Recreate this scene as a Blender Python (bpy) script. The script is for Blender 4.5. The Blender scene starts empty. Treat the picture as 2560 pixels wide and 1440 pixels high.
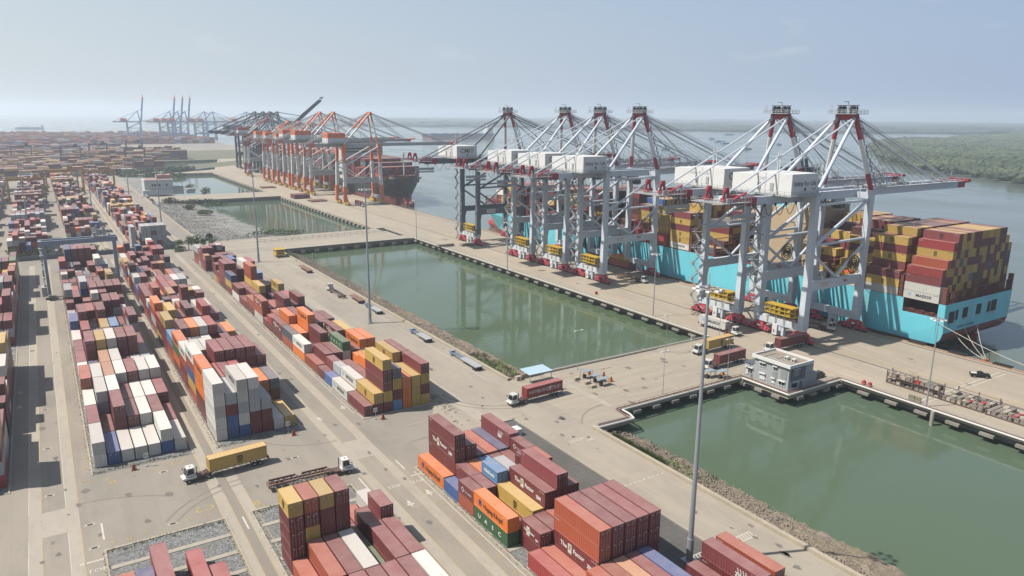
import bpy, math, random
from mathutils import Matrix, Vector
R = math.radians
SC = bpy.context.scene
COL = SC.collection
rnd = random.Random(7)

# ---------------------------------------------------------------- camera
cd = bpy.data.cameras.new('camera')
cam = bpy.data.objects.new('camera', cd); COL.objects.link(cam)
cd.sensor_width = 36; cd.lens = 1837.7/2560*36
cd.clip_start = 0.5; cd.clip_end = 40000
_p, _r, _y = 0.232351, 0.00820999, 0.5689005
cy_, sy_, cp_, sp_ = math.cos(_y), math.sin(_y), math.cos(_p), math.sin(_p)
fw = Vector((sy_*cp_, cy_*cp_, -sp_)); rt = Vector((cy_, -sy_, 0)); up = rt.cross(fw)
r2 = math.cos(_r)*rt + math.sin(_r)*up; u2 = -math.sin(_r)*rt + math.cos(_r)*up
m = Matrix.Identity(4)
for i in range(3):
    m[i][0] = r2[i]; m[i][1] = u2[i]; m[i][2] = -fw[i]
m[2][3] = 75.5
cam.matrix_world = m
SC.camera = cam

# ---------------------------------------------------------------- sky, sun, exposure
SUN_EL = R(54); SUN_DIR = Vector((-0.92*math.cos(SUN_EL), 0.39*math.cos(SUN_EL), math.sin(SUN_EL))).normalized()
w = bpy.data.worlds.new('World'); SC.world = w; w.use_nodes = True
nt = w.node_tree; bg = nt.nodes['Background']
sky = nt.nodes.new('ShaderNodeTexSky'); sky.sky_type = 'NISHITA'; sky.sun_disc = False
sky.sun_elevation = SUN_EL; sky.sun_rotation = math.atan2(SUN_DIR.x, SUN_DIR.y)
sky.air_density = 1.0; sky.dust_density = 1.2; sky.ozone_density = 1.5; sky.altitude = 0
# thin overcast veil over the clear-sky model, with a few faint fair-weather clouds low down
wx = nt.nodes.new('ShaderNodeMix'); wx.data_type = 'RGBA'; wx.inputs[0].default_value = 0.62; 
wtc = nt.nodes.new('ShaderNodeTexCoord'); wd = nt.nodes.new('ShaderNodeVectorMath'); wd.operation = 'DOT_PRODUCT'; wd.inputs[1].default_value = (-0.84, 0.54, 0); nt.links.new(wtc.outputs['Generated'], wd.inputs[0])
wq = nt.nodes.new('ShaderNodeMapRange'); wq.inputs['From Min'].default_value = -0.55; wq.inputs['From Max'].default_value = 0.65; nt.links.new(wd.outputs['Value'], wq.inputs['Value'])
wg = nt.nodes.new('ShaderNodeMix'); wg.data_type = 'RGBA'; wg.inputs[6].default_value = (2.6, 3.35, 4.75, 1); wg.inputs[7].default_value = (4.7, 5.2, 5.5, 1); nt.links.new(wq.outputs[0], wg.inputs[0])
nt.links.new(wg.outputs[2], wx.inputs[7])
nt.links.new(sky.outputs[0], wx.inputs[6])
wz = nt.nodes.new('ShaderNodeSeparateXYZ'); nt.links.new(wtc.outputs['Generated'], wz.inputs[0])
wh_ = nt.nodes.new('ShaderNodeMapRange'); wh_.inputs['From Min'].default_value = 0.0; wh_.inputs['From Max'].default_value = 0.20; wh_.inputs['To Min'].default_value = 1.0; wh_.inputs['To Max'].default_value = 0.60
nt.links.new(wz.outputs['Z'], wh_.inputs['Value']); nt.links.new(wh_.outputs[0], wx.inputs[0])
wt = nt.nodes.new('ShaderNodeTexCoord'); wm = nt.nodes.new('ShaderNodeMapping'); wm.inputs['Scale'].default_value = (7, 7, 26); nt.links.new(wt.outputs['Generated'], wm.inputs[0])
wn = nt.nodes.new('ShaderNodeTexNoise'); wn.inputs['Scale'].default_value = 1.3; wn.inputs['Detail'].default_value = 7; nt.links.new(wm.outputs[0], wn.inputs['Vector'])
wr = nt.nodes.new('ShaderNodeMapRange'); wr.inputs['From Min'].default_value = 0.60; wr.inputs['From Max'].default_value = 0.78; wr.inputs['To Max'].default_value = 0.45; nt.links.new(wn.outputs['Fac'], wr.inputs['Value'])
ws = nt.nodes.new('ShaderNodeSeparateXYZ'); nt.links.new(wt.outputs['Generated'], ws.inputs[0])
wb = nt.nodes.new('ShaderNodeMapRange'); wb.inputs['From Min'].default_value = 0.03; wb.inputs['From Max'].default_value = 0.075; nt.links.new(ws.outputs['Z'], wb.inputs['Value'])
wc = nt.nodes.new('ShaderNodeMapRange'); wc.inputs['From Min'].default_value = 0.15; wc.inputs['From Max'].default_value = 0.10; nt.links.new(ws.outputs['Z'], wc.inputs['Value'])
w1 = nt.nodes.new('ShaderNodeMath'); w1.operation = 'MULTIPLY'; nt.links.new(wb.outputs[0], w1.inputs[0]); nt.links.new(wc.outputs[0], w1.inputs[1])
w2 = nt.nodes.new('ShaderNodeMath'); w2.operation = 'MULTIPLY'; nt.links.new(w1.outputs[0], w2.inputs[0]); nt.links.new(wr.outputs[0], w2.inputs[1])
wy = nt.nodes.new('ShaderNodeMix'); wy.data_type = 'RGBA'; wy.inputs[7].default_value = (5.6, 5.6, 5.7, 1)
nt.links.new(w2.outputs[0], wy.inputs[0]); nt.links.new(wx.outputs[2], wy.inputs[6])
nt.links.new(wy.outputs[2], bg.inputs[0]); bg.inputs[1].default_value = 0.080
sl = bpy.data.lights.new('sun', 'SUN'); sl.energy = 5.0; sl.angle = R(0.6); sl.color = (1.0, 0.94, 0.84)
so = bpy.data.objects.new('sun', sl); COL.objects.link(so)
so.rotation_euler = (-SUN_DIR).to_track_quat('-Z', 'Y').to_euler()
SC.view_settings.view_transform = 'Standard'; SC.view_settings.look = 'None'
SC.view_settings.exposure = 0.72; SC.view_settings.gamma = 1.0
HAZE = 0.00016
SC.cycles.max_bounces = 6; SC.cycles.diffuse_bounces = 2; SC.cycles.glossy_bounces = 2
SC.cycles.volume_bounces = 1; SC.cycles.transparent_max_bounces = 4

# ---------------------------------------------------------------- materials
MATS = {}
ALB = 0.59
GS = 0.82
def gsc(*cs): return [tuple(q*GS for q in c) for c in cs]
def newmat(name):
    mt = bpy.data.materials.new(name); mt.use_nodes = True
    n = mt.node_tree; return mt, n, n.nodes['Principled BSDF']
def N(n, t, **k):
    o = n.nodes.new(t)
    for a, b in k.items(): setattr(o, a, b)
    return o
def mix(n, a, b, f, typ='MIX'):
    x = N(n, 'ShaderNodeMix', data_type='RGBA', blend_type=typ)
    for i, v in ((0, f), (6, a), (7, b)):
        if hasattr(v, 'links') or hasattr(v, 'is_output'): n.links.new(v, x.inputs[i])
        else: x.inputs[i].default_value = v if i == 0 else (v[0], v[1], v[2], 1)
    return x.outputs[2]
def noise(n, scale, detail=3, vec=None, rough=0.55):
    x = N(n, 'ShaderNodeTexNoise'); x.inputs['Scale'].default_value = scale
    x.inputs['Detail'].default_value = detail; x.inputs['Roughness'].default_value = rough
    if vec is not None: n.links.new(vec, x.inputs['Vector'])
    return x.outputs['Fac']
def ramp(n, f, a, b):
    x = N(n, 'ShaderNodeMapRange'); x.inputs['From Min'].default_value = a; x.inputs['From Max'].default_value = b
    n.links.new(f, x.inputs['Value']); return x.outputs['Result']
def coords(n, kind='Object', scale=None):
    t = N(n, 'ShaderNodeTexCoord').outputs[kind]
    if scale:
        mp = N(n, 'ShaderNodeMapping'); mp.inputs['Scale'].default_value = scale
        n.links.new(t, mp.inputs['Vector']); return mp.outputs['Vector']
    return t
def mat(name, c, rough=0.6, metal=0.0, var=0.15, scale=0.5, dirt=None, dirtamt=0.5, sc=(1, 1, 1)):
    """paint / metal / stone with blotches, an optional second stain colour"""
    if name in MATS: return MATS[name]
    c = tuple(x*ALB for x in c)
    if dirt: dirt = tuple(x*ALB for x in dirt)
    mt, n, b = newmat(name); v = coords(n, 'Object', sc)
    f = noise(n, scale, 4, v)
    lo = tuple(x*(1-var) for x in c); hi = tuple(min(1, x*(1+var)) for x in c)
    o = mix(n, lo, hi, f)
    if dirt:
        g = ramp(n, noise(n, scale*2.3, 6, v, 0.7), 0.5, 0.72)
        mu = N(n, 'ShaderNodeMath', operation='MULTIPLY'); n.links.new(g, mu.inputs[0]); mu.inputs[1].default_value = dirtamt
        o = mix(n, o, dirt, mu.outputs[0])
    n.links.new(o, b.inputs['Base Color'])
    b.inputs['Roughness'].default_value = rough; b.inputs['Metallic'].default_value = metal
    MATS[name] = mt; return mt

def paint_nodes(n, b, base, var_out=None):
    """container paint: streaky dirt, rust blots, dust and fading that lies on upward faces"""
    geo = N(n, 'ShaderNodeNewGeometry'); sep = N(n, 'ShaderNodeSeparateXYZ')
    n.links.new(geo.outputs['Normal'], sep.inputs[0])
    pos = geo.outputs['Position']
    big = noise(n, 0.35, 4, pos)
    mp = N(n, 'ShaderNodeMapping'); mp.inputs['Scale'].default_value = (1.5, 1.5, 0.25); n.links.new(pos, mp.inputs['Vector'])
    streak = ramp(n, noise(n, 1.2, 5, mp.outputs[0], 0.7), 0.35, 0.8)
    o = mix(n, base, (0.16, 0.13, 0.11), 0.0)
    mixn = o.node; mu = N(n, 'ShaderNodeMath', operation='MULTIPLY'); mu.inputs[1].default_value = 0.22
    n.links.new(streak, mu.inputs[0]); n.links.new(mu.outputs[0], mixn.inputs[0])
    top = ramp(n, sep.outputs['Z'], 0.5, 0.9)
    mu2 = N(n, 'ShaderNodeMath', operation='MULTIPLY'); n.links.new(top, mu2.inputs[0])
    ad = ramp(n, big, 0.2, 0.8); ad.node.inputs['To Min'].default_value = 0.12; ad.node.inputs['To Max'].default_value = 0.32
    n.links.new(ad, mu2.inputs[1])
    o = mix(n, o, (0.46, 0.34, 0.31), mu2.outputs[0])
    rs_ = ramp(n, noise(n, 0.9, 7, mp.outputs[0], 0.75), 0.60, 0.70); mr = N(n, 'ShaderNodeMath', operation='MULTIPLY'); mr.inputs[1].default_value = 0.42; n.links.new(rs_, mr.inputs[0])
    o = mix(n, o, (0.15, 0.065, 0.035), mr.outputs[0])
    n.links.new(o, b.inputs['Base Color'])
    b.inputs['Roughness'].default_value = 0.5
CC = {'M': (0.165, 0.022, 0.026), 'P': (0.215, 0.040, 0.046), 'R': (0.34, 0.032, 0.032), 'O': (0.78, 0.19, 0.018), 'T': (0.38, 0.075, 0.032),
      'Y': (0.56, 0.37, 0.085), 'W': (0.70, 0.69, 0.645), 'G': (0.40, 0.43, 0.45), 'B': (0.030, 0.110, 0.32), 'N': (0.020, 0.050, 0.17),
      'V': (0.030, 0.130, 0.045), 'L': (0.09, 0.27, 0.50), 'K': (0.10, 0.12, 0.15), 'E': (0.52, 0.25, 0.13), 'D': (0.085, 0.022, 0.024), 'S': (0.05, 0.22, 0.20)}
CC = {k: tuple(x*0.61 for x in v) for k, v in CC.items()}
CN = {'M': 'maroon', 'P': 'plum red', 'R': 'bright red', 'O': 'orange', 'T': 'brick red', 'Y': 'yellow', 'W': 'white', 'G': 'pale grey', 'B': 'blue',
      'N': 'navy', 'V': 'green', 'L': 'light blue', 'K': 'slate grey', 'E': 'peach', 'D': 'dark brown', 'S': 'teal'}
def cmat(L):
    k = 'container_paint_'+L
    if k in MATS: return MATS[k]
    mt, n, b = newmat(k)
    oi = N(n, 'ShaderNodeObjectInfo'); c = CC[L]
    base = mix(n, tuple(x*0.78 for x in c), tuple(x*1.2 for x in c), oi.outputs['Random'])
    paint_nodes(n, b, base); MATS[k] = mt; return mt
def stuffmat():
    if 'cs' in MATS: return MATS['cs']
    mt, n, b = newmat('container_paint_mixed')
    at = N(n, 'ShaderNodeAttribute'); at.attribute_name = 'Col'
    paint_nodes(n, b, at.outputs['Color']); MATS['cs'] = mt; return mt

# ---------------------------------------------------------------- mesh building
class MB:
    def __init__(s): s.v = []; s.f = []; s.mi = []; s.k = 0
    def add(s, vs, fs, k=None):
        o = len(s.v); s.v += [tuple(x) for x in vs]; s.f += [tuple(i+o for i in f) for f in fs]
        s.mi += [s.k if k is None else k]*len(fs)
    def box(s, x0, x1, y0, y1, z0, z1, k=None):
        s.add([(x0, y0, z0), (x1, y0, z0), (x1, y1, z0), (x0, y1, z0), (x0, y0, z1), (x1, y0, z1), (x1, y1, z1), (x0, y1, z1)],
              [(0, 3, 2, 1), (4, 5, 6, 7), (0, 1, 5, 4), (1, 2, 6, 5), (2, 3, 7, 6), (3, 0, 4, 7)], k)
    def bar(s, p, q, w, h, w2=None, h2=None, k=None, upv=(0, 0, 1)):
        p = Vector(p); q = Vector(q); d = (q-p).normalized(); u = Vector(upv)
        if abs(d.dot(u)) > 0.98: u = Vector((0, 1, 0))
        a = d.cross(u).normalized(); b = a.cross(d).normalized(); w2 = w2 or w; h2 = h2 or h
        vs = []
        for c, ww, hh in ((p, w, h), (q, w2, h2)):
            for i, j in ((-1, -1), (1, -1), (1, 1), (-1, 1)): vs.append(c+a*(i*ww/2)+b*(j*hh/2))
        s.add(vs, [(0, 3, 2, 1), (4, 5, 6, 7), (0, 1, 5, 4), (1, 2, 6, 5), (2, 3, 7, 6), (3, 0, 4, 7)], k)
    def tube(s, p, q, r, n=6, r2=None, k=None, caps=True):
        p = Vector(p); q = Vector(q); d = (q-p).normalized(); u = Vector((0, 0, 1))
        if abs(d.dot(u)) > 0.98: u = Vector((0, 1, 0))
        a = d.cross(u).normalized(); b = a.cross(d).normalized(); r2 = r if r2 is None else r2
        vs = []
        for c, rr in ((p, r), (q, r2)):
            for i in range(n):
                t = 2*math.pi*i/n; vs.append(c+a*(math.cos(t)*rr)+b*(math.sin(t)*rr))
        fs = [(i, (i+1) % n, n+(i+1) % n, n+i) for i in range(n)]
        if caps: fs += [tuple(range(n))[::-1], tuple(range(n, 2*n))]
        s.add(vs, fs, k)
    def quad(s, a, b, c, d, k=None): s.add([a, b, c, d], [(0, 1, 2, 3)], k)
    def prism(s, pts, z0, z1, k=None):
        n = len(pts)
        s.add([(x, y, z0) for x, y in pts]+[(x, y, z1) for x, y in pts],
              [tuple(range(n))[::-1], tuple(range(n, 2*n))]+[(i, (i+1) % n, n+(i+1) % n, n+i) for i in range(n)], k)
    def rail(s, pts, h=1.1, step=2.5, r=0.05):
        for a, b in zip(pts, pts[1:]):
            a = Vector(a); b = Vector(b); L = (b-a).length; n = max(1, int(L/step))
            for zz in (h, h*0.5): s.bar(a+Vector((0, 0, zz)), b+Vector((0, 0, zz)), r, r)
            for i in range(n+1):
                p = a.lerp(b, i/n); s.bar(p, p+Vector((0, 0, h)), r, r)
    def mesh(s, name, mats):
        me = bpy.data.meshes.new(name); me.from_pydata(s.v, [], s.f)
        for mm in (mats if isinstance(mats, (list, tuple)) else [mats]): me.materials.append(mm)
        if any(s.mi): me.polygons.foreach_set('material_index', s.mi)
        me.update(); return me
    def obj(s, name, mats, parent=None, loc=(0, 0, 0), rz=0):
        o = bpy.data.objects.new(name, s.mesh(name, mats)); COL.objects.link(o)
        if parent: o.parent = parent
        o.location = loc; o.rotation_euler = (0, 0, rz); return o
def tag(o, label=None, cat=None, group=None, kind=None):
    if label: o['label'] = label
    if cat: o['category'] = cat
    if group: o['group'] = group
    if kind: o['kind'] = kind
    return o
def empty(name, loc=(0, 0, 0), rz=0):
    o = bpy.data.objects.new(name, None); COL.objects.link(o); o.location = loc; o.rotation_euler = (0, 0, rz); return o
def kids(o): return [c for c in bpy.data.objects if c.parent == o]
KIDS = {}
def snapshot(o):
    """remember the children of a finished thing so that copying is fast"""
    for c in bpy.data.objects:
        if c.parent: KIDS.setdefault(c.parent.name, [])
    KIDS[o.name] = [(c, kids(c)) for c in kids(o)]
def dup(o, loc, rz=0, skip=()):
    c = o.copy(); COL.objects.link(c); c.location = loc; c.rotation_euler = (0, 0, rz)
    for ch, gc in KIDS[o.name]:
        if ch.name.split('.')[0] in skip: continue
        d = ch.copy(); COL.objects.link(d); d.parent = c
        for g in gc:
            e = g.copy(); COL.objects.link(e); e.parent = d
    return c
TXT = {}
def textmesh(s, size, m, sx=1.0, bold=0.0):
    key = (s, size, m.name, sx, bold)
    if key in TXT: return TXT[key]
    cu = bpy.data.curves.new('lettering', 'FONT'); cu.body = s; cu.size = size; cu.offset = bold
    cu.align_x = 'CENTER'; cu.align_y = 'CENTER'; cu.resolution_u = 2
    o = bpy.data.objects.new('lettering', cu); COL.objects.link(o)
    bpy.context.view_layer.update()
    me = bpy.data.meshes.new_from_object(o.evaluated_get(bpy.context.evaluated_depsgraph_get()))
    bpy.data.objects.remove(o); bpy.data.curves.remove(cu)
    for v in me.vertices: v.co.x *= sx
    me.materials.clear(); me.materials.append(m); me.name = 'lettering'; TXT[key] = me; return me
def text(s, size, m, parent, loc, face='-x', sx=1.0, name='lettering', bold=0.0, rz=0):
    o = bpy.data.objects.new(name, textmesh(s, size, m, sx, bold)); COL.objects.link(o)
    if parent: o.parent = parent
    o.location = loc
    o.rotation_euler = {'-x': (R(90), 0, R(-90)), '-y': (R(90), 0, 0), 'up': (0, 0, rz), '+x': (R(90), 0, R(90))}[face]
    return o

# ---------------------------------------------------------------- ground materials
def ground_mat(name, c1, c2, c3, s1=0.02, s2=0.35, streak=(1, 1, 1), rough=0.85, slab=None, joint=None, soft=0.7):
    if name in MATS: return MATS[name]
    c1, c2, c3 = gsc(c1, c2, c3)
    mt, n, b = newmat(name); v = coords(n, 'Object', streak); v0 = coords(n, 'Object')
    f = ramp(n, noise(n, s1, 5, v), 0.3, 0.7)
    o = mix(n, c1, c2, f)
    g = ramp(n, noise(n, s2, 6, v, 0.7), 0.46, 0.75)
    mu = N(n, 'ShaderNodeMath', operation='MULTIPLY'); n.links.new(g, mu.inputs[0]); mu.inputs[1].default_value = 0.55
    o = mix(n, o, c3, mu.outputs[0])
    if slab:
        br = N(n, 'ShaderNodeTexBrick'); br.offset = 0; n.links.new(v0, br.inputs['Vector'])
        br.inputs['Scale'].default_value = 1; br.inputs['Brick Width'].default_value = slab[0]; br.inputs['Row Height'].default_value = slab[1]
        br.inputs['Mortar Size'].default_value = 0.07; br.inputs['Mortar Smooth'].default_value = 0.2
        br.inputs['Color1'].default_value = (1, 1, 1, 1); br.inputs['Color2'].default_value = (0.91, 0.915, 0.925, 1); br.inputs['Mortar'].default_value = (soft, soft, soft, 1)
        o = mix(n, o, br.outputs['Color'], 1.0, 'MULTIPLY')
    n.links.new(o, b.inputs['Base Color']); b.inputs['Roughness'].default_value = rough
    MATS[name] = mt; return mt
ASPH = ground_mat('yard_asphalt', (0.275, 0.238, 0.192), (0.190, 0.172, 0.148), (0.135, 0.122, 0.106), 0.012, 0.12, (1, 0.35, 1), slab=(6.0, 12.0), soft=0.9)
CONC = ground_mat('quay_concrete', (0.345, 0.292, 0.225), (0.285, 0.245, 0.195), (0.215, 0.183, 0.148), 0.03, 0.2, (1, 0.18, 1), slab=(7.0, 14.0))
CONCL = ground_mat('light_concrete', (0.325, 0.290, 0.240), (0.285, 0.252, 0.210), (0.215, 0.190, 0.160), 0.1, 0.6, (1, 0.4, 1))
CONCX = ground_mat('causeway_concrete', (0.325, 0.280, 0.222), (0.270, 0.236, 0.190), (0.205, 0.180, 0.146), 0.03, 0.25, (0.3, 1, 1), slab=(12, 6))
KERB = ground_mat('kerb_concrete', (0.36, 0.31, 0.235), (0.30, 0.26, 0.20), (0.19, 0.165, 0.125), 0.2, 1.2)
WEATH = ground_mat('weathered_concrete', (0.34, 0.32, 0.28), (0.24, 0.225, 0.20), (0.12, 0.115, 0.10), 0.3, 1.0)
def speckle(name, cols, s=1.2, rough=0.95, bump=0.6, bscale=1.0, veg=None):
    if name in MATS: return MATS[name]
    cols = gsc(*cols)
    mt, n, b = newmat(name); v = coords(n, 'Object')
    vo = N(n, 'ShaderNodeTexVoronoi'); vo.inputs['Scale'].default_value = s; n.links.new(v, vo.inputs['Vector'])
    sp = N(n, 'ShaderNodeSeparateColor'); n.links.new(vo.outputs['Color'], sp.inputs[0])
    o = mix(n, cols[0], cols[1], sp.outputs[0])
    g = ramp(n, noise(n, 0.08, 4, v), 0.4, 0.65); o2 = mix(n, o, cols[2], 0.5)
    n.links.new(g, o2.node.inputs[0]); mu = N(n, 'ShaderNodeMath', operation='MULTIPLY'); n.links.new(g, mu.inputs[0]); mu.inputs[1].default_value = 0.6
    n.links.new(mu.outputs[0], o2.node.inputs[0]); o = o2
    if veg:
        h = ramp(n, noise(n, 0.09, 6, v, 0.7), 0.56, 0.62); o3 = mix(n, o, veg, 0.5); n.links.new(h, o3.node.inputs[0]); o = o3
    n.links.new(o, b.inputs['Base Color']); b.inputs['Roughness'].default_value = rough
    bp = N(n, 'ShaderNodeBump'); bp.inputs['Strength'].default_value = bump; bp.inputs['Distance'].default_value = 0.3*bscale
    n.links.new(vo.outputs['Distance'], bp.inputs['Height']); n.links.new(bp.outputs[0], b.inputs['Normal'])
    MATS[name] = mt; return mt
GRAVEL = speckle('gravel', ((0.07, 0.075, 0.08), (0.23, 0.23, 0.23), (0.15, 0.14, 0.12)), 3.0)
RIPRAP = speckle('riprap_bank', ((0.13, 0.10, 0.075), (0.30, 0.235, 0.175), (0.17, 0.14, 0.085)), 2.4, veg=(0.12, 0.115, 0.05))
RIPRAPG = speckle('riprap_grey', ((0.12, 0.12, 0.115), (0.31, 0.30, 0.28), (0.20, 0.195, 0.175)), 0.9)
GRASSG = speckle('scrub_ground', ((0.07, 0.08, 0.04), (0.15, 0.14, 0.085), (0.11, 0.105, 0.06)), 1.5)
def water_mat(name, c, c2, rough, wscale, wamt):
    c, c2 = gsc(c, c2)
    mt, n, b = newmat(name); v = coords(n, 'Object')
    f = ramp(n, noise(n, 0.006, 4, v), 0.35, 0.65); n.links.new(mix(n, c, c2, f), b.inputs['Base Color'])
    rp = ramp(n, noise(n, 0.02, 5, coords(n, 'Object', (1, 0.35, 1))), 0.42, 0.62); rp.node.inputs['To Min'].default_value = rough; rp.node.inputs['To Max'].default_value = rough*2.2; n.links.new(rp, b.inputs['Roughness']); b.inputs['IOR'].default_value = 1.33
    b.inputs['Specular IOR Level'].default_value = 0.5
    bp = N(n, 'ShaderNodeBump'); bp.inputs['Strength'].default_value = 1; bp.inputs['Distance'].default_value = wamt
    n.links.new(noise(n, wscale, 3, v), bp.inputs['Height']); n.links.new(bp.outputs[0], b.inputs['Normal'])
    return mt
POND = water_mat('pond_water', (0.074, 0.106, 0.062), (0.078, 0.112, 0.082), 0.03, 0.5, 0.02)
RIVER = water_mat('river_water', (0.090, 0.114, 0.097), (0.108, 0.129, 0.108), 0.10, 0.25, 0.10)
WL = -3.5

# ---------------------------------------------------------------- ground sheets
def sheet(name, pts, z, m_, kind='structure', thick=0):
    b = MB()
    if thick: b.prism(pts, z-thick, z)
    else: b.add([(x, y, z) for x, y in pts], [tuple(range(len(pts)))])
    return tag(b.obj(name, m_), kind=kind)
def rect(x0, x1, y0, y1): return [(x0, y0), (x1, y0), (x1, y1), (x0, y1)]
sheet('river', rect(-6000, 12000, -400, 14000), WL-0.3, RIVER)
KX = 108.3
b = MB()
b.prism(rect(-700, KX, -60, 462), -8, 0); b.prism(rect(-700, 75.5, 462, 1002), -8, 0); b.prism(rect(-1500, 110, 1002, 1900), -8, -0.05)
tag(b.obj('yard_ground', ASPH), kind='structure')
# quay decks (thin slabs over beams so that the dark underside shows)
QX0, QX1 = 192.3, 246.5
b = MB()
b.prism(rect(QX0, QX1, -40, 462), -0.75, 0.004); b.prism(rect(186.0, QX1+1.5, 462, 1000), -1.3, 0.004)
tag(b.obj('quay_deck', CONC), kind='structure')
b = MB(); b.prism(rect(QX0+4, QX1-1, -40, 462), -7, -1.3); b.prism(rect(190, QX1, 462, 1000), -7, -1.3)
tag(b.obj('quay_substructure', WEATH), kind='structure')
b = MB()
b.prism(rect(KX, QX0, 137, 170.5), -1.2, 0.004); b.prism(rect(168.6, QX0, 120.4, 137), -1.2, 0.004)
b.prism(rect(KX, 121, 131, 137), -1.2, 0.004)
b.prism(rect(KX, QX0, 414, 427), -1.6, 0.004); b.prism(rect(75.5, QX0-6, 427, 462), -1.6, 0.004); b.prism(rect(75.5, 186, 690, 735), -1.6, 0.004)
tag(b.obj('causeway', CONCX), kind='structure')
b = MB()
b.prism(rect(KX, QX0+3, 141, 168), -7, -1.2); b.prism(rect(171, QX0+3, 124, 137), -7, -1.2); b.prism(rect(KX, QX0, 417, 427), -7, -1.6)
b.prism(rect(75.5, QX0, 428, 459), -7, -1.6); b.prism(rect(75.5, 190, 692, 733), -7, -1.6)
tag(b.obj('causeway_substructure', WEATH), kind='structure')
# pile caps sticking out under the deck edges
b = MB()
y = -30
while y < 412:
    if not (138 < y < 170): b.box(QX0-0.7, QX0+4.5, y, y+3.4, -2.0, -1.3)
    y += 8.3
for x in range(112, 168, 7): b.box(x, x+2.6, 136.2, 139, -2.0, -1.2)
for x in range(172, 192, 6): b.box(x, x+2.6, 119.7, 124, -2.0, -1.2)
for yy in range(123, 136, 6): b.box(167.9, 171, yy, yy+2.6, -2.0, -1.2)
for x in range(121, 190, 8): b.box(x, x+2.5, 412.5, 417, -3.2, -1.6)
for yy in range(466, 690, 8): b.box(184.8, 190, yy, yy+3.4, -2.9, -1.3)
for yy in range(740, 960, 8): b.box(184.8, 190, yy, yy+3.4, -2.9, -1.3)
tag(b.obj('pile_caps', mat('pile_cap_concrete', (0.27, 0.25, 0.22), 0.9, var=0.3, scale=0.5)), kind='structure')
# ponds
def pond(y0, y1, x0, x1, name='pond_water'): sheet(name, rect(x0, x1, y0, y1), WL, POND)
pond(-40, 141, KX-2, QX0+6); pond(165, 418, KX-2, QX0+6); pond(458, 694, 74, 192); pond(731, 1002, 74, 192)
pond(1002, 1260, 100, 300)
# banks: sloped riprap with an uneven toe
def bank(name, prof, m_, ztop=-0.25, zbot=-4.3, nseg=None, amp=0.5):
    """prof: list of (y, xtop, xbot)"""
    b = MB(); rr = random.Random(3); rows = []
    for (ya, a0, c0), (yb, a1, c1) in zip(prof, prof[1:]):
        n = max(1, int(abs(yb-ya)/1.5))
        for i in range(n):
            t = i/n; rows.append((ya+(yb-ya)*t, a0+(a1-a0)*t, c0+(c1-c0)*t))
    rows.append(prof[-1]); K = 10
    ph = 0
    vs = []
    for j, (y, xa, xb) in enumerate(rows):
        wv = math.sin(y*0.13)*0.5+math.sin(y*0.41+1)*0.35
        for i in range(K+1):
            t = i/K; x = xa+(xb+wv*0.9-xa)*t; z = ztop+(zbot-ztop)*(t**1.15)+(rr.uniform(-amp, amp)*0.35 if 0 < i < K else 0)
            vs.append((x, y, z))
    fs = [(j*(K+1)+i, j*(K+1)+i+1, (j+1)*(K+1)+i+1, (j+1)*(K+1)+i) for j in range(len(rows)-1) for i in range(K)]
    b.add(vs, fs); return tag(b.obj(name, m_), kind='structure')
bank('rock_bank', [(-40, KX+0.3, 122.5), (60, KX+0.3, 124.5), (98, KX+0.3, 122), (125, KX+0.3, 122.5), (131, KX+0.3, 119)], RIPRAP, amp=0.7)
bank('rock_bank', [(170.5, KX+0.3, 125.5), (200, KX+0.3, 123.5), (260, KX+0.3, 123.5), (330, KX+0.3, 122), (395, KX+0.3, 121.5), (414, KX+0.3, 119)], RIPRAP, amp=0.7)
bank('rubble_bank', [(461, 76, 128), (476, 76, 131), (500, 76, 136), (560, 76, 130), (640, 76, 124), (691, 76, 118)], RIPRAPG, ztop=0.0, amp=1.2)
bank('rubble_bank', [(734, 76, 112), (800, 76, 116), (900, 76, 126), (1003, 76, 132)], RIPRAPG, ztop=0.0, amp=1.0)
sheet('green_bank', [(70, 1002), (90, 1002), (140, 1045), (300, 1180), (300, 1270), (60, 1030)], -0.02, GRASSG)
sheet('scrub_ground', [(110, 1262), (300, 1290), (340, 1420), (380, 1600), (110, 1600)], -0.5, GRASSG, thick=4)
sheet('far_apron', [(130, 1010), (186, 1002), (248, 1002), (330, 1300), (250, 1290), (200, 1060)], -0.2, CONC, thick=4)
sheet('far_terminal_ground', [(-1500, 1895), (110, 1595), (385, 1595), (430, 3200), (-1500, 3200)], -0.6, ASPH, thick=5)
# kerb walls
b = MB(); b.box(KX-0.55, KX+0.3, -40, 131, -0.3, 0.75); b.box(KX-0.55, KX+0.3, 170.5, 414, -0.3, 0.75); b.box(75.1, 75.9, 462, 690, 0, 0.7); b.box(75.1, 75.9, 735, 1000, 0, 0.7)
tag(b.obj('kerb_wall', KERB), 'long low concrete kerb wall between the yard road and the rock bank', 'kerb wall')
b = MB(); b.box(QX1-0.9, QX1+0.15, -40, 460, 0.004, 0.32); b.box(QX1+0.7, QX1+1.6, 466, 1000, 0.004, 0.3)
tag(b.obj('quay_coping', mat('rusty_coping', (0.38, 0.24, 0.15), 0.8, dirt=(0.2, 0.1, 0.06))), kind='structure')

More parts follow.
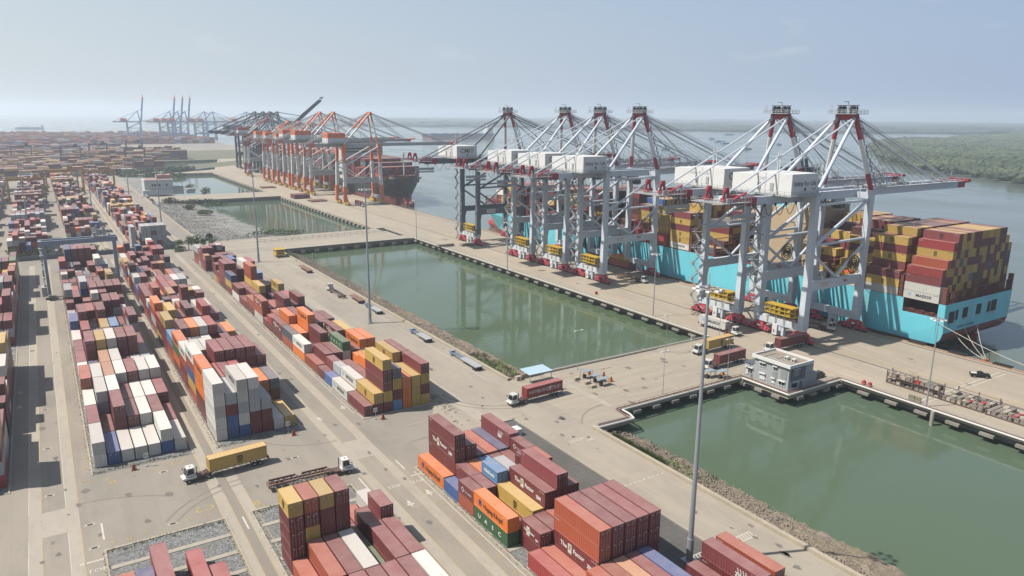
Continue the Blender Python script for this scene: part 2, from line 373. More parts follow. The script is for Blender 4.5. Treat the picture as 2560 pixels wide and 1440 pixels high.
# painted markings and concrete strips
YEL = ground_mat('road_paint_yellow', (0.38, 0.27, 0.085), (0.32, 0.245, 0.11), (0.26, 0.22, 0.16), 0.3, 0.8)
WHT = ground_mat('road_paint_white', (0.5, 0.48, 0.43), (0.42, 0.39, 0.34), (0.31, 0.28, 0.235), 0.4, 1.0)
strip = MB(); yl = MB(); wh = MB(); dark = MB(); orn = MB()
def st(x0, x1, y0, y1, z=0.012): strip.quad((x0, y0, z), (x1, y0, z), (x1, y1, z), (x0, y1, z))
def ln(bb, x0, x1, y0, y1, z=0.028): bb.quad((x0, y0, z), (x1, y0, z), (x1, y1, z), (x0, y1, z))
for base in (-9.4, -3.3, 21.9, 25.9, 50.4, 56.4):
    for y0, y1 in ((-40, 145.8), (155.8, 430)): st(base, base+2.1, y0, y1)
    for y0, y1 in ((-40, 145.6), (156.2, 430)):
        ln(yl, base+2.1, base+2.22, y0, y1); ln(wh if base in (-9.4, -3.3) else yl, base, base+0.1, y0, y1)
for a in ((-9.4, -1.2), (21.9, 28), (50.4, 58.5)): st(a[0], a[1], 145.8, 155.8)
for a in ((86, 89.5), (120, 122)): st(a[0], a[1], 140, 170 if a[0] > 100 else 300)
for c in (-5.0, 23.5, 35.5, 61.5):
    for d in (0, 3.4): st(c+d, c+d+1.5, 466, 1000)
    ln(yl, c+1.6, c+1.8, 466, 1000); ln(yl, c+3.0, c+3.2, 466, 1000)
for yy in range(470, 860, 3):
    for c in (9.0-2.3, 41-2.2): ln(wh, c-1.2, c+1.4, yy, yy+0.3)
ln(wh, 60.9, 61.05, -40, 134); ln(wh, 61.2, 61.35, 171, 410); ln(wh, 103, 103.15, 175, 410)
for yy in (58, 105, 225, 262, 300, 340): 
    for i in range(14): ln(wh, 89+i*1.3, 89.7+i*1.3, yy, yy+0.25)
for x0, x1, yy in ((88.5, 104, 78.0), (88.5, 104, 79.6)): ln(wh, x0, x1, yy, yy+0.2)
for i in range(22): wh.quad((88.6+i*0.7, 78.2, 0.028), (88.8+i*0.7, 78.2, 0.028), (89.3+i*0.7, 79.6, 0.028), (89.1+i*0.7, 79.6, 0.028))
# cross-road lines
for yy in (141.5, 146.0, 150.5, 155.0, 159.5, 164): ln(yl, 112, 166, yy, yy+0.13)
for k in range(9):
    for yy in (143.5, 148, 157): ln(wh, 70+k*12, 74+k*12, yy, yy+0.12)
# quay lanes
for xx in (219, 222.5, 226, 229.5, 233, 236.5, 240, 252):
    if xx < 246: ln(yl, xx, xx+0.14, -40, 1000)
ln(yl, 216.3, 216.8, -40, 1000); ln(yl, 203, 203.14, -40, 420)
for yy, x0, x1 in ((97, 196, 240), (98.6, 196, 240), (222, 196, 212), (300, 196, 212), (360, 196, 212), (408, 196, 230)): ln(wh, x0, x1, yy, yy+0.3)
for k in range(14): wh.quad((195+k*2, 95-k*0.2, 0.028), (195.15+k*2, 95-k*0.2, 0.028), (200+k*2.4, 140, 0.028), (199.85+k*2.4, 140, 0.028)) if k % 3 == 0 else None
rail_m = mat('rail_steel', (0.07, 0.055, 0.05), 0.5, 0.3)
for xx in (213.3, 243.8): dark.box(xx-0.18, xx+0.18, -40, 1000, 0.004, 0.07)
for k in range(60): ln(orn, 200+rnd.uniform(-3, 14), 0, 0, 0) if False else None
for yy in range(-30, 410, 12):
    if yy < 130 or yy > 172:
        x = 61.0; 
# white bollard-like painted arrows and letters on the lanes
def arrow(x, y, s=0.75, d=1):
    z = 0.03
    wh.quad((x-0.14*s, y-1.6*s, z), (x+0.14*s, y-1.6*s, z), (x+0.14*s, y+0.9*s, z), (x-0.14*s, y+0.9*s, z))
    wh.add([(x-0.55*s, y+0.5*s*d, z+0.004), (x+0.55*s, y+0.5*s*d, z+0.004), (x, y+2.2*s*d, z+0.004)], [(0, 1, 2) if d > 0 else (2, 1, 0)])
    wh.add([(x-1.2*s, y-0.2*s, z), (x-0.25*s, y-0.75*s, z), (x-0.25*s, y+0.35*s, z)], [(0, 1, 2)])
    wh.add([(x+1.2*s, y-0.2*s, z), (x+0.25*s, y+0.35*s, z), (x+0.25*s, y-0.75*s, z)], [(0, 1, 2)])
for x, y in ((0.5, 124), (54.5, 122), (59.6, 124), (52.5, 172), (60.2, 176), (-11.5, 220), (-11.5, 232), (0.5, 96)): arrow(x, y)
for x, y0, y1 in ((25.0, 134.5, 129.5), (2.0, 146, 139.5), (-12, 130, 122), (49.5, 137.5, 130), (59.5, 141, 136)): ln(wh, x, x+0.3, y1, y0)
ln(wh, -2.0, 2.2, 132.8, 133.2); ln(wh, -9.4, -5, 127, 127.3); ln(wh, 59.4, 62, 132.4, 132.7)
tag(strip.obj('concrete_lane_strips', CONCL), kind='structure')
tag(yl.obj('yellow_road_lines', YEL), kind='structure'); tag(wh.obj('white_road_lines', WHT), kind='structure')
tag(dark.obj('crane_rails', rail_m), kind='structure')
for s, x, y, z in (('TOP', 0.5, 129.8, 1.6), ('TOP', -5.3, 127.8, 1.5), ('TOP', 54.6, 130, 1.6), ('TOP', 59.8, 129.6, 1.5), ('STOP', 100.5, 128, 1.8), ('100', 103.5, 126.6, 1.6)):
    tag(text(s, z, WHT, None, (x, y, 0.034), 'up', name='road_lettering', rz=math.pi if s == '?' else 0), kind='structure')
for s, x, y, z in (('C2', 19.6, 141.5, 3.2), ('G', 19.6, 138.6, 1.6), ('F', 16.6, 138.9, 1.4), ('E', 13.4, 138.6, 1.4), ('C', 8.6, 138.2, 1.6), ('B', 6.0, 137.6, 1.6), ('A', 3.6, 137.9, 1.4),
                   ('8', 28.8, 138.6, 3.0), ('G', 29.3, 136.6, 1.8), ('E', 33.4, 136.8, 1.5), ('C3', 18.3, 165.3, 2.6), ('A', 4.6, 164.6, 1.6), ('B', 5.4, 162.8, 2.6)):
    tag(text(s, z, YEL, None, (x, y, 0.034), 'up', name='road_lettering', rz=math.pi), kind='structure')
for i in range(26):
    tag(text(str(rnd.randint(10, 69)), 1.5, YEL, None, (0.7, 160+i*6.2+6, 0.034), 'up', name='road_lettering', rz=0), kind='structure')
for i in range(12):
    tag(text('GMCB'[i % 4], 1.5, YEL, None, (60.2, 90+i*3.6 if i % 3 else 92+i*3.6, 0.034), 'up', name='road_lettering', rz=0), kind='structure') if i % 2 == 0 else None
# drains
b = MB(); c = MB()
for x, y in ((-5.8, 163), (-5.8, 188), (0.3, 146.5), (0.5, 137.5), (13.5, 138.8), (15, 162), (41, 154), (81, 153), (84, 158), (87, 150), (101, 130), (104, 128), (92, 158), (95, 163), (45, 178), (-5.9, 215)):
    b.box(x-0.9, x+0.9, y-0.6, y+0.6, 0.001, 0.03); c.box(x-0.45, x+0.45, y-0.28, y+0.28, 0.03, 0.05)
tag(b.obj('drain_surrounds', CONCL), kind='structure'); tag(c.obj('drain_grates', rail_m), kind='structure')
# gravel beds with concrete beams under the stacks
gb = MB(); gs = MB(); gk = MB()
def bed(x0, x1, y0, y1, n=7):
    gb.quad((x0, y0, 0.016), (x1, y0, 0.016), (x1, y1, 0.016), (x0, y1, 0.016))
    y = y1-6.3
    while y > y0:
        gs.box(x0+0.3, x1-0.3, y-0.35, y+0.75, 0.016, 0.12); y -= 6.22
    gk.box(x0-0.35, x0, y0, y1, 0, 0.13); gk.box(x1, x1+0.35, y0, y1, 0, 0.13); gk.box(x0-0.35, x1+0.35, y1, y1+0.5, 0, 0.14)
for x0 in (2.2, 27.2): bed(x0, x0+19.9, -40, 135.3)
bed(62.1, 82.2, -40, 135.3); bed(2.2, 21.9, 168.0, 409); bed(27.4, 46.8, 168, 409); bed(62.2, 82, 166, 409); bed(-33, -12.9, 168, 409)
tag(gb.obj('gravel_beds', GRAVEL), kind='structure'); tag(gs.obj('concrete_beams', CONCL), kind='structure'); tag(gk.obj('bed_kerbs', KERB), kind='structure')
b = MB(); b.quad((94.7, -40, 0.004), (KX-0.6, -40, 0.004), (KX-0.6, 131, 0.004), (94.7, 131, 0.004)); b.quad((84.5, 171, 0.004), (KX-0.6, 171, 0.004), (KX-0.6, 413, 0.004), (84.5, 413, 0.004)); b.quad((62, 131, 0.004), (KX, 131, 0.004), (KX, 171, 0.004), (84.5, 171, 0.004))
tag(b.obj('pond_road', ground_mat('pond_road_paving', (0.325, 0.280, 0.222), (0.250, 0.220, 0.182), (0.185, 0.163, 0.137), 0.02, 0.15, (1, 0.3, 1), slab=(5.5, 9), soft=0.92)), kind='structure')
# dark paved pit beside the pond-side block
b = MB(); b.quad((84.6, 60, 0.016), (94.2, 60, 0.016), (94.2, 146, 0.016), (84.6, 146, 0.016))
tag(b.obj('dark_paving', ground_mat('dark_paving', (0.075, 0.07, 0.065), (0.11, 0.10, 0.09), (0.05, 0.05, 0.05), 0.1, 0.8, slab=(1.6, 1.6))), kind='structure')
b = MB(); b.box(94.2, 94.6, 60, 146.4, 0, 0.25); b.box(84.2, 94.6, 146, 146.4, 0, 0.25); b.box(82.6, 84.4, 60, 140, 0.004, 0.06)
tag(b.obj('pit_kerb', CONCL), kind='structure')
# tyre tracks
TYR = ground_mat('tyre_marks', (0.175, 0.155, 0.13), (0.20, 0.175, 0.145), (0.25, 0.21, 0.165), 0.05, 0.5, (1, 0.1, 1))
b = MB()
for x0 in (86.2, 88.5): b.quad((x0, 172, 0.008), (x0+0.5, 172, 0.008), (x0+0.7, 400, 0.008), (x0+0.2, 400, 0.008))
for x0, w_ in ((23.9, 1.7),): b.quad((x0+0.1, -40, 0.02), (x0+1.9, -40, 0.02), (x0+1.9, 430, 0.02), (x0+0.1, 430, 0.02))
def arc(cx, cy, R_, a0, a1, w_=0.45):
    n = 18; z_ = 0.034
    for i in range(n):
        a, c = R(a0+(a1-a0)*i/n), R(a0+(a1-a0)*(i+1)/n)
        b.quad((cx+(R_)*math.cos(a), cy+R_*math.sin(a), z_), (cx+(R_+w_)*math.cos(a), cy+(R_+w_)*math.sin(a), z_), (cx+(R_+w_)*math.cos(c), cy+(R_+w_)*math.sin(c), z_), (cx+R_*math.cos(c), cy+R_*math.sin(c), z_))
for cx, cy, R_, a0, a1 in ((104, 171, 17, 180, 262), (104, 171, 19, 180, 262), (70, 128, 20, 60, 100), (30, 130, 18, 95, 150), (30, 130, 20, 95, 150), (-2, 130, 26, 50, 88), (52, 176, 18, 215, 270), (176, 176, 14, 190, 300), (206, 130, 20, 90, 175), (120, 128, 14, 90, 150)): arc(cx, cy, R_, a0, a1)
tag(b.obj('tyre_marks', TYR), kind='structure')
b = MB(); ro = random.Random(77)
for _ in range(150):
    x, y = ro.choice(((ro.uniform(-12, 60), ro.uniform(137, 166)), (ro.uniform(50, 60), ro.uniform(90, 400)), (ro.uniform(84, 107), ro.uniform(150, 400)), (ro.uniform(96, 107), ro.uniform(60, 150)), (ro.uniform(196, 242), ro.uniform(60, 420)), (ro.uniform(112, 165), ro.uniform(139, 168)), (ro.uniform(-10, 1), ro.uniform(120, 300))))
    k = ro.randint(6, 9); r0 = ro.uniform(0.15, 0.9)**1.3; ph = ro.uniform(0, 6)
    b.add([(x+r0*ro.uniform(.5, 1.2)*math.cos(ph+6.283*i/k), y+r0*1.7*ro.uniform(.5, 1.2)*math.sin(ph+6.283*i/k), 0.038) for i in range(k)], [tuple(range(k))])
tag(b.obj('oil_stains', ground_mat('oil_stain', (0.11, 0.10, 0.09), (0.14, 0.125, 0.105), (0.18, 0.16, 0.13), 0.3, 1.0)), kind='structure')
#--INSERT-OBJECTS--
# ---------------------------------------------------------------- containers
RODM = mat('door_rod_steel', (0.42, 0.40, 0.38), 0.5, 0.2)
WLET = mat('white_lettering_paint', (0.78, 0.78, 0.76), 0.6, var=0.05)
KLET = mat('dark_lettering_paint', (0.02, 0.02, 0.03), 0.6, var=0.05)
BLET = mat('blue_lettering_paint', (0.03, 0.04, 0.22), 0.6, var=0.05)
CBODY = {}
def cbody(L, h):
    key = (L, h)
    if key in CBODY: return CBODY[key]
    b = MB(); W = 2.44; T = 0.045
    n = int(L/0.56)
    def corr(p0, p1, nrm, z0, z1, n):
        # vertical corrugation between two points
        p0 = Vector(p0); p1 = Vector(p1); nv = Vector(nrm)*-T; vs = []; cnt = 0
        for i in range(n):
            for t, d in ((0.0, 0), (0.22, 0), (0.36, 1), (0.72, 1), (0.86, 0)):
                q = p0.lerp(p1, (i+t)/n)+nv*d; vs += [(q.x, q.y, z0), (q.x, q.y, z1)]; cnt += 1
        q = p1; vs += [(q.x, q.y, z0), (q.x, q.y, z1)]; cnt += 1
        b.add(vs, [(2*i, 2*i+2, 2*i+3, 2*i+1) for i in range(cnt-1)])
    e = 0.09; t0 = 0.14
    corr((0.02, L-e, 0), (0.02, e, 0), (-1, 0, 0), t0, h-0.1, n)
    corr((W-0.02, e, 0), (W-0.02, L-e, 0), (1, 0, 0), t0, h-0.1, n)
    corr((W-e, L-0.03, 0), (e, L-0.03, 0), (0, 1, 0), t0, h-0.1, 6)
    corr((e, 0.05, 0), (W-e, 0.05, 0), (0, -1, 0), t0, h-0.1, 6)
    # roof with shallow cross ribs
    vs = []; m_ = int(L/0.62)
    zt = h-0.04
    for i in range(m_+1):
        for t, d in ((0, 0), (0.4, 0), (0.55, 1), (0.85, 1)):
            y = 0.1+(L-0.2)*(min(i+t, m_))/m_; vs += [(0.06, y, zt-0.02*d), (W-0.06, y, zt-0.02*d)]
            if i == m_: break
    k = len(vs)//2
    b.add(vs, [(2*i, 2*i+1, 2*i+3, 2*i+2) for i in range(k-1)])
    for x0, x1 in ((0, 0.09), (W-0.09, W)):
        b.box(x0, x1, 0, L, h-0.11, h-0.025); b.box(x0, x1, 0, L, 0.0, 0.15)
        for y0, y1 in ((0, 0.1), (L-0.1, L)): b.box(x0, x1, y0, y1, 0, h)
    for y0, y1 in ((0, 0.1), (L-0.1, L)):
        b.box(0.09, W-0.09, y0, y1, h-0.13, h-0.02); b.box(0.09, W-0.09, y0, y1, 0, 0.15)
    b.quad((0.05, 0.05, 0.1), (0.05, L-0.05, 0.1), (W-0.05, L-0.05, 0.1), (W-0.05, 0.05, 0.1))
    CBODY[key] = b.mesh('container_body', cmat('M')); return CBODY[key]
CDOOR = {}
def cdoor(h):
    if h in CDOOR: return CDOOR[h]
    b = MB(); W = 2.44
    b.box(0.12, W/2-0.015, -0.012, 0.04, 0.16, h-0.14, 0); b.box(W/2+0.015, W-0.12, -0.012, 0.04, 0.16, h-0.14, 0)
    for z in (0.7, 1.3, 1.9): b.box(0.14, W-0.14, -0.03, -0.012, z, z+0.05, 0)
    for x in (0.42, 0.92, 1.52, 2.02):
        b.box(x-0.022, x+0.022, -0.085, -0.04, 0.1, h-0.06, 1); b.box(x-0.09, x+0.09, -0.09, -0.03, 1.0, 1.07, 1)
    b.box(W/2+0.18, W/2+0.42, -0.035, -0.013, h-0.75, h-0.62, 2); b.box(W/2+0.5, W/2+0.95, -0.035, -0.013, h-0.45, h-0.36, 2)
    b.box(0.5, 0.68, -0.035, -0.013, h-0.7, h-0.5, 2)
    CDOOR[h] = b.mesh('door', [cmat('M'), RODM, WLET]); return CDOOR[h]

CONT = []          # every container of the scene: dict
def H40(): return 2.85
BLOCKS = {}
def put(block, x, y, z, L, h, c, col, s, tier, n, mark=None, closed=0.0, face='door'):
    CONT.append(dict(b=block, x=x, y=y, z=z, L=L, h=h, c=c, col=col, s=s, tier=tier, n=n, mark=mark, face=face))
def stack(block, x, y, L, cols, col, s, marks=None):
    h = 2.85 if L > 7 else 2.62; z = 0.12
    for t, c in enumerate(cols):
        mk = marks.get(t) if marks else None
        put(block, x, y, z, L, h-0.02, c, col, s, t, len(cols), mk); z += h
PAL = 'M'*34+'P'*14+'T'*8+'R'*5+'W'*10+'G'*8+'Y'*5+'O'*4+'B'*3+'N'*3+'E'*2+'K'*3+'V'*1+'D'*6+'L'
def rcol(r, pal=PAL): return r.choice(pal)
L40, L20 = 12.19, 6.06
def row(block, X0, p, y, L, specs, s, marks=None):
    for i, sp in enumerate(specs):
        if sp: stack(block, X0+p*i, y, L, sp, i, s, marks.get(i) if marks else None)
A = 'left block'; B_ = 'middle block'; D_ = 'pondside block'; E_ = 'foreground right block'; C_ = 'foreground middle block'; F_ = 'foreground left patch'; Z_ = 'left edge block'
P_ = 6.22
MS = 'MAERSK'; HL = 'Hapag-Lloyd'; ZF = 'The Z Factor'; SCM = 'msc'; ZM = 'ZIM'; CAI = 'CAI'; US = 'UASC'; ND = 'NileDutch'; TX = 'tex'
row(A, 2.7, 2.69, 171.4, L40, ['WW', 'B', 'W', 'W', 'W', 'BW', 'W'], 0)
row(A, 2.7, 2.69, 183.84, L40, ['MP', 'M', 'MMP', 'MM', 'MW', 'TM', 'M'], 2)
row(A, 2.7, 2.69, 196.28, L40, ['GW', 'KGW', 'MGW', 'MM', 'GW', 'BW', 'MP'], 4)
row(A, 2.7, 2.69, 208.72, L40, ['MMT', 'MMW', 'MME', 'GMW', 'MWP', 'TOW', 'TGW'], 6, {4: {}, 5: {}})
row(A, 2.7, 2.69, 221.16, L40, ['MW', 'GN', 'TTE', 'GGW', 'MM', 'MW', 'MG'], 8)
row(A, 2.7, 2.69, 233.6, L40, ['MP', 'KGMP', 'MGYY', 'MGMW', 'MMMM', 'MMMP', 'MP'], 10)
row(A, 2.7, 2.69, 246.04, L40, ['MP', 'GP', 'MW', 'MMM', 'MW', 'MM', 'MM'], 12)
row(B_, 27.86, 2.65, 171.4, L40, ['WWWWW', 'BBMG', 'BWGWW', 'MMGGW', 'MMG', 'W', 'Y'], 0, {0: {}, 2: {4: MS}})
row(B_, 27.86, 2.65, 183.84, L40, ['MMOOO', 'MMMT', 'MTMP', 'GMMR', 'MGW', 'TTO', 'MMK'], 2, {0: {2: HL, 3: HL, 4: HL}, 1: {3: ZF}})
row(B_, 27.86, 2.65, 196.28, L40, ['TYBTW', 'MMM', 'MMMMP', 'MMMMP', 'MMMMP', 'MMMMP', 'MMMP'], 4, {0: {1: SCM, 4: MS}})
row(B_, 27.86, 2.65, 208.72, L40, ['MMTW', 'MGGW', 'TMGW', 'MMM', 'MME', 'MM', 'MO'], 6, {0: {3: MS, 1: ZF}, 2: {3: MS}})
row(B_, 27.86, 2.65, 221.16, L40, ['MOVO', 'GGG', 'MKN', 'GGW', 'MR', 'MRM', 'M'], 8, {0: {3: HL, 2: US}})
row(B_, 27.86, 2.65, 233.6, L40, ['TRL', 'MMMM', 'TTTO', 'GKGW', 'MGMR', 'GMM', 'MTO'], 10)
row(B_, 27.86, 2.65, 246.04, L40, ['MMMY', 'MMY', 'GW', 'MM', 'MR', 'MP', 'G'], 12, {0: {3: SCM}})
row(D_, 62.6, 2.66, 167.0, L40, ['M', 'MY', 'MYMMY', 'LMYK', 'OOO', 'YYY', 'YMYM'], 0, {1: {1: SCM}, 2: {4: SCM}})
row(D_, 62.6, 2.66, 179.44, L40, ['W', 'TW', 'MP', 'GVO', 'MYM', 'MMMY', 'MMYP'], 2, {0: {0: MS}, 1: {1: MS}, 4: {1: SCM}, 5: {3: SCM}})
row(D_, 62.6, 2.66, 191.88, L20, ['B', 'MG', 'MM', 'M', 'MG', 'MY', 'MM'], 4)
row(D_, 62.6, 2.66, 198.1, L20, ['M', 'MP', 'M', 'M', 'GO', 'MY', 'M'], 5)
row(D_, 62.6, 2.66, 204.32, L40, ['T', 'MM', 'MM', 'TWV', 'PM', 'GGO', 'MTO'], 6, {3: {2: US, 1: MS}, 4: {1: ZF}, 5: {2: HL}})
row(D_, 62.6, 2.66, 216.76, L40, ['OW', 'M', 'GMM', 'MP', 'MMM', 'MWY', 'MM'], 8, {0: {1: MS, 0: HL}, 4: {2: ZF}, 5: {1: MS, 2: SCM}})
row(D_, 62.6, 2.66, 229.2, L40, ['TK', 'MO', 'TMOO', 'TMP', 'GY', 'GM', ''], 10, {2: {3: HL, 2: HL}, 1: {}})
row(D_, 62.6, 2.66, 241.64, L40, ['MM', 'MMO', 'MMM', '', 'MM', 'MM', 'GM'], 12, {0: {1: ZF}})
row(D_, 62.6, 2.66, 254.08, L20, ['MR', 'MM', 'MW', 'MP', '', '', ''], 14)
row(D_, 62.6, 2.66, 260.3, L20, ['M', 'TT', 'MW', 'MP', '', '', ''], 15, {})
row(D_, 62.6, 2.66, 266.52, L40, ['WTT', 'TT', '', 'MMM', 'MM', 'MMM', 'K'], 16, {0: {0: MS, 1: ZF, 2: ZF}})
row(D_, 62.6, 2.66, 278.96, L40, ['MT', '', 'W', 'T', 'MM', 'MR', 'M'], 18)
row(D_, 62.6, 2.66, 291.4, L40, ['M', 'MM', 'MMY', '', 'M', '', ''], 20, {0: {0: ZF}})
row(D_, 62.6, 2.66, 303.84, L40, ['WM', 'MM', 'TMYTT', 'MM', 'YM', 'Y', 'YY'], 22, {6: {0: SCM, 1: SCM}})
row(E_, 62.6, 2.66, 123.3, L40, ['O', 'MMMM', 'MMM', 'MM', 'MT', 'MN', 'MMP'], 0, {0: {0: HL}, 1: {2: ZF}, 6: {2: ZM}})
row(E_, 62.6, 2.66, 117.1, L20, ['B', 'MM', 'MO', 'ML', 'MM', 'MM', 'MMM'], 2, {2: {1: HL}, 6: {2: CAI, 1: CAI}, 0: {}})
row(E_, 62.6, 2.66, 110.95, L20, ['TM', 'PP', 'MML', 'MMG', 'MM', 'MMM', 'MMT'], 3, {0: {1: CAI}, 2: {2: ND}})
row(E_, 62.6, 2.66, 98.7, L40, ['VO', 'M', 'MY', 'MMM', 'MMMP', 'MMM', 'M'], 4, {0: {0: US, 1: HL}, 2: {1: SCM}, 3: {2: ZF}})
row(E_, 62.6, 2.66, 92.4, L20, ['', 'MM', 'TM', 'MT', 'M', 'MM', 'MM'], 6, {1: {0: ZF, 1: ZF}, 2: {1: ZF}})
row(E_, 62.6, 2.66, 79.95, L40, ['R', 'T', 'MMTT', 'MMMP', 'MMMP', 'MMMP', 'MMMP'], 7, {2: {1: ZF}})
row(E_, 62.6, 2.66, 67.5, L40, ['P', 'TT', 'TT', 'TE', 'MP', 'MB', 'P'], 9)
row(C_, 27.86, 2.66, 117.2, L20, ['', '', '', '', 'M', 'T', 'MW'], 0)
row(C_, 27.86, 2.66, 111.0, L20, ['MMMMY', 'YMYMT', 'YYMMY', 'MYMMM', 'M', 'MM', 'MMP'], 1, {0: {4: SCM}})
row(C_, 27.86, 2.66, 98.5, L40, ['T', 'RT', 'MM', 'MW', 'V', 'MP', 'MP'], 2)
row(C_, 27.86, 2.66, 86.1, L40, ['M', 'T', 'PP', 'MM', 'MP', 'MP', 'WW'], 4)
row(F_, 2.7, 2.66, 110.8, L40, ['', '', 'MP', '', 'R', '', ''], 0)
row(F_, 2.7, 2.66, 104.6, L40, ['TT', 'NN', '', '', '', 'R', ''], 1)
row(F_, 2.7, 2.66, 98.4, L40, ['', '', 'M', 'W', 'P', '', ''], 3)
# two pairs on the yard road by the lamp mast
for i, (x, y, cs, mk) in enumerate(((83.2, 63.4, 'P', {}), (86.9, 63.6, 'MP', {1: ZM}), (90.2, 63.6, 'MT', {}))):
    stack('mast pair', x, y, L40, cs, i, 0, mk)
def fill(block, X0, p, y0, y1, nc, mean, seed, gap=0.05, pal=PAL, jump=0.0, s0=40, step=12.44, walls=0.12):
    r = random.Random(seed); y = y0; s = s0
    while y+12.2 < y1:
        if r.random() < jump: y += step; s += 2; continue
        base = mean+r.uniform(-0.9, 0.9); two = r.random() < 0.3
        wall = r.random() < walls; dom = r.choice('MMMPGY')
        for k in ((0, 1) if two else (0,)):
            for i in range(nc):
                if r.random() < gap: continue
                h = max(1, min(5, int(round(base+r.uniform(-1.3, 1.3))))) if not wall else max(3, int(round(mean+1)))
                cs = ''.join(dom if (wall and r.random() < 0.8) else rcol(r, pal) for _ in range(h))
                stack(block, X0+p*i, y+k*6.22, L20 if two else L40, cs, i, s+k)
        y += step; s += 2
fill(A, 2.7, 2.69, 258.5, 385, 7, 2.9, 11)
row(A, 2.7, 2.69, 384, L40, ['KKM', 'NNMKN', 'MMMMP', 'MMMMP', 'MMMMM', 'M', 'L'], 70)
row(A, 2.7, 2.69, 396.5, L40, ['M', 'MMMT', 'MMMMN', 'MMMP', 'MMMP', 'MMMP', 'MM'], 72)
fill(B_, 27.86, 2.65, 258.5, 409, 7, 3.0, 12)
fill(D_, 62.6, 2.66, 316.5, 409, 5, 2.4, 13, gap=0.2)
fill(Z_, -31.8, 2.69, 171.4, 262, 7, 3.6, 14); fill(Z_, -31.8, 2.69, 283, 409, 7, 3.6, 15, s0=60)
for nm, X0, Y0, Y1, nc, sd in (('far left block', -18.6, 462, 930, 7, 21), ('far middle block', 9.5, 520, 960, 7, 22), ('far right block', 39.8, 464, 985, 7, 23), ('far edge block', -47, 470, 900, 7, 24)):
    fill(nm, X0, 2.66, Y0, Y1, nc, 2.7, sd, gap=0.1, jump=0.1, pal=PAL+'SLLGGW')
# distant terminal: stacks lying across, long sides to the camera
FAR = []
r = random.Random(5)
def farblock(x0, x1, y0, y1, dy, mean, pal, along='x'):
    y = y0
    while y < y1:
        x = x0+r.uniform(-8, 8); mh = mean+r.uniform(-1.2, 1.2)
        while x < x1-12:
            if r.random() < 0.08: x += 12.8; continue
            h = max(1, min(5, int(mh+r.uniform(-1, 1)))); dom = r.choice(pal)
            for dd in range(5):
                z = 0
                for t in range(h if dd else max(1, h-(r.random() < .3))):
                    FAR.append((x, y+dd*2.6, z, 12.19, 2.44, 2.8, CC[dom if r.random() < 0.5 else r.choice(pal)])); z += 2.85
            x += 12.8
        y += dy
PY_ = 'YYYYYTTMMDDEEGWPM'
farblock(-150, 66, 1008, 1500, 30, 4.0, PY_); farblock(66, 108, 1035, 1130, 28, 3.4, PY_); farblock(66, 150, 1130, 1230, 28, 4.3, PY_); farblock(66, 215, 1300, 1520, 30, 4.2, PY_)
farblock(-250, 150, 1530, 1900, 42, 4, 'RTTMMOGWBKP'); farblock(-500, 380, 1950, 2700, 80, 4.5, 'RTTTMOOGWBPM')

def expose(c, idx):
    x, y, z = c['x'], c['y'], c['z']
    top = c['tier'] == c['n']-1
    left = idx.get((c['b'], c['col']-1, c['s']), 0) <= c['tier']
    fr = idx.get((c['b'], c['col'], c['s']-(1 if c['L'] > 7 else 1)), 0) <= c['tier'] and idx.get((c['b'], c['col'], c['s']-2), 0) <= c['tier']
    return top, left, fr
idx = {}
for c in CONT: idx[(c['b'], c['col'], c['s'])] = c['n']
for c in CONT:
    t, l, f_ = expose(c, idx); d = math.dist((0, 0, 75.5), (c['x'], c['y'], c['z']))
    a = (c['L']*2.44*0.6 if t else 0)+(c['L']*2.8*0.25*min(1, c['x']/40) if l and c['x'] > 5 else 0)+(2.44*2.8*0.8 if f_ else 0)
    # in frame?
    v = Vector((c['x']+1.2, c['y']+c['L']/2, c['z']-74)); zc = v.dot(fw)
    px = v.dot(r2)/zc*1.436 if zc > 1 else 9; py = v.dot(u2)/zc*1.436 if zc > 1 else 9
    inn = abs(px) < 1.02 and abs(py) < 0.6
    c['score'] = a/(d*d)*1e4 if inn else 0
    c['vis'] = t or l or f_
# ---------------------------------------------------------------- container objects
NIND = 250
ind = sorted([c for c in CONT if c['score'] > 0], key=lambda c: -c['score'])[:NIND]
inds = set(id(c) for c in ind)
ORD = ['first', 'second', 'third', 'fourth', 'fifth', 'sixth', 'seventh', 'eighth', 'ninth', 'tenth', 'eleventh', 'twelfth', 'thirteenth', 'fourteenth']
rows_of = {}
for c in CONT: rows_of.setdefault(c['b'], set()).add(c['s'])
rows_of = {k: sorted(v) for k, v in rows_of.items()}
TIER = ['ground tier', 'second tier', 'third tier', 'fourth tier', 'fifth tier', 'sixth tier', 'seventh tier', 'eighth tier']
def container(c, parent_label=None):
    o = bpy.data.objects.new('shipping_container', cbody(c['L'], c['h'])); COL.objects.link(o)
    o.location = (c['x'], c['y'], c['z']); m_ = cmat(c['c'])
    o.material_slots[0].link = 'OBJECT'; o.material_slots[0].material = m_
    o['category'] = 'container'; o['group'] = 'shipping containers stacked in the yard'
    if c.get('label'): o['label'] = c['label']; o['group'] = c['group']
    else:
        s = 'long' if c['L'] > 7 else 'short'; rr = rows_of[c['b']].index(c['s'])
        if c['b'] == 'mast pair': o['label'] = ('%s long container, %s, %s stack from left, nearest the tall lamp mast' % (CN[c['c']], TIER[c['tier']], ORD[c['col']]))
        else: o['label'] = '%s %s container, %s, %s stack from left, %s row, %s' % (CN[c['c']], s, TIER[c['tier']], ORD[c['col']], ORD[rr] if rr < 14 else 'far', c['b'])
    if c.get('face') == 'door' and c.get('front', True):
        d = bpy.data.objects.new('door', cdoor(c['h'])); COL.objects.link(d); d.parent = o
        d.material_slots[0].link = 'OBJECT'; d.material_slots[0].material = m_
    marks(o, c); return o
ZROSE = {0: (0.75, 0.6, 0.15), 1: (0.7, 0.25, 0.2), 2: (0.2, 0.3, 0.6)}
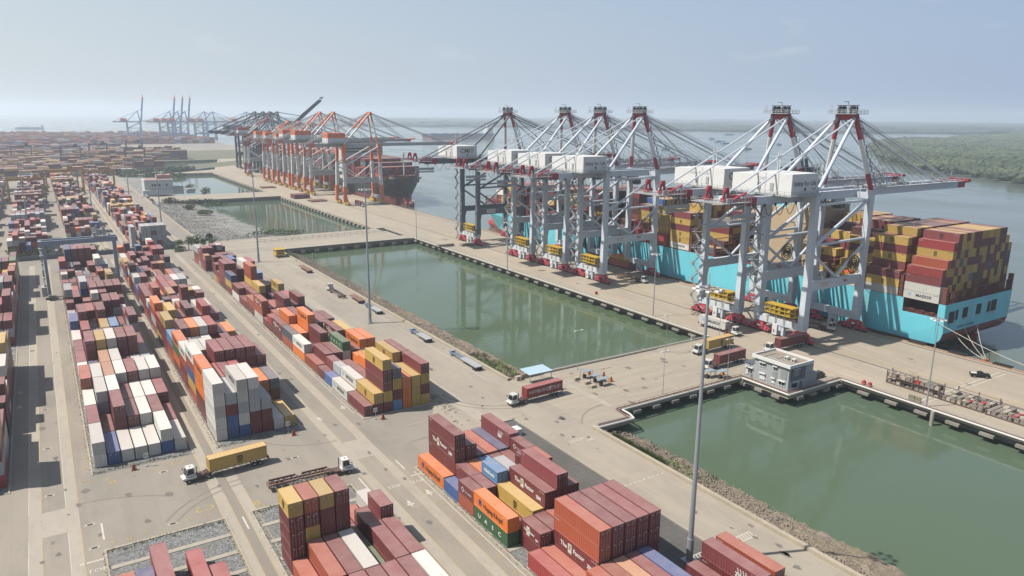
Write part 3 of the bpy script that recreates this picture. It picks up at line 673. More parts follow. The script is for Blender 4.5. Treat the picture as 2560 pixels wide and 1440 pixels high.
def star(b, cx, cz, r_):
    for k in range(7):
        a = 2*math.pi*k/7; b.quad((-0.012, cx+r_*0.5*math.cos(a)-0.16, cz+r_*0.5*math.sin(a)-0.16), (-0.012, cx+r_*0.5*math.cos(a)+0.16, cz+r_*0.5*math.sin(a)-0.16),
                            (-0.012, cx+r_*0.5*math.cos(a)+0.16, cz+r_*0.5*math.sin(a)+0.16), (-0.012, cx+r_*0.5*math.cos(a)-0.16, cz+r_*0.5*math.sin(a)+0.16))
EMB = {}
def emblem(o, kind, L, h):
    if (kind, L) not in EMB:
        b = MB()
        def sq(y, z, w_, hh, x=-0.012): b.quad((x, y+w_/2, z-hh/2), (x, y-w_/2, z-hh/2), (x, y-w_/2, z+hh/2), (x, y+w_/2, z+hh/2))
        if kind == 'star':   # pale square with a seven-pointed burst
            sq(L*0.83, h*0.55, 1.0, 1.0)
            m_ = [mat('pale_blue_square', (0.30, 0.52, 0.66), 0.6, var=0.03)]
        elif kind == 'hl':
            for dy, dz in ((-0.35, 0.3), (0.1, 0.42), (0.35, 0.05), (-0.1, -0.05), (-0.4, -0.35), (0.2, -0.4)): sq(L*0.80+dy, h*0.52+dz, 0.42, 0.42)
            m_ = [BLET]
        elif kind == 'z':
            sq(L*0.62, h*0.5, 1.0, 1.75); m_ = [mat('pale_card_mark', (0.68, 0.62, 0.48), 0.6, var=0.2, scale=3)]
        elif kind == 'zdots':
            for j in range(3):
                for i in range(4-(j == 2)): sq(L*0.30+0.9-0.55*i-0.1*j, h*0.72-0.27*j, 0.22, 0.2)
            m_ = [WLET]
        elif kind == 'ring':
            for k in range(10):
                a = 2*math.pi*k/10; sq(L*0.7+0.42*math.cos(a), h*0.5+0.42*math.sin(a), 0.2, 0.2)
            m_ = [WLET]
        EMB[(kind, L)] = b.mesh('logo', m_)
    e = bpy.data.objects.new('logo', EMB[(kind, L)]); COL.objects.link(e); e.parent = o
def marks(o, c):
    k = c['mark']; L = c['L']; h = c['h']; f = L/12.19
    if k is None:
        if c['c'] in 'MPTR' and rnd.random() < 0.55: text('CLHU'[:rnd.choice((3, 4))]+str(rnd.randint(100, 999)), 0.34, WLET, o, (-0.012, L-0.9, h*0.82), '-x')
        return
    if k == MS: text('MAERSK', 1.45*f, KLET, o, (-0.014, L*0.42, h*0.5), '-x', 1.05, bold=0.02); emblem(o, 'star', L, h)
    elif k == HL: text('Hapag-Lloyd', 1.35*f, KLET, o, (-0.014, L*0.42, h*0.48), '-x', 1.0, bold=0.03); emblem(o, 'hl', L, h)
    elif k == ZF:
        text('The', 1.15*f, WLET, o, (-0.014, L*0.76, h*0.5), '-x', bold=0.03); text('Factor', 1.15*f, WLET, o, (-0.014, L*0.42, h*0.5), '-x', bold=0.03)
        emblem(o, 'z', L, h)
        text('Z', 0.95*f, KLET, o, (-0.02, L*0.62, h*0.55), '-x', bold=0.03); text('ZIM', 0.9*f, WLET, o, (-0.014, L*0.17, h*0.3), '-x', bold=0.04)
    elif k == ZM: text('ZIM', 1.0, WLET, o, (-0.014, L*0.34, h*0.32), '-x', bold=0.05); emblem(o, 'zdots', L, h)
    elif k == SCM: text('m', 2.0, KLET, o, (-0.014, L*0.48, h*0.62), '-x', 0.8, bold=0.05); text('SC', 0.95, KLET, o, (-0.014, L*0.48, h*0.27), '-x', 1.0, bold=0.03)
    elif k == CAI: text('C.A.I 8000', 0.62, WLET, o, (-0.014, L*0.36, h*0.48), '-x'); emblem(o, 'ring', L, h)
    elif k == US:
        for i, ch in enumerate('UASC'): text(ch, 1.15, WLET, o, (-0.014, L*(0.82-0.2*i), h*0.48), '-x', 1.2, bold=0.03)
    elif k == ND: text('NileDutch', 0.95, WLET, o, (-0.014, L*0.5, h*0.5), '-x', bold=0.04)
    if h > 2.7 and k != US: text('CAXU '+str(rnd.randint(1000, 9999)), 0.3, WLET if c['c'] not in 'YW' else KLET, o, (-0.014, 1.1, h*0.85), '-x')
for c in ind:
    c['front'] = idx.get((c['b'], c['col'], c['s']-1), 0) <= c['tier']
    container(c)
# everything left over, one object
def boxmass(name, boxes, m_):
    """boxes: (x,y,z,sx,sy,sz,col)"""
    n = len(boxes); vs = []; fs = []; cols = []
    F = [(0, 3, 2, 1), (4, 5, 6, 7), (0, 1, 5, 4), (1, 2, 6, 5), (2, 3, 7, 6), (3, 0, 4, 7)]
    for i, (x, y, z, sx, sy, sz, c) in enumerate(boxes):
        o = 8*i; k = rnd.uniform(0.78, 1.18)
        vs += [(x, y, z), (x+sx, y, z), (x+sx, y+sy, z), (x, y+sy, z), (x, y, z+sz), (x+sx, y, z+sz), (x+sx, y+sy, z+sz), (x, y+sy, z+sz)]
        fs += [tuple(a+o for a in f) for f in F]; cc = [min(1, c[0]*k), min(1, c[1]*k), min(1, c[2]*k), 1.0]; cols += cc*24
    me = bpy.data.meshes.new(name); me.from_pydata(vs, [], fs)
    at = me.color_attributes.new('Col', 'FLOAT_COLOR', 'CORNER'); at.data.foreach_set('color', cols)
    me.materials.append(m_); o = bpy.data.objects.new(name, me); COL.objects.link(o); return o
boxes = []
for c in CONT:
    if id(c) in inds: continue
    boxes.append((c['x'], c['y'], c['z'], 2.44, c['L'], c['h'], CC[c['c']]))
    if c['y'] < 520 and c['vis']:   # door rods and posts as thin strips on the end that faces the near side
        k = 1.25 if c['c'] not in 'WYE' else 0.8; cc = tuple(min(1, q*k+0.02) for q in CC[c['c']]); dk = tuple(q*0.5 for q in CC[c['c']])
        for x_ in (0.42, 0.92, 1.52, 2.02): boxes.append((c['x']+x_, c['y']-0.05, c['z']+0.1, 0.05, 0.05, c['h']-0.2, cc))
        boxes.append((c['x']+1.2, c['y']-0.02, c['z']+0.1, 0.05, 0.03, c['h']-0.2, dk))
boxes += FAR
tag(boxmass('container_stacks', boxes, stuffmat()), 'long blocks of mixed coloured container stacks filling the yard and the terminal far behind', 'containers', kind='stuff')
# ---------------------------------------------------------------- quay cranes
STEEL = mat('crane_blue_grey', (0.62, 0.68, 0.76), 0.45, 0.0, 0.14, 0.3, dirt=(0.90, 0.89, 0.86), dirtamt=0.45)
STEELD = mat('crane_dark_slate', (0.13, 0.16, 0.19), 0.5, 0.0, 0.12, 0.3)
CRED = mat('crane_red', (0.40, 0.03, 0.045), 0.5, var=0.2, scale=0.4, dirt=(0.12, 0.05, 0.05))
CRED2 = mat('bogie_red', (0.60, 0.08, 0.12), 0.6, var=0.25, scale=0.5, dirt=(0.10, 0.05, 0.05))
CWHT = mat('crane_white', (0.74, 0.74, 0.73), 0.5, var=0.06, scale=0.3)
HWHT = mat('machinery_house_white', (0.80, 0.80, 0.79), 0.5, var=0.05, scale=0.15, dirt=(0.55, 0.53, 0.5), dirtamt=0.3)
CYEL = mat('crane_yellow', (0.58, 0.38, 0.03), 0.5, var=0.2, scale=0.5, dirt=(0.25, 0.14, 0.04))
BLK = mat('black_rubber', (0.03, 0.03, 0.03), 0.7)
GALV = mat('galvanised_steel', (0.45, 0.46, 0.47), 0.5, 0.1, 0.15, 0.6)
REEL = mat('reel_brown', (0.12, 0.09, 0.05), 0.6)
CORG = mat('crane_orange', (0.80, 0.17, 0.05), 0.5, var=0.15, scale=0.3)
CNAV = mat('crane_navy', (0.018, 0.035, 0.06), 0.5, var=0.15, scale=0.3)
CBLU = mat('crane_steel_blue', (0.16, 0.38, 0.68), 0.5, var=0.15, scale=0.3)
GG = 30.4
def banded(b, p, q, r, cuts, ks, n=8, box=False, w2=None):
    p = Vector(p); q = Vector(q); t0 = 0
    for t1, k in zip(list(cuts)+[1.0], ks):
        a = p.lerp(q, t0); c = p.lerp(q, t1)
        if box: b.bar(a, c, r, r, k=k)
        else: b.tube(a, c, r, n, k=k)
        t0 = t1
def sts(name, pal, H=50.0, AP=77.0, boomL=77, back=-37, boom='down', rich=True, ang=0, G=GG, HY=9.3, house=(-14.0, -1.0, -10, 14.5, 6.6)):
    """pal: steel, low, band, house, bogie, apexcols. local x: 0 = landside rail, y along the quay"""
    t = empty(name); S, BN, HS, BG = pal['steel'], pal['band'], pal['house'], pal['bogie']
    two = pal.get('legs')   # upper, middle, lower colours
    zs = 5.6
    for x in (0.0, G):
        for s in (-1, 1):
            b = MB(); y = s*HY; zp = 19.5
            lean = pal.get('lean', 0)*(1 if x == 0 else -1)*-1
            if two:
                ms = [two[0], two[1], two[2]]
                P = lambda z: (x+lean*(1-z/H), y*(1+0.12*(1-z/H)), z)
                b.bar(P(2.5), P(zp*0.8), 2.8, 2.4, k=2); b.bar(P(zp*0.8), P(H*0.70), 2.4, 2.2, k=1); b.bar(P(H*0.70), P(H), 2.2, 2.0, k=0)
            else:
                ms = [S]
                b.bar((x, y, zs), (x, y, zp), 3.0, 2.2, 2.6, 2.0, upv=(0, 1, 0)); b.bar((x, y, zp), (x, y, H+0.8), 2.2, 2.0, upv=(0, 1, 0))
                b.bar((x+(1.6 if x == 0 else -1.6), y, zp-0.5), (x+(0.2 if x == 0 else -0.2), y, zs+4), 1.6, 1.7, 0.2, 1.7, upv=(0, 1, 0))
            b.obj('leg', ms, t)
    for x in (0.0, G):
        b = MB(); b.bar((x, -HY-1.2, zs-0.3), (x, HY+1.2, zs-0.3), 1.9, 2.4)
        if rich:
            b.bar((x, -1.2, 3.4), (x, 1.2, 3.4), 1.5, 2.4); b.box(x-0.6, x+0.6, -2.2, -1.2, 0.6, 4.2); b.box(x-0.6, x+0.6, 0.4, 1.4, 0.6, 4.2)
        b.obj('sill_beam', pal.get('sill', S), t)
        b = MB(); b.bar((x, -HY, H-1.2), (x, HY, H-1.2), 1.6, 2.0); b.obj('cross_beam', S, t)
    for s in (-1, 1):
        b = MB(); y = s*HY
        b.bar((1, y, 19.6), (G-1, y, 19.6), 1.5, 3.2)
        b.obj('portal_beam', pal.get('portal', S), t)
        b = MB(); bk = [S, pal.get('brace2', S)]
        zm = 33.5
        if not two: b.tube((0, y, zm), (G, y, zm+0.4), 0.48, 8)
        if rich: b.tube((0, y, H-3), (G, y, H-2.6), 0.45, 8)
        b.tube((0, y, zm-1), (G, y, H-2), 0.62, 8, k=1 if two else 0)
        b.tube((0, y, zm-2), (G*0.5, y, 21.6), 0.5, 8, k=1 if two else 0); b.tube((G*0.5, y, 21.6), (G, y, zm-1), 0.5, 8, k=1 if two else 0)
        b.obj('brace', bk, t)
    # girders and boom
    zg = H-0.5
    b = MB()
    for s in (-1, 1):
        y = s*3.6
        b.k = 0
        for x0, x1, k in ((back+6, back+9, 0), (back+9, back+14, 1), (back+14, G+1.5, 0)): b.box(x0, x1, y-0.75, y+0.75, zg-1.7, zg+1.1, k)
        if rich: b.rail([(back+6, y+s*1.3, zg+1.1), (G, y+s*1.3, zg+1.1)], 1.1, 3.0, 0.09)
    b.k = 0
    for x in range(int(back)+8, int(G), 7): b.box(x, x+0.7, -3.0, 3.0, zg-0.4, zg+0.4)
    if rich:
        for x in range(-14, 28, 6): b.tube((x, -3.0, zg+0.2), (x+3, 3.0, zg+0.2), 0.12, 4)
    b.obj('back_girder', [S, BN], t)
    b = MB(); ca, sa = math.cos(R(ang)), math.sin(R(ang)); hx = G+2
    def BP(l, y, dz): return (hx+l*ca-dz*sa, y, zg+l*sa+dz*ca)
    for s in (-1, 1):
        y = s*3.6
        b.bar(BP(0, y, -0.2), BP(boomL-11, y, -0.2), 1.3, 2.6, k=0, upv=(-sa, 0, ca)); b.bar(BP(boomL-11, y, -0.2), BP(boomL-5.5, y, -0.2), 1.34, 2.64, k=1, upv=(-sa, 0, ca))
        b.bar(BP(boomL-5.5, y, 0.3), BP(boomL, y, 0.9), 0.5, 0.6, k=1)
        if rich:
            b.k = 0; b.rail([BP(1, y+s*1.3, 1.1), BP(boomL-8, y+s*1.3, 1.1)], 1.1, 3.2, 0.09)
            b.bar(BP(1, y+s*1.0, 1.15), BP(boomL-8, y+s*1.0, 1.15), 0.8, 0.06, k=0)
    for l in range(4, int(boomL)-5, 8):
        b.bar(BP(l, -3, 0), BP(l, 3, 0), 0.6, 0.8, k=0)
        if rich: b.tube(BP(l, -3, 0.5), BP(min(l+8, boomL-6), 3, 0.5), 0.12, 4, k=0)
    b.bar(BP(boomL-2, -4, 1.0), BP(boomL-2, 4, 1.0), 1.6, 1.4, k=1)
    b.obj('boom', [S, BN], t)
    if rich:   # boom-top fittings
        b = MB(); b.bar(BP(3, 0, 1.2), BP(boomL-2, 0, 1.2), 1.2, 0.1)
        for l, y in ((6, 2), (14, -2), (22, 2), (30, -1)):
            b.bar(BP(l, 0, 1.15), BP(l, y, 1.15), 0.3, 0.1)
            for dx in (-0.7, 0.7):
                for dy in (-0.7, 0.7): b.bar(BP(l+dx, y+dy, 1), BP(l+dx, y+dy, 7.5 if l in (14, 22) else 4), 0.14, 0.14)
            for z in (2.5, 4, 5.5, 7.3):
                if z < 4.2 or l in (14, 22): b.box(BP(l, y, 0)[0]-0.9, BP(l, y, 0)[0]+0.9, y-0.9, y+0.9, zg+z, zg+z+0.12)
        for l in (38, 50, 60, 68, boomL-2):
            p = BP(l, 3.4, 1); b.bar(p, (p[0], p[1], p[2]+3.2), 0.16, 0.16); b.bar((p[0], p[1], p[2]+3.2), (p[0]+2.2, p[1], p[2]+3.4), 0.3, 0.12)
        rr_ = random.Random(9)
        for i in range(26):
            l = rr_.uniform(2, 40); p = BP(l, rr_.uniform(-2.6, 2.6), 0.6); s_ = rr_.uniform(0.5, 1.3)
            b.box(p[0]-s_, p[0]+s_, p[1]-s_*0.5, p[1]+s_*0.5, p[2], p[2]+s_*1.2)
        b.obj('boom_platforms', GALV, t)
    # apex frame
    ax = G-4.4 if not pal.get('single') else G-4
    b = MB(); cols = pal['apex']
    for s in (-1, 1): banded(b, (G, s*(HY if rich else 6), H+0.8), (ax, s*3.2, AP-1.2), 0.85 if rich else 0.75, pal.get('cuts', (0.22, 0.68)), (0, 1, 0))
    b.box(ax-0.8, ax+0.8, -4, 4, AP-2.6, AP-0.6, 0)
    b.obj('apex_frame', cols, t)
    if rich:
        b = MB(); b.box(ax-3.2, ax+3.4, -5.5, 5.5, AP-0.6, AP-0.4)
        b.k = 0; b.rail([(ax-3.2, -5.5, AP-0.4), (ax+3.4, -5.5, AP-0.4), (ax+3.4, 5.5, AP-0.4), (ax-3.2, 5.5, AP-0.4), (ax-3.2, -5.5, AP-0.4)], 1.2, 1.3, 0.1)
        for y in (-2.2, 2.2):
            b.tube((ax-1.2, y-0.4, AP+1.2), (ax-1.2, y+0.4, AP+1.2), 0.95, 10, k=1); b.tube((ax+1.2, y-0.4, AP+1.2), (ax+1.2, y+0.4, AP+1.2), 0.95, 10, k=1)
            b.box(ax-1.6, ax+1.6, y-0.7, y-0.6, AP-0.4, AP+1.2); b.box(ax-1.6, ax+1.6, y+0.6, y+0.7, AP-0.4, AP+1.2); b.box(ax-1.9, ax+1.9, y-0.8, y+0.8, AP+2.2, AP+2.45, 1)
        b.bar((ax, 0, AP), (ax, 0, AP+3.6), 0.2, 0.2); b.bar((ax-2.5, 0, AP+3.6), (ax, 0, AP+3.6), 0.3, 0.2)
        for y in (-4.8, 4.4, 5.2): b.bar((ax-2.6, y, AP), (ax-2.6, y, AP+2.6), 0.09, 0.09)
        b.prism([(ax+2.6, 3.0), (ax+5.0, 3.6), (ax+5.0, 5.0), (ax+2.6, 5.4)], AP-2.4, AP+0.6)
        b.obj('apex_platform', [GALV, BLK], t)
        # column ladder
        b = MB()
        for i in range(10):
            f = i/9; x = G+(ax-G)*f+1.3; y = -(HY+(3.2-HY)*f); z = H+2+(AP-4-H-2)*f
            b.box(x, x+1.6, y-0.8, y+0.8, z, z+0.1); b.bar((x+0.2, y-0.7, z), (x+1.4+(0.3 if i % 2 else -0.3), y+0.7, z+2.4), 0.5, 0.08)
            for q in (-0.8, 0.8): b.bar((x+1.6, y+q, z), (x+1.6, y+q, z+1.1), 0.09, 0.09)
            b.bar((x+1.6, y-0.8, z+1.1), (x+1.6, y+0.8, z+1.1), 0.09, 0.09)
        b.obj('column_ladder', GALV, t)
    # stays
    r1, r2_ = (0.62, 0.30) if rich else (0.75, 0.36)
    bs = pal.get('stay', [S, S])
    for s in (-1, 1):
        b = MB(); p = (ax, s*3.2, AP-1.5); q = (0.2, s*(HY-0.5), H+0.3)
        banded(b, p, q, r1, (0.5,), (0, 1)); b.obj('leg_stay', bs, t)
        b = MB(); b.tube(p, (back+8, s*3.6, zg+1.2), r2_, 6); b.obj('back_stay', S, t)
        b = MB()
        if boom == 'down':
            b.tube(p, BP(boomL-14, s*3.6, 1), r2_*0.85, 6); b.tube((p[0], p[1]*0.75, p[2]), BP(boomL-14, s*2.6, 1), 0.14, 4)
            b.tube(p, BP(boomL*0.38, s*3.6, 1), r2_*0.8, 6)
        else:
            mid = BP(boomL*0.45, s*3.6, 1.5); b.tube(p, mid, r2_*0.8, 6); b.tube(mid, BP(boomL-14, s*3.6, 1), r2_*0.8, 6)
        b.obj('fore_stay', S, t)
    if rich:
        b = MB()
        for i in range(8): b.tube((ax+0.5, -2.1+i*0.6, AP-0.2), BP(18+i*5.5, -2.1+i*0.6, 1.6), 0.055, 3, caps=False)
        for i in range(4): b.tube((ax+0.5, -1.5+i, AP), BP(boomL-9-i*1.5, -1.5+i, 1.6), 0.07, 3, caps=False)
        b.obj('hoist_ropes', BLK, t)
    # machinery house
    hx0, hx1, hy0, hy1, hh = house; zb = zg+1.6; b = MB(); ms = HS
    if rich:
        b.box(hx0, hx1, hy0, hy0+15.5, zb, zb+hh, 0); b.box(hx0+0.8, hx1-0.6, hy0+15.5, hy1, zb, zb+hh-0.9, 0)
        b.box(hx0-0.02, hx0, hy0+5.0, hy0+5.25, zb, zb+hh, 1); b.box(hx0-0.02, hx0, hy0+10.0, hy0+10.25, zb, zb+hh, 1)
        for yy in (7.5, 12.5): b.box(hx0-0.25, hx0, hy0+yy-0.6, hy0+yy+0.6, zb+1.0, zb+3.4, 1)
        b.box(hx0+6.5, hx0+7.3, hy0-0.02, hy0, zb+1.2, zb+2.2, 2)
        for ax_, y_ in ((hx0+4, hy0+9), (hx0+9, hy0+12)):
            b.bar((ax_, y_, zb+hh), (ax_, y_, zb+hh+6.5), 0.22, 0.22); b.bar((ax_-1.2, y_, zb+hh+5), (ax_+1.2, y_, zb+hh+5), 0.5, 0.3)
    else:
        b.box(hx0, hx1, hy0, hy1, zb, zb+hh*0.5, 0); b.box(hx0-0.02, hx1+0.02, hy0-0.02, hy1+0.02, zb+hh*0.5, zb+hh, 1)
        for yy in (0.3, 0.65): b.box(hx0-0.08, hx0-0.02, hy0+(hy1-hy0)*yy-0.5, hy0+(hy1-hy0)*yy+0.5, zb+hh*0.6, zb+hh*0.85, 2)
        for yy in (0.25, 0.6): b.box(hx0+(hx1-hx0)*yy, hx0+(hx1-hx0)*yy+1.0, hy0-0.08, hy0-0.02, zb+hh*0.6, zb+hh*0.85, 2)
    ho = b.obj('machinery_house', ms, t)
    b = MB(); b.box(hx0-1.5, hx1+1.2, hy0-1.2, hy1+1.0, zb-0.45, zb-0.05)
    b.rail([(hx0-1.5, hy1+1, zb-0.05), (hx0-1.5, hy0-1.2, zb-0.05), (hx1+1.2, hy0-1.2, zb-0.05)], 1.1, 2.4, 0.1)
    b.obj('house_platform', GALV, t)
    # back platform with sheave towers and hanging gallery
    if rich:
        for y in (-4.0, 3.0):
            b = MB()
            for dx in (-0.9, 0.9): b.bar((back+dx*1.4, y, zg+0.5), (back+dx*0.4, y, zg+4.6), 0.38, 0.8)
            b.tube((back, y-0.5, zg+3.7), (back, y+0.5, zg+3.7), 0.95, 10); b.box(back-1.4, back+1.4, y-0.9, y+0.9, zg+0.3, zg+1.4); b.obj('sheave_tower', CRED, t)
        b = MB(); b.box(back+3, back+8, -4.6, -3.2, zg-1.0, zg+0.8); b.bar((back+3, -4, zg+0.6), (back+9, -4, zg+2.6), 1.0, 0.5)
        b.obj('back_bracket', CRED, t)
        b = MB(); b.box(back-4, back+9, -6.5, 6.5, zg-0.2, zg)
        b.k = 0; b.rail([(back-4, 6.5, zg), (back-4, -6.5, zg), (back+9, -6.5, zg)], 1.2, 1.4, 0.1)
        b.box(back-1.5, back+10, -7.4, -6.3, zg-6.0, zg-5.7)
        for x in range(int(back)-1, int(back)+11, 2): b.bar((x, -7.4, zg-5.8), (x, -7.4, zg-3.2), 0.14, 0.14); b.bar((x, -6.4, zg-5.8), (x, -6.4, zg-0.2), 0.14, 0.14)
        b.box(back-1.5, back+10, -7.45, -7.35, zg-4.6, zg-3.4); b.box(back-1.5, back+10, -7.45, -7.35, zg-5.8, zg-5.2)
        b.box(back-1, back+1.2, -5.6, -3.4, zg, zg+1.4)
        b.obj('back_gallery', GALV, t)
        # stair tower beside the landside leg
        b = MB(); x0 = -2.6; yl_ = HY+1.3
        zz = 1.0; i = 0
        while zz < H-3:
            z1 = zz+3.1; ya, yb = (yl_-1.6, yl_+1.6) if i % 2 else (yl_+1.6, yl_-1.6)
            b.bar((x0-0.6, ya, zz), (x0-0.6, yb, z1), 0.8, 0.14); b.box(x0-1.3, x0+0.6, yb-0.7, yb+0.7, z1-0.06, z1+0.06)
            b.bar((x0-1.1, ya, zz+1.0), (x0-1.1, yb, z1+1.0), 0.08, 0.08)
            for q in (-0.7, 0.7): b.bar((x0-1.3, yb+q, z1), (x0-1.3, yb+q, z1+1.1), 0.08, 0.08)
            b.bar((x0-1.3, yb-0.7, z1+1.1), (x0-1.3, yb+0.7, z1+1.1), 0.08, 0.08); b.bar((x0+0.5, yb, z1), (-1.0, HY, z1), 0.16, 0.16)
            zz = z1; i += 1
        b.obj('stair_tower', GALV, t)
        # yellow cage on the sill
        b = MB(); x0, x1, y0, y1, z0, z1 = -1.6, 1.6, -7.0, 5.4, 8.2, 11.2
        for z in (z0, z1, (z0+z1)/2):
            for x in (x0, x1): b.bar((x, y0, z), (x, y1, z), 0.28, 0.28)
            for y in (y0, y1): b.bar((x0, y, z), (x1, y, z), 0.28, 0.28)
        n = 6
        for i in range(n+1):
            y = y0+(y1-y0)*i/n
            for x in (x0, x1): b.bar((x, y, z0), (x, y, z1), 0.25, 0.25)
            b.bar((x0, y, z1), (x1, y, z1), 0.22, 0.22)
        b.box(x0, x1, y0, y1, z0-0.1, z0+0.1); b.box(x0, x1, y0+0.3, y1-0.3, z1, z1+0.1)
        for i in (1, 3, 4): b.box(x0+0.4, x1-0.4, y0+2*i+0.2, y0+2*i+1.6, z0+0.3, z1-0.5)
        for y in (-6, -2.5, 1, 4.5): b.bar((-1.2, y, 4.6), (-1.2, y-0.5, z0), 0.12, 0.12); b.bar((-1.2, y, 4.6), (-1.2, y+0.5, z0), 0.12, 0.12)
        b.obj('yellow_cage', CYEL, t)
        b = MB(); b.box(-1.35, 0.5, 0.0, 2.0, 0.5, 4.3); b.box(-1.4, -1.35, 0.3, 0.7, 1.3, 2.4); b.box(-1.4, -1.35, 1.0, 1.4, 1.3, 2.4, 1)
        b.obj('switch_cabin', [CWHT, BLK], t)
        # cable reel
        b = MB()
        for k in range(20):
            a = 2*math.pi*k/20; c = a+2*math.pi/20
            for R_ in (3.1, 2.2, 1.5): b.bar((23.5+R_*math.cos(a), -HY-1.0, 25.2+R_*math.sin(a)), (23.5+R_*math.cos(c), -HY-1.0, 25.2+R_*math.sin(c)), 0.28, 0.3)
            if k % 2: b.bar((23.5, -HY-1.2, 25.2), (23.5+3.4*math.cos(a), -HY-1.2, 25.2+3.4*math.sin(a)), 0.12, 0.12)
        b.tube((23.5, -HY-1.5, 25.2), (23.5, -HY, 25.2), 0.7, 10); b.obj('cable_reel', REEL, t)
        # trolley, cab, spreader festoon
        b = MB(); b.box(G-13, G-7, -4.4, 4.4, zg-2.6, zg-1.8); b.box(G-6.6, G-4.0, -2.6, 0.2, zg-6.0, zg-2.6); b.box(G-12, G-8, -3.2, 3.2, zg-4.0, zg-2.6)
        b.obj('trolley', [GALV], t)
        b = MB(); b.box(G-6.7, G-3.9, -2.7, 0.3, zg-5.6, zg-4.0); b.obj('cab_glass', mat('cab_glass', (0.03, 0.05, 0.06), 0.1), t)
        b = MB()
        for i in range(9):
            x = -30+i*5.2
            for j in range(6):
                f0, f1 = j/6, (j+1)/6; dz = lambda f: -3.6*(1-(2*f-1)**2)
                b.bar((x+4.6*f0, -4.9, zg-1.6+dz(f0)), (x+4.6*f1, -4.9, zg-1.6+dz(f1)), 0.14, 0.14)
            b.box(x-0.2, x+0.2, -5.1, -4.7, zg-2.2, zg-1.2)
        b.obj('festoon_cable', BLK, t)
    # bogies
    for x in (0.0, G):
        for s in (-1, 1):
            b = MB(); cyy = s*HY
            if rich:
                cyy = s*(HY-0.3)
                b.prism([(x-0.9, cyy-1.2), (x+0.9, cyy-1.2), (x+0.9, cyy+1.2), (x-0.9, cyy+1.2)], 3.4, 4.4)
                b.bar((x, cyy, 3.6), (x, cyy-2.6, 2.6), 1.6, 1.5); b.bar((x, cyy, 3.6), (x, cyy+2.6, 2.6), 1.6, 1.5)
                for q in (-1, 1):
                    for q2 in (-1, 1):
                        yc = cyy+q*2.7+q2*1.25
                        b.bar((x, cyy+q*2.7, 2.3), (x, yc, 1.3), 1.3, 1.0); b.box(x-0.75, x+0.75, yc-1.0, yc+1.0, 0.75, 1.5)
                        for w_ in (-0.5, 0.5): b.tube((x-0.3, yc+w_, 0.42), (x+0.3, yc+w_, 0.42), 0.38, 10, k=1)
                        b.box(x-1.0, x-0.75, yc-0.3, yc+0.3, 0.9, 1.9)
            else:
                b.box(x-1, x+1, cyy*1.12-5, cyy*1.12+5, 0.6, 2.8); b.box(x-1.1, x+1.1, cyy*1.12-2, cyy*1.12+2, 2.8, 4.0)
            b.obj('bogie', [BG, BLK], t)
    if rich:
        b = MB(); b.box(5.5, 11.5, -HY-0.8, -HY-0.76, 18.6, 21.0); sg = b.obj('sign_plate', CWHT, t)
        lt = mat('red_lettering', (0.30, 0.10, 0.10), 0.6)
        text('SWL UNDER SPREADER 65T', 0.52, lt, sg, (8.5, -HY-0.83, 20.4), '-y'); text('LIFTING BEAM 80T', 0.52, lt, sg, (8.5, -HY-0.83, 19.8), '-y'); text('SPEED 240 M/MIN', 0.52, lt, sg, (8.5, -HY-0.83, 19.2), '-y')
        b = MB(); b.box(18.3, 21.8, -HY-0.8, -HY-0.76, 18.9, 20.6); sg = b.obj('maker_plate', CWHT, t)
        text('TRSC', 1.3, CRED, sg, (20.05, -HY-0.83, 19.75), '-y', 0.95, bold=0.05)
    return t
WSTEEL = dict(steel=STEEL, band=CRED, house=[HWHT, GALV, BLK], bogie=CRED2, apex=[CRED, CWHT])
DSTEEL = dict(steel=STEELD, band=CRED, house=[HWHT, GALV, BLK], bogie=CRED2, apex=[CRED, CWHT], sill=STEEL)
c1 = sts('ship_to_shore_crane', WSTEEL); 
bpy.context.view_layer.update(); snapshot(c1)
RX = 213.6
GSTS = 'blue-grey ship-to-shore cranes along the quay'
LK = mat('grey_lettering', (0.12, 0.13, 0.15), 0.6)
cranes = []
for i, (yy, lab) in enumerate(((159, 'nearest blue-grey quay crane with red apex, over the stern of the turquoise ship'), (186.6, 'second nearest blue-grey quay crane, just behind the stern crane'),
        (265.5, 'blue-grey quay crane at the near end of the middle trio, truck under it'), (294.5, 'middle crane of the three close together blue-grey cranes'),
        (323.7, 'blue-grey quay crane at the far end of the middle trio'))):
    o = c1 if i == 0 else dup(c1, (RX, yy, 0)); o.location = (RX, yy, 0)
    tag(o, lab, 'quay crane', GSTS); cranes.append(o)
c6 = sts('ship_to_shore_crane', DSTEEL); c6.location = (RX, 381, 0); tag(c6, 'dark slate quay crane standing apart at the bow of the turquoise ship', 'quay crane', GSTS); cranes.append(c6)
for i, o in enumerate(cranes):
    hx, hy, hz = -7.4, -10.06, 54.6
    if i in (0, 2):
        text('Safety for Life', 2.15, LK, o, (hx, hy, hz), '-y', 0.95, bold=0.03)
        b = MB()
        for k in range(7): a = R(200+k*23); b.bar((hx+4.6+1.1*math.cos(a), hy, hz-0.9+1.1*math.sin(a)), (hx+4.6+1.1*math.cos(a+R(23)), hy, hz-0.9+1.1*math.sin(a+R(23))), 0.02, 0.22)
        b.obj('smile_mark', LK, o)
    else: text('CMIT', 3.4, LK, o, (hx, hy, hz+0.3), '-y', 1.1, bold=0.05)
    text('CMIT' if i in (0, 2) else 'Safety for Life', 1.7, mat('faint_grey_lettering', (0.5, 0.5, 0.51), 0.6), o, (-14.05, 1.5, 55.6), '-x', 1.0)
    text('Cai Mep International Terminal', 1.5, CWHT, o, (GG+50, -4.28, 49.4), '-y', 1.05)
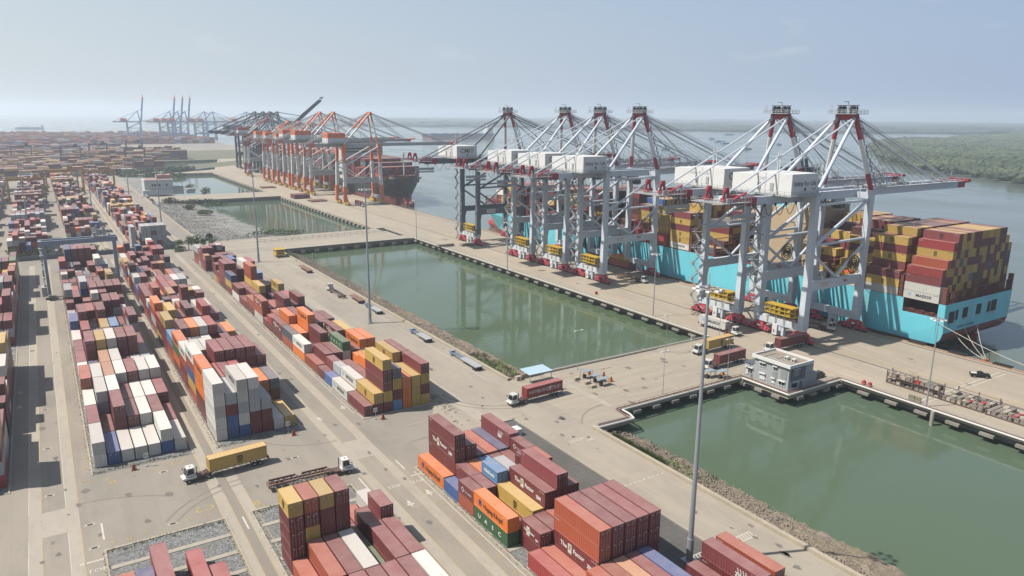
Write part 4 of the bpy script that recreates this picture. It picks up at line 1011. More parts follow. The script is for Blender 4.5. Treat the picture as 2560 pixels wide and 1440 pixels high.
# terminal beyond: orange and white cranes
OPAL = dict(steel=mat('weathered_light_grey', (0.45, 0.46, 0.46), 0.6, dirt=(0.25, 0.22, 0.2)), band=CORG, house=[CWHT, CORG, CYEL], bogie=CYEL, apex=[CORG, CWHT], legs=[CORG, CWHT, CORG],
            portal=mat('weathered_light_grey', (0.45, 0.46, 0.46)), brace2=CWHT, stay=[CORG, CWHT], lean=1.5)
b0 = sts('ship_to_shore_crane', OPAL, rich=False, HY=8.5, house=(-13, 2, -7, 7, 8.0)); bpy.context.view_layer.update(); snapshot(b0)
b1 = sts('ship_to_shore_crane', OPAL, H=47, AP=67, rich=False, HY=8.5, boomL=62, back=-28, house=(-11, 2, -6, 6, 7.0)); bpy.context.view_layer.update(); snapshot(b1)
RPAL = dict(OPAL); RPAL.update(band=CRED, house=[CWHT, CRED, CRED], legs=[CRED, CWHT, CRED], apex=[CRED, CWHT], stay=[CRED, CWHT])
b2 = sts('ship_to_shore_crane', RPAL, H=50, AP=70, rich=False, HY=8.5, boomL=62, back=-28, house=(-10, 3, -5, 5, 6.5))
GO = 'orange and white quay cranes of the neighbouring terminal'
for i, (yy, src) in enumerate(((603, b0), (693, b0), (733, b0), (763, b1), (804, b1), (843, b1), (930, b2))):
    o = src if src.name not in [x.name for x in cranes] and i in (0, 3, 6) else dup(src, (0, 0, 0)); cranes.append(o); o.location = (RX+1, yy, 0)
    tag(o, '%s orange and white quay crane counted from the black ship\'s bow' % ORD[i] if i < 6 else 'red and white quay crane, farthest of the orange row', 'quay crane', GO)
NPAL = dict(steel=CNAV, band=CNAV, house=[CNAV, CNAV, CNAV], bogie=CNAV, apex=[CNAV, CNAV])
n0 = sts('ship_to_shore_crane', NPAL, rich=False, boom='up', ang=40, boomL=70); bpy.context.view_layer.update(); snapshot(n0)
n1 = sts('ship_to_shore_crane', NPAL, rich=False, boomL=60, back=-42); bpy.context.view_layer.update(); snapshot(n1)
GN = 'dark navy quay cranes beyond the orange ones'
n0.location = (RX+22, 962, 0); tag(n0, 'dark navy quay crane with its boom raised at an angle', 'quay crane', GN)
for i, yy in enumerate((988, 1022, 1066)):
    o = n1 if i == 0 else dup(n1, (0, 0, 0)); o.location = (RX+20, yy, 0)
    tag(o, '%s dark navy quay crane behind the angled boom, boom lowered' % ORD[i], 'quay crane', GN)
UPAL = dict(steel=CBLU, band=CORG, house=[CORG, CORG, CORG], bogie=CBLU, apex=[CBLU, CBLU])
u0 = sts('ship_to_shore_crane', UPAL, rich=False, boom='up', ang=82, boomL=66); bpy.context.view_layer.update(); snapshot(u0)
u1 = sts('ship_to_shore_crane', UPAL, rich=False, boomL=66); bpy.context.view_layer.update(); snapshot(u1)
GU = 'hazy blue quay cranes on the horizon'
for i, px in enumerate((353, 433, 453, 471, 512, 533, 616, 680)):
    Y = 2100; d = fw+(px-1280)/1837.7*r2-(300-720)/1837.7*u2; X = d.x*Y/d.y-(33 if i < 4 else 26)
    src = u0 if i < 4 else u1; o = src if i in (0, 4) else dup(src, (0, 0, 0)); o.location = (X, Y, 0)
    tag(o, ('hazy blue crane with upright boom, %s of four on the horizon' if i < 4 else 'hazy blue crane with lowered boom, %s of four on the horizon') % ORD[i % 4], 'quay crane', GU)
# ---------------------------------------------------------------- ships
TEAL = mat('hull_turquoise', (0.17, 0.66, 0.80), 0.4, var=0.07, scale=0.08, dirt=(0.28, 0.30, 0.26), dirtamt=0.45, sc=(1, 1, 0.12))
BOOT = mat('hull_red_brown', (0.24, 0.055, 0.045), 0.6, var=0.2, scale=0.15, dirt=(0.12, 0.06, 0.05))
DECKR = mat('deck_red_brown', (0.16, 0.045, 0.035), 0.7, var=0.2, scale=0.3)
HBLK = mat('hull_black', (0.022, 0.03, 0.035), 0.5, var=0.2, scale=0.1)
TAN = mat('superstructure_tan', (0.52, 0.40, 0.26), 0.6, var=0.08, scale=0.1)
SWHT = mat('ship_white', (0.7, 0.7, 0.68), 0.5)
SHADE = mat('painted_recess_shade', (0.012, 0.012, 0.013), 0.8)  # near-black colour standing for the shade inside hull openings
def hull(name, st_, cx, band, mats, parent):
    """st_: list of (y, half beam at deck, half beam at waterline, deck z, keel z, bottom z at that station)"""
    b = MB(); rings = []
    for (y, hb, hw, zd, zk) in st_:
        r_ = []
        zs = [zd, zd*0.7+band*0.3, band+0.02, band, zk*0.35+band*0.65, zk*0.7+band*0.3, zk]
        zs = [max(z, zk) for z in zs]
        for j, z in enumerate(zs):
            t = (zd-z)/max(0.1, zd-band) if z >= band else 1
            wx = hb+(hw-hb)*min(1, t)**1.5
            if z < band:
                q = (band-z)/max(0.1, band-zk); wx = hw*(1-q**3)**0.5 if q < 1 else 0.0
            r_.append((wx, z))
        rings.append((y, r_))
    K = 7; vs = []
    for y, r_ in rings:
        for wx, z in r_: vs.append((cx-wx, y, z))
        for wx, z in reversed(r_): vs.append((cx+wx, y, z))
    fs = []; mi = []
    for j in range(len(rings)-1):
        for i in range(2*K-1):
            a = j*2*K+i; fs.append((a, a+1, a+2*K+1, a+2*K)); k = i if i < K else 2*K-2-i; mi.append(0 if k < 3 else 1)
        a = j*2*K; fs.append((a, a+2*K, a+4*K-1, a+2*K-1)); mi.append(2)
    for i in range(K-1):
        fs.append((i, 2*K-1-i, 2*K-2-i, i+1)); mi.append(0 if i < 3 else 1)
    e = (len(rings)-1)*2*K
    for i in range(K-1): fs.append((e+i, e+i+1, e+2*K-2-i, e+2*K-1-i)); mi.append(0 if i < 3 else 1)
    b.v = vs; b.f = fs; b.mi = mi; return b.obj('hull', mats, parent)
SX = 272.4
ms_ship = empty('container_ship', (0, 0, 0))
tag(ms_ship, 'huge turquoise container ship with red waterline moored stern-on at the right', 'ship', None)
Q = [(122.0, 22.7, 21.8, 14.6, 4.5), (122.6, 22.8, 22.0, 14.6, 2.2), (124.2, 22.9, 22.2, 14.6, 0.5), (124.3, 22.9, 22.2, 9.8, 0.4), (136.2, 22.9, 22.6, 9.6, -3.0), (136.3, 22.9, 22.6, 14.4, -3.1),
     (160, 22.9, 22.8, 14.4, -7), (190, 22.9, 22.9, 14.2, -12), (380, 22.9, 22.9, 13.8, -12), (400, 22.4, 20.5, 14, -12), (420, 20, 14.5, 15, -12), (438, 14, 7, 16.5, -12), (448, 6, 1.5, 17.5, -12), (452, 0.6, 0.2, 18, -8)]
hull('container_ship', Q, SX, 0.3, [TEAL, BOOT, DECKR], ms_ship)
# bow bulb with painted fin
b = MB()
pts = []
for j, (y, rr_) in enumerate(((440, 3.2), (447, 3.4), (453, 2.8), (457, 1.2))):
    for k in range(10):
        a = 2*math.pi*k/10; pts.append((SX+rr_*math.cos(a), y, -1.0+rr_*1.2*math.sin(a)))
b.add(pts, [(j*10+k, j*10+(k+1) % 10, (j+1)*10+(k+1) % 10, (j+1)*10+k) for j in range(3) for k in range(10)]+[tuple(range(30, 40))])
b.obj('bulbous_bow', mat('bulb_red', (0.45, 0.06, 0.05), 0.5), ms_ship)
b = MB(); b.bar((SX, 124, -8), (SX, 124, 1.6), 0.9, 6, upv=(0, 1, 0)); b.obj('rudder', BOOT, ms_ship)
# transom openings: flat near-black panels paint the shade inside them
for x0, x1, z0, z1 in ((-19.8, -16.2, 7.4, 11.8), (-15.6, -13.9, 8.2, 12.0), (-10.9, -7.6, 8.2, 12.2), (-1.8, 1.5, 8.2, 12.2), (6.0, 7.9, 8.0, 12.2), (8.5, 12.3, 8.0, 12.4)):
    b = MB(); b.box(SX+x0, SX+x1, 121.93, 121.99, z0, z1, 0); b.box(SX+x0, SX+x1, 121.88, 121.93, z0+0.05, z0+0.35, 1)
    b.obj('mooring_window', [SHADE, GALV], ms_ship)
text('MAERSK ANTARES', 1.35, mat('name_lettering', (0.02, 0.05, 0.09), 0.5), ms_ship, (SX-7.6, 121.93, 5.6), '-y'); text('SINGAPORE', 1.0, mat('name_lettering', (0.02, 0.05, 0.09)), ms_ship, (SX-7.6, 121.93, 3.9), '-y')
text('MAERSK', 11.5, mat('name_lettering', (0.02, 0.05, 0.09)), ms_ship, (SX-22.95, 300, 7.2), '-x', 1.15, bold=0.25)
STK = mat('rust_streak', (0.42, 0.24, 0.12), 0.8, var=0.3, scale=1.5)
for i, (x, z0, z1) in enumerate(((-18.4, 5.2, 7.4), (-14.7, 6.9, 8.2), (-9.2, 6.4, 8.2), (-0.3, 6.6, 8.2), (7, 6.9, 8.0), (10.4, 5.9, 8.0))):
    b = MB(); b.add([(SX+x-0.14, 121.9, z1), (SX+x+0.16, 121.9, z1), (SX+x+0.04, 121.88, z0)], [(0, 2, 1)]); b.obj('rust_streak', STK, ms_ship)
rz_ = random.Random(6)
for i in range(16):
    y = rz_.uniform(126, 300); z1 = rz_.uniform(8, 14); L_ = rz_.uniform(1.2, 4); b = MB(); b.add([(SX-22.96, y-0.12, z1), (SX-22.96, y+0.12, z1), (SX-22.95, y+0.02, z1-L_)], [(0, 1, 2)]); b.obj('rust_streak', STK, ms_ship)
b = MB()
for k in range(9):
    for yy in (150, 262): b.box(SX-22.99, SX-22.96, yy, yy+0.45, 1.0+k*1.1, 1.35+k*1.1)
b.obj('draft_marks', CWHT, ms_ship)
# stern mooring recess, its shaded inside painted as a solid near-black block
b = MB(); b.box(SX-22, SX+22, 124.4, 136.1, 14.1, 14.35); b.obj('stern_deck_cover', DECKR, ms_ship)
b = MB(); b.box(SX-18, SX+18, 124.5, 136, 9.9, 14.1); b.obj('mooring_recess_shade', SHADE, ms_ship)
b = MB(); b.rail([(SX-22.6, 124.5, 9.7), (SX-22.6, 136, 9.7)], 1.2, 1.6, 0.14)
for yy in (126, 129.5, 133): b.box(SX-22.3, SX-21.0, yy, yy+1.5, 9.7, 10.8)
b.obj('mooring_gear', DECKR, ms_ship)
# lashing bridges
BY = [124.6+14.3*i for i in range(22)]
def lash(y, z1):
    b = MB()
    for x in (SX-22.3, SX-11, SX, SX+11, SX+22.3): b.box(x-0.3, x+0.3, y-0.5, y+0.5, 14.3, z1)
    for z in (16.5, 19.4, 22.3, 25.1):
        if z <= z1: b.box(SX-22.6, SX+22.6, y-0.6, y+0.6, z-0.15, z)
    for x in (-22.3,):
        for z in (15.5, 17.6, 19.6): b.box(SX+x-0.5, SX+x+0.5, y-0.8, y+0.8, z, z+0.25)
    b.obj('lashing_bridge', DECKR, ms_ship)
for i, y in enumerate(BY[:21]):
    if i not in (4,): lash(y+13.25, 22.3 if i != 5 else 19.4)
b = MB(); b.box(SX-22.8, SX-21.6, 122.2, 123.6, 14.6, 20.3); b.box(SX+21.6, SX+22.8, 122.2, 123.6, 14.6, 20.5)
for i in range(30): b.box(SX-22+i*1.5, SX-21.8+i*1.5, 122.3, 122.6, 14.6, 18.6)
for z in (16.0, 18.5): b.box(SX-22, SX+22, 122.3, 122.5, z, z+0.2)
b.obj('stern_lashing_frame', DECKR, ms_ship)
# engine casing and funnel
b = MB(); b.box(SX-11, SX+12, 183, 196, 14.2, 40); b.box(SX-11.3, SX+12.3, 182.6, 196.4, 26, 26.4); b.box(SX-11.3, SX+12.3, 182.6, 196.4, 33, 33.4); b.obj('engine_casing', TAN, ms_ship)
b = MB(); b.box(SX-11, SX+12, 183.2, 195.8, 40, 40.1); b.rail([(SX-11, 196, 40), (SX-11, 183, 40), (SX+12, 183, 40)], 1.2, 1.5, 0.14); b.obj('casing_rail', TAN, ms_ship)
b = MB(); b.box(SX-6, SX+8, 196.5, 206, 38, 52, 0); b.box(SX-6.1, SX+8.1, 196.4, 206.1, 52, 54.5, 1)
for x in (-3, 0, 3, 6): b.tube((SX+x, 201, 54), (SX+x, 202, 58), 0.7, 8, k=1)
b.box(SX-9, SX+10, 196, 207, 14, 38, 2)
b.obj('funnel', [TEAL, HBLK, TAN], ms_ship)
b = MB(); b.bar((SX-4, 186, 40), (SX-4, 186, 58), 0.4, 0.4); b.bar((SX-7, 186, 54), (SX-1, 186, 54), 0.25, 0.25); b.bar((SX+5, 190, 40), (SX+5, 190, 55), 0.3, 0.3); b.obj('mast', SWHT, ms_ship)
# containers on the turquoise ship
SC_ = []
rs = random.Random(31); TZ = 14.45; TH = 2.9; CP = 2.52
SP = 'YYYYYYMMMMMMPPKDYMYM'
def sbay(i, hs, spec=None, pal=SP, L=L40):
    for c, h in enumerate(hs):
        for t in range(h):
            col = rs.choice(pal)
            if spec and c in spec and t < len(spec[c]): col = spec[c][t]
            SC_.append(dict(x=SX-22.6+c*CP, y=BY[i], z=TZ+t*TH, L=L, h=2.86, c=col, col=c, bay=i, tier=t, n=h))
H8 = [4, 5, 7]+[8]*13+[7, 6]
sbay(0, H8, {0: 'WWPR', 1: 'MMMYT', 2: 'MYMYMYR', 3: 'YMYMYMMP', 4: 'YYMYKYYY', 5: 'MYYMYMYM', 6: 'YMYYMYYY', 7: 'MYKYMYMP'})
sbay(1, [3, 7, 7]+[8]*14+[7], {0: 'WYP', 1: 'MMYPYMY', 2: 'MMYPYMP', 3: 'MYMYMYMY'})
sbay(2, [1, 2, 3, 6, 7, 7, 8, 8, 8, 8, 8, 8, 8, 8, 7, 7, 7, 7], {0: 'W', 1: 'WY', 2: 'YMY', 3: 'YMYYMY'})
sbay(3, [1, 2, 4, 4, 5, 6, 6, 7, 7, 7, 8, 8, 8, 8, 8, 8, 7, 7], {0: 'W', 1: 'WY', 2: 'YYMY', 3: 'YYPY'})
sbay(5, [0]*10+[3, 4, 4, 5, 5, 6, 6, 6]); sbay(6, [0]*8+[1, 2, 4, 5, 5, 6, 6, 6, 6, 6])
sbay(7, [0, 1, 1, 2]+[5]*6+[6]*8, pal='YYMYKDM'); sbay(8, [6, 6, 6, 6]+[7]*10+[6]*4, {0: 'WYYMYP', 1: 'WYYMYY', 2: 'YYYYYM'}, pal='YYYYYMMK')
sbay(9, [2, 5, 6, 6]+[6]*14, {0: 'RR', 1: 'RYYYY', 2: 'YYYYYY'}, pal='YYYYYM'); sbay(10, [2, 3, 6, 6]+[7]*14, {0: 'RR', 1: 'WRR'}, pal='YYYMMMB')
sbay(11, [1]*4+[0]*2+[2]*4+[4]*8); sbay(12, [1, 1, 1, 1, 1, 1, 2, 2, 7, 7]+[7]*8, pal='DDMMMDPK'); sbay(13, [0, 0, 2, 2]+[7]*14, pal='DMMMDPYK')
sbay(14, [1, 1, 3, 3]+[7]*14, pal='DMMDPMT'); sbay(15, [2]*6+[5]*12, pal='YYYMDM'); sbay(16, [3, 3, 6, 6]+[6]*14, pal='YMMDDT'); sbay(17, [0, 2, 6, 6]+[6]*14, pal='TMDMM')
sbay(18, [2, 4]+[6]*14+[5, 4], pal='YMTRM'); sbay(19, [0, 3, 5]+[6]*12+[4, 3, 0], pal='YRMWY'); sbay(20, [0, 0, 2, 4]+[5]*10+[4, 2, 0, 0], pal='WYYRM')
BAYN = {0: 'aftmost bay', 1: 'second bay from the stern', 2: 'third bay from the stern', 3: 'fourth bay from the stern'}
mk = {(0, 0, 0): MS, (0, 3, 7): SCM, (0, 2, 5): SCM, (1, 0, 1): SCM, (1, 1, 2): SCM, (1, 1, 4): SCM, (1, 1, 6): SCM, (1, 0, 2): SCM, (2, 0, 0): MS, (3, 0, 0): MS, (2, 3, 3): SCM, (2, 2, 2): SCM, (3, 2, 3): SCM, (8, 0, 0): MS, (9, 0, 1): 'HAMBURG SUD',
      (8, 0, 1): SCM, (8, 0, 2): SCM, (8, 0, 4): SCM}
nsh = 0; sbox = []
shm = {(c['bay'], c['col']): c['n'] for c in SC_}
for c in SC_:
    near = c['bay'] in (0, 1) and (c['tier'] == c['n']-1 or shm.get((c['bay'], c['col']-1), 0) <= c['tier'])
    near = near or (c['bay'] in (2, 3, 8, 9) and c['col'] < 5 and shm.get((c['bay'], c['col']-1), 0) <= c['tier'])
    if near and nsh < 62:
        nsh += 1; c['mark'] = mk.get((c['bay'], c['col'], c['tier'])); c['front'] = c['bay'] == 0 or c['bay'] > 1
        c['group'] = 'containers stacked on the turquoise ship'
        if c['mark'] == 'HAMBURG SUD': c['mark'] = None; c['hs'] = 1
        c['label'] = '%s container, %s, %s column from quay side, %s' % (CN[c['c']], TIER[c['tier']], ORD[c['col']] if c['col'] < 14 else 'far', BAYN.get(c['bay'], 'midship bay %s' % ('eight' if c['bay'] == 8 else 'nine')))
        if c['col'] >= 14: c['label'] = '%s container, %s, %s column from the river side, %s' % (CN[c['c']], TIER[c['tier']], ORD[17-c['col']], BAYN.get(c['bay'], ''))
        o = container(c); o['group'] = c['group']
        if c.get('hs'): text('HAMBURG SÜD', 1.2, WLET, o, (-0.014, 6.1, 1.45), '-x')
    else:
        sbox.append((c['x'], c['y'], c['z'], 2.44, c['L'], c['h'], CC[c['c']]))
        if c['bay'] in (0, 2, 3, 7, 12, 13) or shm.get((c['bay']-1, c['col']), 0) <= c['tier']:
            dk = tuple(q*0.55 for q in CC[c['c']])
            for x_ in (0.6, 1.2, 1.8): sbox.append((c['x']+x_, c['y']-0.04, c['z']+0.1, 0.06, 0.04, c['h']-0.2, dk))
tag(boxmass('ship_containers', sbox, stuffmat()), 'packed yellow and maroon containers filling the deck of the turquoise ship', 'containers', kind='stuff')
# mooring lines to the bollard
ROPE = mat('mooring_rope', (0.62, 0.58, 0.5), 0.8)
BB = (247.0, 106.0, 0.5)
for i, (x, z) in enumerate(((-15, 4.0), (-9.4, 5.8), (-1.2, 7.0), (-22.8, 8.2))):
    b = MB(); p = Vector((SX+x, 121.9 if x > -20 else 124, z)); q = Vector(BB) if i < 3 else Vector((247, 84, 0.5)); pr = p
    for k in range(1, 9):
        f = k/8; c = p.lerp(q, f); c.z -= 1.2*math.sin(math.pi*f); b.tube(pr, c, 0.09, 4, caps=False); pr = c
    tag(b.obj('mooring_line', ROPE), ['slack mooring rope from the near corner of the turquoise stern to the bollard', 'mooring rope from below the stern name to the bollard', 'mooring rope from the middle of the turquoise stern to the bollard', 'long mooring rope running toward the near quay from the stern side'][i], 'rope', 'mooring ropes at the stern')
b = MB(); p = Vector((SX+13, 121.9, 5)); q = Vector((SX+30, 96, -3.6)); b.tube(p, q, 0.09, 4); tag(b.obj('mooring_line', ROPE), 'mooring rope running down to the water at the far stern corner', 'rope', 'mooring ropes at the stern')
b = MB()
b.tube((247, 106, 0.3), (247, 106, 0.8), 0.45, 10); b.tube((247, 106, 0.8), (247, 106, 1.0), 0.7, 10); b.box(246.2, 247.5, 104.6, 107.4, 0.2, 0.34)
tag(b.obj('bollard', mat('bollard_rust', (0.35, 0.14, 0.05), 0.7)), 'rusty bollard on the quay edge holding the stern ropes', 'bollard')
# fenders
FEN = mat('fender_black', (0.04, 0.035, 0.03), 0.8)
fenders = None
for i in range(17):
    y = 101+i*13.5
    if i == 0:
        b = MB(); b.box(QX1+0.2, QX1+1.0, -1.4, 1.4, -3.2, -0.2)
        for k in range(8): b.box(QX1-0.9, QX1+1.3, -2.6+k*0.7, -2.3+k*0.7, 0.34, 0.75)
        f0 = b.obj('fender', FEN); o = f0
    else: o = f0.copy(); COL.objects.link(o)
    o.location = (0, y, 0); tag(o, 'black rubber fender hanging on the quay face, %s from the near end' % ((ORD+['fifteenth', 'sixteenth', 'seventeenth'])[i]), 'fender', 'fenders along the quay face')
# black ship at the neighbouring quay
CX2 = 271.5
bs = empty('container_ship'); tag(bs, 'black hulled container ship loaded with maroon containers at the orange cranes', 'ship')
hull('container_ship', [(925, 20, 20, 12, -10), (880, 21, 21, 12, -12), (650, 21, 20.8, 12, -12), (625, 20, 17, 14, -12), (610, 17, 10, 18, -12), (600, 12, 4, 20, -12), (592, 5, 1, 21.5, -10), (589, 0.5, 0.2, 22, -5)], CX2, 3.2, [HBLK, BOOT, DECKR], bs)
b = MB(); b.box(CX2-17, CX2+17, 605, 612, 18, 20.2); b.prism([(CX2-12, 600), (CX2+12, 600), (CX2+17, 608), (CX2-17, 608)], 20, 22.0); b.prism([(CX2-3.5, 590), (CX2+3.5, 590), (CX2+12, 600), (CX2-12, 600)], 21, 22.6); b.obj('forecastle', DECKR, bs)
b = MB()
for k in range(10):
    a = 2*math.pi*k/10
b.tube((CX2, 600, -2.5), (CX2, 588, -2.2), 3.4, 12, 2.6); b.tube((CX2, 588, -2.2), (CX2, 585.5, -2.2), 2.6, 12, 0.8); b.obj('bulbous_bow', BOOT, bs)
b = MB(); b.bar((CX2, 603, 21), (CX2, 603, 42), 0.9, 0.9); b.bar((CX2-2.5, 603, 36), (CX2+2.5, 603, 36), 0.4, 0.4); b.bar((CX2-1.5, 603, 40), (CX2+1.5, 603, 40), 0.4, 0.4); b.obj('foremast', SWHT, bs)
b = MB(); b.box(CX2-21, CX2+21, 700, 712, 12, 48, 0); b.box(CX2-24, CX2+24, 699, 709, 45, 49, 0)
for z in (38, 41, 44, 47): b.box(CX2-20, CX2+20, 698.9, 699.0 if z > 44 else 699.95, z, z+0.9, 1)
b.bar((CX2, 705, 49), (CX2, 705, 57), 0.6, 0.6, k=0); b.obj('deckhouse', [SWHT, BLK], bs)
b = MB(); b.box(CX2-15, CX2+15, 598, 601, 19.8, 20.6)
for x in (-6, -3, 3, 6): b.tube((CX2+x, 600, 22), (CX2+x+0.3, 597, 22.4), 0.5, 6)
b.obj('windlass', SWHT, bs)
bx = []; r3 = random.Random(8); P2 = 'MMMMMMMPPPDDTTKRS'
for i in range(18):
    y = 612+i*14.3
    if 695 < y < 715 or 690 < y < 716: continue
    for c in range(17 if i > 1 else 15):
        x = CX2-21+c*2.5+(2.5 if i < 2 else 0); h = 7 if i > 1 else (5 if i == 0 else 6)
        if i in (3, 5) and c < 5: h -= 3
        for t in range(h): bx.append((x, y, 14.5+t*2.9, 2.44, 12.19, 2.84, CC[r3.choice(P2)]))
tag(boxmass('ship_containers', bx, stuffmat()), 'maroon containers stacked high on the black hulled ship', 'containers', kind='stuff')
# far vessels
def bulker(x, y, L, rz, hullm, lab):
    t = empty('cargo_ship', (x, y, WL), rz)
    b = MB(); W = L*0.085; D = L*0.075
    b.prism([(-L/2, -W), (L*0.40, -W), (L/2, 0), (L*0.40, W), (-L/2, W)], 0, D*0.45, 1); b.prism([(-L/2, -W), (L*0.40, -W), (L*0.51, 0), (L*0.40, W), (-L/2, W)], D*0.45, D, 0)
    b.obj('hull', hullm, t)
    b = MB(); b.box(-L*0.48, -L*0.40, -W*0.9, W*0.9, D, D+L*0.07); b.box(-L*0.46, -L*0.42, -W*0.3, W*0.3, D+L*0.07, D+L*0.11); b.obj('deckhouse', SWHT, t)
    for k in range(5):
        b = MB(); xx = -L*0.3+k*L*0.15
        b.box(xx, xx+L*0.1, -W*0.6, W*0.6, D, D+1.5)
        b.obj('hatch', GALV, t)
    for k in range(4):
        b = MB(); xx = -L*0.31+k*L*0.155
        b.bar((xx, 0, D), (xx, 0, D+L*0.09), 1.4, 1.4); b.bar((xx, 0, D+L*0.08), (xx+L*0.1, 0, D+L*0.05), 0.8, 0.8); b.obj('deck_crane', SWHT, t)
    return tag(t, lab, 'ship')
bulker(1140, 2110, 235, R(180)-0.15, [mat('hull_violet', (0.16, 0.16, 0.3), 0.6), mat('hull_rose', (0.45, 0.2, 0.2), 0.6)], 'long low rose and violet tanker anchored in the river behind the crane booms')
bulker(-12, 3800, 105, R(180), [CBLU, CBLU], 'faint cargo ship with deck cranes in the haze at far left')
def barge(x, y, L, rz, lab):
    t = empty('barge', (x, y, WL), rz); b = MB(); b.prism([(-L/2, -L*.12), (L*.4, -L*.12), (L/2, 0), (L*.4, L*.12), (-L/2, L*.12)], -0.2, 2.4); b.obj('hull', STEELD, t)
    b = MB(); b.box(-L*.42, -L*.25, -L*.09, L*.09, 2.4, 6.5); b.box(-L*.2, L*.3, -L*.08, L*.08, 2.4, 3.6); b.obj('wheelhouse', CBLU, t)
    b = MB(); b.bar((0, 0, 2), (0, 0, 9), 0.4, 0.4); b.obj('mast', STEELD, t)
    return tag(t, lab, 'barge', 'small barges on the river')
for x, y, L, rz, lab in ((1690, 1500, 40, 0.2, 'small barge at the near end of the moored string of three'), (1800, 1620, 42, 0.1, 'small barge in the middle of the moored string of three'), (1960, 1800, 38, 0.4, 'small barge at the far end of the moored string of three'),
                    (1262, 1300, 42, 0.5, 'small dark barge seen between the middle crane stays'), (1770, 1376, 30, 0.3, 'single small barge left of the paired right cranes'), (1452, 1218, 34, 0.2, 'small barge half hidden behind the white machinery houses'),
                    (2500, 2200, 60, 0, 'distant barge near the far shore, left of the apex'), (2900, 2400, 50, 0, 'distant barge near the far shore, right of the apex')): barge(x, y, L, rz, lab)
t = empty('buoy', (1104, 493, WL)); b = MB(); b.tube((0, 0, -0.5), (0, 0, 1.2), 2.2, 10); b.tube((0, 0, 1.2), (0, 0, 5.5), 0.9, 6, 0.3); b.obj('float', mat('buoy_red', (0.5, 0.05, 0.03), 0.5), t); tag(t, 'red navigation buoy on the river at far right', 'buoy')
# ---------------------------------------------------------------- yard gantries
def rtg(name, S, T, y_w=7.0, H=22.5, span=25.5, lab='', cat='gantry crane', loc=(0, 0, 0)):
    t = empty(name, loc)
    for x in (0, span):
        for s in (-1, 1):
            b = MB(); b.bar((x, s*y_w*0.5, 1.8), (x, s*y_w*0.36, H), 1.1, 1.3); b.obj('leg', S, t)
        b = MB(); b.bar((x, -y_w*0.75, 1.7), (x, y_w*0.75, 1.7), 1.2, 1.3); b.obj('sill_beam', S, t)
        for s in (-1, 1):
            for q in (-1, 1):
                b = MB(); b.tube((x-0.35, s*y_w*0.55+q*0.9, 0.75), (x+0.35, s*y_w*0.55+q*0.9, 0.75), 0.75, 14); b.obj('wheel', BLK, t)
    for s in (-1, 1):
        b = MB(); b.bar((-1.2, s*y_w*0.36, H+0.7), (span+1.2, s*y_w*0.36, H+0.7), 1.0, 1.9); b.obj('girder', S, t)
    b = MB(); b.box(span-8, span-2, -2.6, 2.6, H+1.7, H+2.2)
    for dx, dy, s_, h_ in ((-7, -1.5, 1.2, 1.6), (-5, 1, 1.4, 2.4), (-3.5, -1, 1.0, 3.6), (-6, 0.5, 0.7, 4.2)): b.box(span+dx-s_/2, span+dx+s_/2, dy-s_/2, dy+s_/2, H+2.2, H+2.2+h_)
    b.rail([(span-8, -2.6, H+2.2), (span-2, -2.6, H+2.2)], 1.1, 1.0, 0.1); b.obj('trolley', T, t)
    b = MB(); b.box(-2.6, -0.7, -2.6, 2.2, 1.4, 5.2); b.obj('power_unit', T, t)
    b = MB()
    for z in range(3, int(H), 3): b.bar((-1.2, -1+((z//3) % 2)*2, z), (-1.2, 1-((z//3) % 2)*2, z+3), 0.7, 0.12); b.box(-1.8, -0.6, -1.3, 1.3, z+2.9, z+3.0)
    b.obj('ladder', T, t)
    return tag(t, lab, cat, 'rubber-tyred yard gantries')
GREYB = mat('gantry_blue_grey', (0.26, 0.32, 0.39), 0.55, var=0.15, scale=0.3)
rtg('yard_gantry', GREYB, GALV, lab='blue-grey yard gantry straddling the left stacks', loc=(-2.1, 350, 0))
YG = mat('gantry_ochre', (0.42, 0.22, 0.04), 0.6, var=0.2, scale=0.3)
for (x, y), lab in zip(((-23, 735), (5, 830), (34, 800)), ('ochre yard gantry over the far left block', 'ochre yard gantry over the far middle block', 'ochre yard gantry over the far right block nearest the yard road')):
    rtg('yard_gantry', YG, YG, lab=lab, loc=(x, y, 0), H=19)
for i, (x, y) in enumerate(((104, 1160), (30, 1250), (70, 1330), (128, 1400), (-30, 1290))):
    rtg('yard_gantry', CNAV, CNAV, lab='dark gantry among the distant ochre stacks, %s from the right' % ORD[[1, 3, 2, 0, 4][i]], loc=(x, y, 0), H=24, span=24)
for i in range(7):
    rtg('yard_gantry', CORG, CORG, lab='tiny red gantry on the horizon yard, %s from the left' % ORD[i], loc=(-300+i*47, 1935+(i % 3)*40, 0), H=25, span=30)

